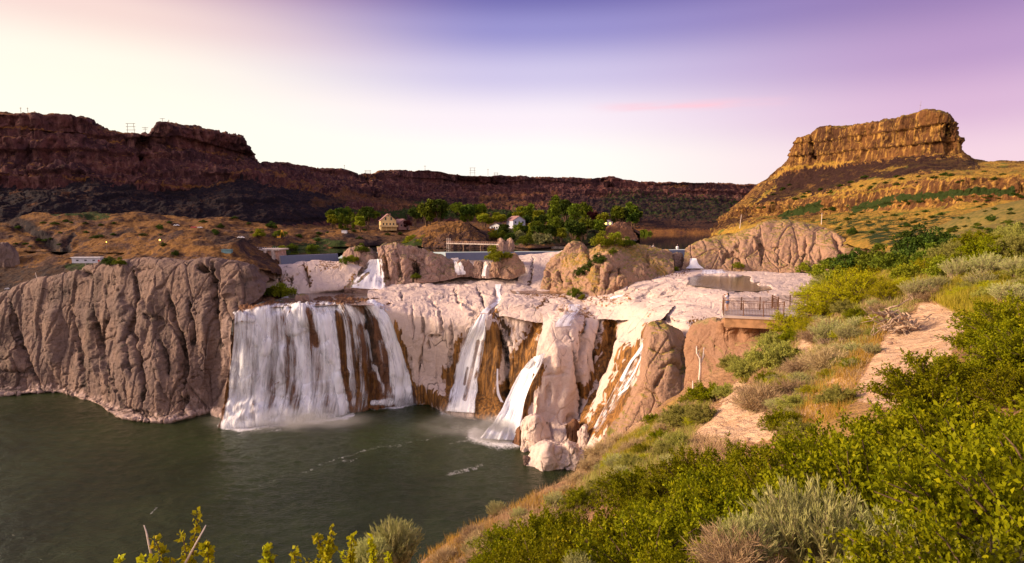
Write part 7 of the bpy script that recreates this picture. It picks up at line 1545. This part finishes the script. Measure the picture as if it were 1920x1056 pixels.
rg = np.random.default_rng(9); g = hit(1682, 628, HILL); pth = []
for k in range(38):
    a = rg.uniform(0, 2 * math.pi); l = rg.uniform(0.5, 1.5); b = np.array([rg.normal(0, 0.3), rg.normal(0, 0.25), rg.uniform(0.0, 0.9)])
    e_ = b + np.array([math.cos(a) * l, math.sin(a) * l * 0.5 - 0.2, rg.uniform(-0.9, 0.7)])
    pts = [b * (1 - t) + e_ * t + rg.normal(0, 0.09, 3) * (t > 0) for t in np.linspace(0, 1, 6)]
    pth.append(([tuple(p) for p in pts], rg.uniform(0.025, 0.075)))
branchy('dead_roots', 'tangle of exposed grey dead roots above the large sandy scar', (g.x, g.y, g.z + 0.15), pth, M['twig'])
# ------------------------------------------------------------------ leafy sprigs in front of the water
def sprig(label, px, py_tip, Y, hgt, seed, nb=4, lf=0.046, col='l_bright'):
    rg = np.random.default_rng(seed); tip = P(px, py_tip, Y)
    base = tip - np.array([0, 0, hgt]); paths = []
    for k in range(nb):
        e_ = tip + np.array([rg.uniform(-0.28, 0.28) * (k > 0), rg.uniform(-0.15, 0.15), -rg.uniform(0.05, 0.30) * (k > 0)])
        t = np.linspace(0, 1, 7)[:, None]; mid = (base + e_) / 2 + np.array([rg.normal(0, 0.06), 0, 0.02])
        paths.append(((1 - t) ** 2 * base + 2 * t * (1 - t) * mid + t * t * e_) - tip)
    paths = np.array(paths)
    r = empty('leafy_sprig', tuple(tip), 0, label, 'plant')
    me = tubes_mesh('stem', paths, 0.008, 0.003, M['bark'], 5); link('stem', me, None, r)
    n = nb * 38; i = rg.integers(0, nb, n); t = rg.uniform(0.45, 1.0, n); c, d = along(paths, i, t)
    j = np.repeat(np.arange(n), 3); dd = d[j] * 0.4 + rg.normal(0, 0.6, (n * 3, 3)); cc = c[j] + rg.normal(0, 0.012, (n * 3, 3))
    me = leaf_mesh('leaves', cc, dd, lf * rg.uniform(0.5, 1.1, n * 3), lf * 0.62, np.clip(rg.uniform(0, 1, n)[j] * .6 + rg.uniform(0, .4, n * 3), 0, 1), rg, M[col], 0.15)
    link('leaves', me, None, r)
for a in [('tallest leafy sprig with lobed green leaves at the lower left', 352, 980, 3.6, 0.9, 1, 5), ('leafy sprig with orange tips at the far left of the sprigs', 236, 1035, 3.6, 0.6, 2, 4), ('small leafy sprig beside the tallest one', 300, 1030, 3.5, 0.6, 3, 4), ('spreading leafy sprig right of the tallest one', 385, 1022, 3.5, 0.6, 4, 4), ('tiny sprig between the two groups of sprigs', 487, 1042, 3.6, 0.5, 5, 2), ('yellow tipped sprig in the middle of the bottom edge', 556, 1025, 3.6, 0.6, 6, 4), ('upright sprig with bright tips', 613, 1006, 3.8, 0.7, 7, 4), ('sprig left of the feathery sagebrush', 650, 1025, 4.0, 0.6, 8, 4), ('slim sprig leaning on the feathery sagebrush', 697, 1002, 4.6, 0.6, 9, 3)]: sprig(*a)
tp = P(270, 985, 3.6); bs = P(290, 1070, 3.6)
branchy('bare_twig', 'bare pale twig curving up at the lower left', tuple(bs), [([(0, 0, 0), tuple((tp - bs) * np.array([0.5, 1, 0.55])), tuple((tp - bs) * np.array([0.75, 1, 0.85])), tuple(tp - bs)], 0.008)], M['deadwood'])
tp = P(386, 985, 3.6); bs = P(340, 1070, 3.6)
branchy('bare_twig', 'bare grey twig rising behind the tallest sprig', tuple(bs), [([(0, 0, 0), tuple((tp - bs) * 0.5), tuple(tp - bs)], 0.009), ([tuple((tp - bs) * 0.55), tuple((tp - bs) * 0.7 + np.array([0.05, 0, 0.08]))], 0.005)], M['deadwood'])
# ------------------------------------------------------------------ grasses
grass_patch('yellow_grass', 'bright yellow green grass on the brow and banks', [([(1745, 560), (1790, 530), (1880, 525), (1905, 560), (1850, 610), (1790, 590)], 0.55), ([(1140, 860), (1180, 820), (1235, 800), (1240, 830), (1180, 870)], 0.25), ([(1500, 560), (1560, 500), (1700, 510), (1760, 530), (1700, 560), (1560, 570)], 0.2)], 4200, M['l_yellow'], 0.5, 1)
grass_patch('orange_grass', 'orange and ochre dry grass on the slope', [([(785, 1070), (795, 1010), (850, 985), (930, 975), (925, 1040), (880, 1070)], 0.30), ([(1570, 640), (1600, 600), (1665, 610), (1680, 650), (1620, 670)], 0.2), ([(1480, 810), (1530, 720), (1610, 660), (1640, 700), (1570, 790)], 0.25), ([(940, 960), (990, 935), (1060, 925), (1080, 915), (1060, 950), (990, 960)], 0.1), ([(1560, 700), (1640, 640), (1660, 660), (1600, 700)], 0.1)], 2300, M['l_orange'], 0.32, 2, skip=SAND[:2])
grass_patch('dry_grass', 'short tan dry grass scattered over the near slope', [([(780, 1070), (1000, 920), (1220, 780), (1400, 720), (1560, 560), (1800, 500), (1930, 520), (1800, 600), (1600, 740), (1100, 960), (900, 1070)], 1.0)], 9000, M['l_dry'], 0.30, 3, blades=6, skip=SAND)

grass_patch('olive_grass', 'olive green grass between the shrubs of the slope', [([(1440, 700), (1480, 600), (1560, 540), (1700, 510), (1920, 480), (1920, 560), (1760, 560), (1660, 620), (1560, 720), (1480, 790)], 0.6), ([(1060, 960), (1100, 900), (1200, 820), (1300, 740), (1330, 760), (1280, 860), (1180, 910)], 0.4)], 5200, M['l_olive'], 0.34, 4, skip=SAND)

# loose stones and litter on the sandy scars
stm, t_ = new_mat('loose_stone'); t_.out(t_.pbsdf(t_.mix(t_.rng(t_.noise(t_.coord(), 6.0, 4), 0.35, 0.65), (0.40, 0.25, 0.16), (0.22, 0.13, 0.09)), 0.95, 0.1))
import bmesh
def stone_mesh(seed):
    bm = bmesh.new(); bmesh.ops.create_icosphere(bm, subdivisions=2, radius=1.0); rg = np.random.default_rng(seed)
    co_ = np.array([v.co[:] for v in bm.verts]); k = 1 + 0.22 * fbm(co_ + seed * 3.1, 1.1, 3, seed); co_ = co_ * k[:, None] * np.array([1, 0.8, 0.6])
    for v, c in zip(bm.verts, co_): v.co = c
    me = bpy.data.meshes.new('stone'); bm.to_mesh(me); bm.free(); me.materials.append(stm); return me
SM = [stone_mesh(k) for k in range(4)]
rg = random.Random(12); cnt = 0
for poly, n in ((SAND[1], 46), (SAND[0], 22), (SAND[2], 16)):
    xs = [p[0] for p in poly]; ys = [p[1] for p in poly]; c = 0
    while c < n:
        px, py = rg.uniform(min(xs), max(xs)), rg.uniform(min(ys), max(ys))
        if not in_poly(np.array([px]), np.array([py]), poly)[0]: continue
        g = hit(px, py, HILL); c += 1
        if g is None: continue
        o = bpy.data.objects.new('stone', SM[c % 4]); COL.objects.link(o); o.location = g; s = rg.uniform(0.03, 0.10) * (1.6 if rg.random() < 0.12 else 1); o.scale = (s, s, s); o.rotation_euler = (0, 0, rg.uniform(0, 6))
        tag(o, 'loose brown stone lying on a sandy scar of the slope', 'stone', 'loose stones on the sandy scars')
# ------------------------------------------------------------------ camera, sky, sun
cam = bpy.data.cameras.new('camera'); cam.sensor_width = 36; cam.lens = F / 1920 * 36
cam.clip_start = 0.1; cam.clip_end = 6000
co = bpy.data.objects.new('camera', cam); COL.objects.link(co)
co.location = (0, 0, 0); co.rotation_euler = (math.pi / 2 - PITCH, 0, 0); scene.camera = co
SUN_AZ, SUN_EL = R(-93), R(20)       # azimuth measured from +Y towards +X
w = bpy.data.worlds.new('World'); scene.world = w; w.use_nodes = True
t = NT(w)
g = t.n('ShaderNodeTexCoord').outputs['Generated']
xyz = t.n('ShaderNodeSeparateXYZ', {0: g})
el = t.math('ARCSINE', t.math('MINIMUM', t.math('MAXIMUM', xyz.outputs[2], -1.0), 1.0))
az = t.math('ARCTAN2', xyz.outputs[0], xyz.outputs[1])
def ramp(fac, stops):
    nd = t.n('ShaderNodeValToRGB', {0: fac}); cr = nd.color_ramp; cr.interpolation = 'EASE'
    while len(cr.elements) > 2: cr.elements.remove(cr.elements[-1])
    cr.elements[0].position = stops[0][0]; cr.elements[0].color = (*stops[0][1], 1)
    cr.elements[1].position = stops[-1][0]; cr.elements[1].color = (*stops[-1][1], 1)
    for p, c in stops[1:-1]:
        e = cr.elements.new(p); e.color = (*c, 1)
    return nd.outputs[0]
def lin(r, g, b):
    f = lambda c: (c / 255 / 12.92) if c / 255 <= 0.04045 else ((c / 255 + 0.055) / 1.055) ** 2.4
    return (f(r), f(g), f(b))
e = t.n('ShaderNodeMapRange', {0: el, 1: 0.0, 2: R(40), 3: 0.0, 4: 1.0}).outputs[0]
K = 1.0 / 40
left = ramp(e, [(0, lin(255, 251, 230)), (8 * K, lin(255, 250, 232)), (12.5 * K, lin(255, 244, 228)), (16.5 * K, lin(243, 214, 206)), (21 * K, lin(190, 145, 165)), (1, lin(120, 95, 150))])
mid = ramp(e, [(0, lin(255, 250, 236)), (6 * K, lin(255, 250, 242)), (10 * K, lin(246, 233, 242)), (14 * K, lin(205, 195, 228)), (18 * K, lin(150, 143, 202)), (21 * K, lin(112, 104, 172)), (1, lin(70, 68, 140))])
right = ramp(e, [(0, lin(250, 225, 225)), (5 * K, lin(238, 205, 220)), (9 * K, lin(214, 176, 208)), (13 * K, lin(184, 148, 194)), (18 * K, lin(148, 118, 174)), (21 * K, lin(122, 98, 160)), (1, lin(90, 78, 145))])
back = ramp(e, [(0, (1.1, 0.86, 0.78)), (10 * K, (1.45, 1.08, 0.98)), (20 * K, (1.2, 0.96, 1.0)), (1, (0.55, 0.50, 0.68))])
f1 = t.rng(az, R(-36), R(0)); f2 = t.rng(az, R(2), R(40))
sky = t.mix(f2, t.mix(f1, left, mid), right)
aab = t.math('ABSOLUTE', az)
sky = t.mix(t.rng(aab, R(55), R(110)), sky, back)
low = t.rng(el, R(-1.5), R(-6))
sky = t.mix(low, sky, (0.10, 0.075, 0.06))
# one thin pink cloud streak low on the right
dz = t.math('SUBTRACT', el, t.math('ADD', R(11.05), t.math('MULTIPLY', az, -0.02)))
nzv = t.n('ShaderNodeCombineXYZ', {0: t.math('MULTIPLY', az, 7.0), 1: t.math('MULTIPLY', el, 60.0)}).outputs[0]
wisp = t.math('MULTIPLY', t.rng(t.math('ABSOLUTE', dz), 0.0, R(0.75), 1.0, 0.0), t.math('MULTIPLY', t.rng(az, R(6), R(14)), t.rng(az, R(27), R(21))))
wisp = t.math('MULTIPLY', wisp, t.rng(t.noise(nzv, 1.0, 5), 0.3, 0.7))
sky = t.mix(t.math('MULTIPLY', wisp, 0.75), sky, lin(255, 196, 208))
EXPO = 1.40
b1 = t.n('ShaderNodeBackground', {'Color': sky, 'Strength': 1.05 / 2 ** EXPO}).outputs[0]
ns = t.n('ShaderNodeTexSky', sky_type='NISHITA', sun_disc=False, sun_elevation=R(6), sun_rotation=SUN_AZ)
b2 = t.n('ShaderNodeBackground', {'Color': ns.outputs[0], 'Strength': 0.005}).outputs[0]
ad = t.n('ShaderNodeAddShader', {0: b1, 1: b2}).outputs[0]
wo = t.n('ShaderNodeOutputWorld'); t.nt.links.new(ad, wo.inputs[0])
sl = bpy.data.lights.new('sun', 'SUN'); sl.energy = 3.3; sl.angle = R(16); sl.color = (1.0, 0.74, 0.50)
so = bpy.data.objects.new('sun', sl); COL.objects.link(so)
d = Vector((math.sin(SUN_AZ) * math.cos(SUN_EL), math.cos(SUN_AZ) * math.cos(SUN_EL), math.sin(SUN_EL)))
so.rotation_euler = d.to_track_quat('Z', 'Y').to_euler()
vs = scene.view_settings
scene.display_settings.display_device = 'sRGB'
vs.view_transform = 'Standard'; vs.look = 'None'; vs.exposure = EXPO; vs.gamma = 1; vs.use_curve_mapping = False
scene.render.engine = 'CYCLES'
cy = scene.cycles
cy.max_bounces = 6; cy.diffuse_bounces = 3; cy.glossy_bounces = 3; cy.transmission_bounces = 2; cy.transparent_max_bounces = 12
cy.volume_bounces = 0
cy.use_denoising = True
try: cy.denoiser = 'OPENIMAGEDENOISE'
except Exception: pass
cy.sample_clamp_indirect = 5
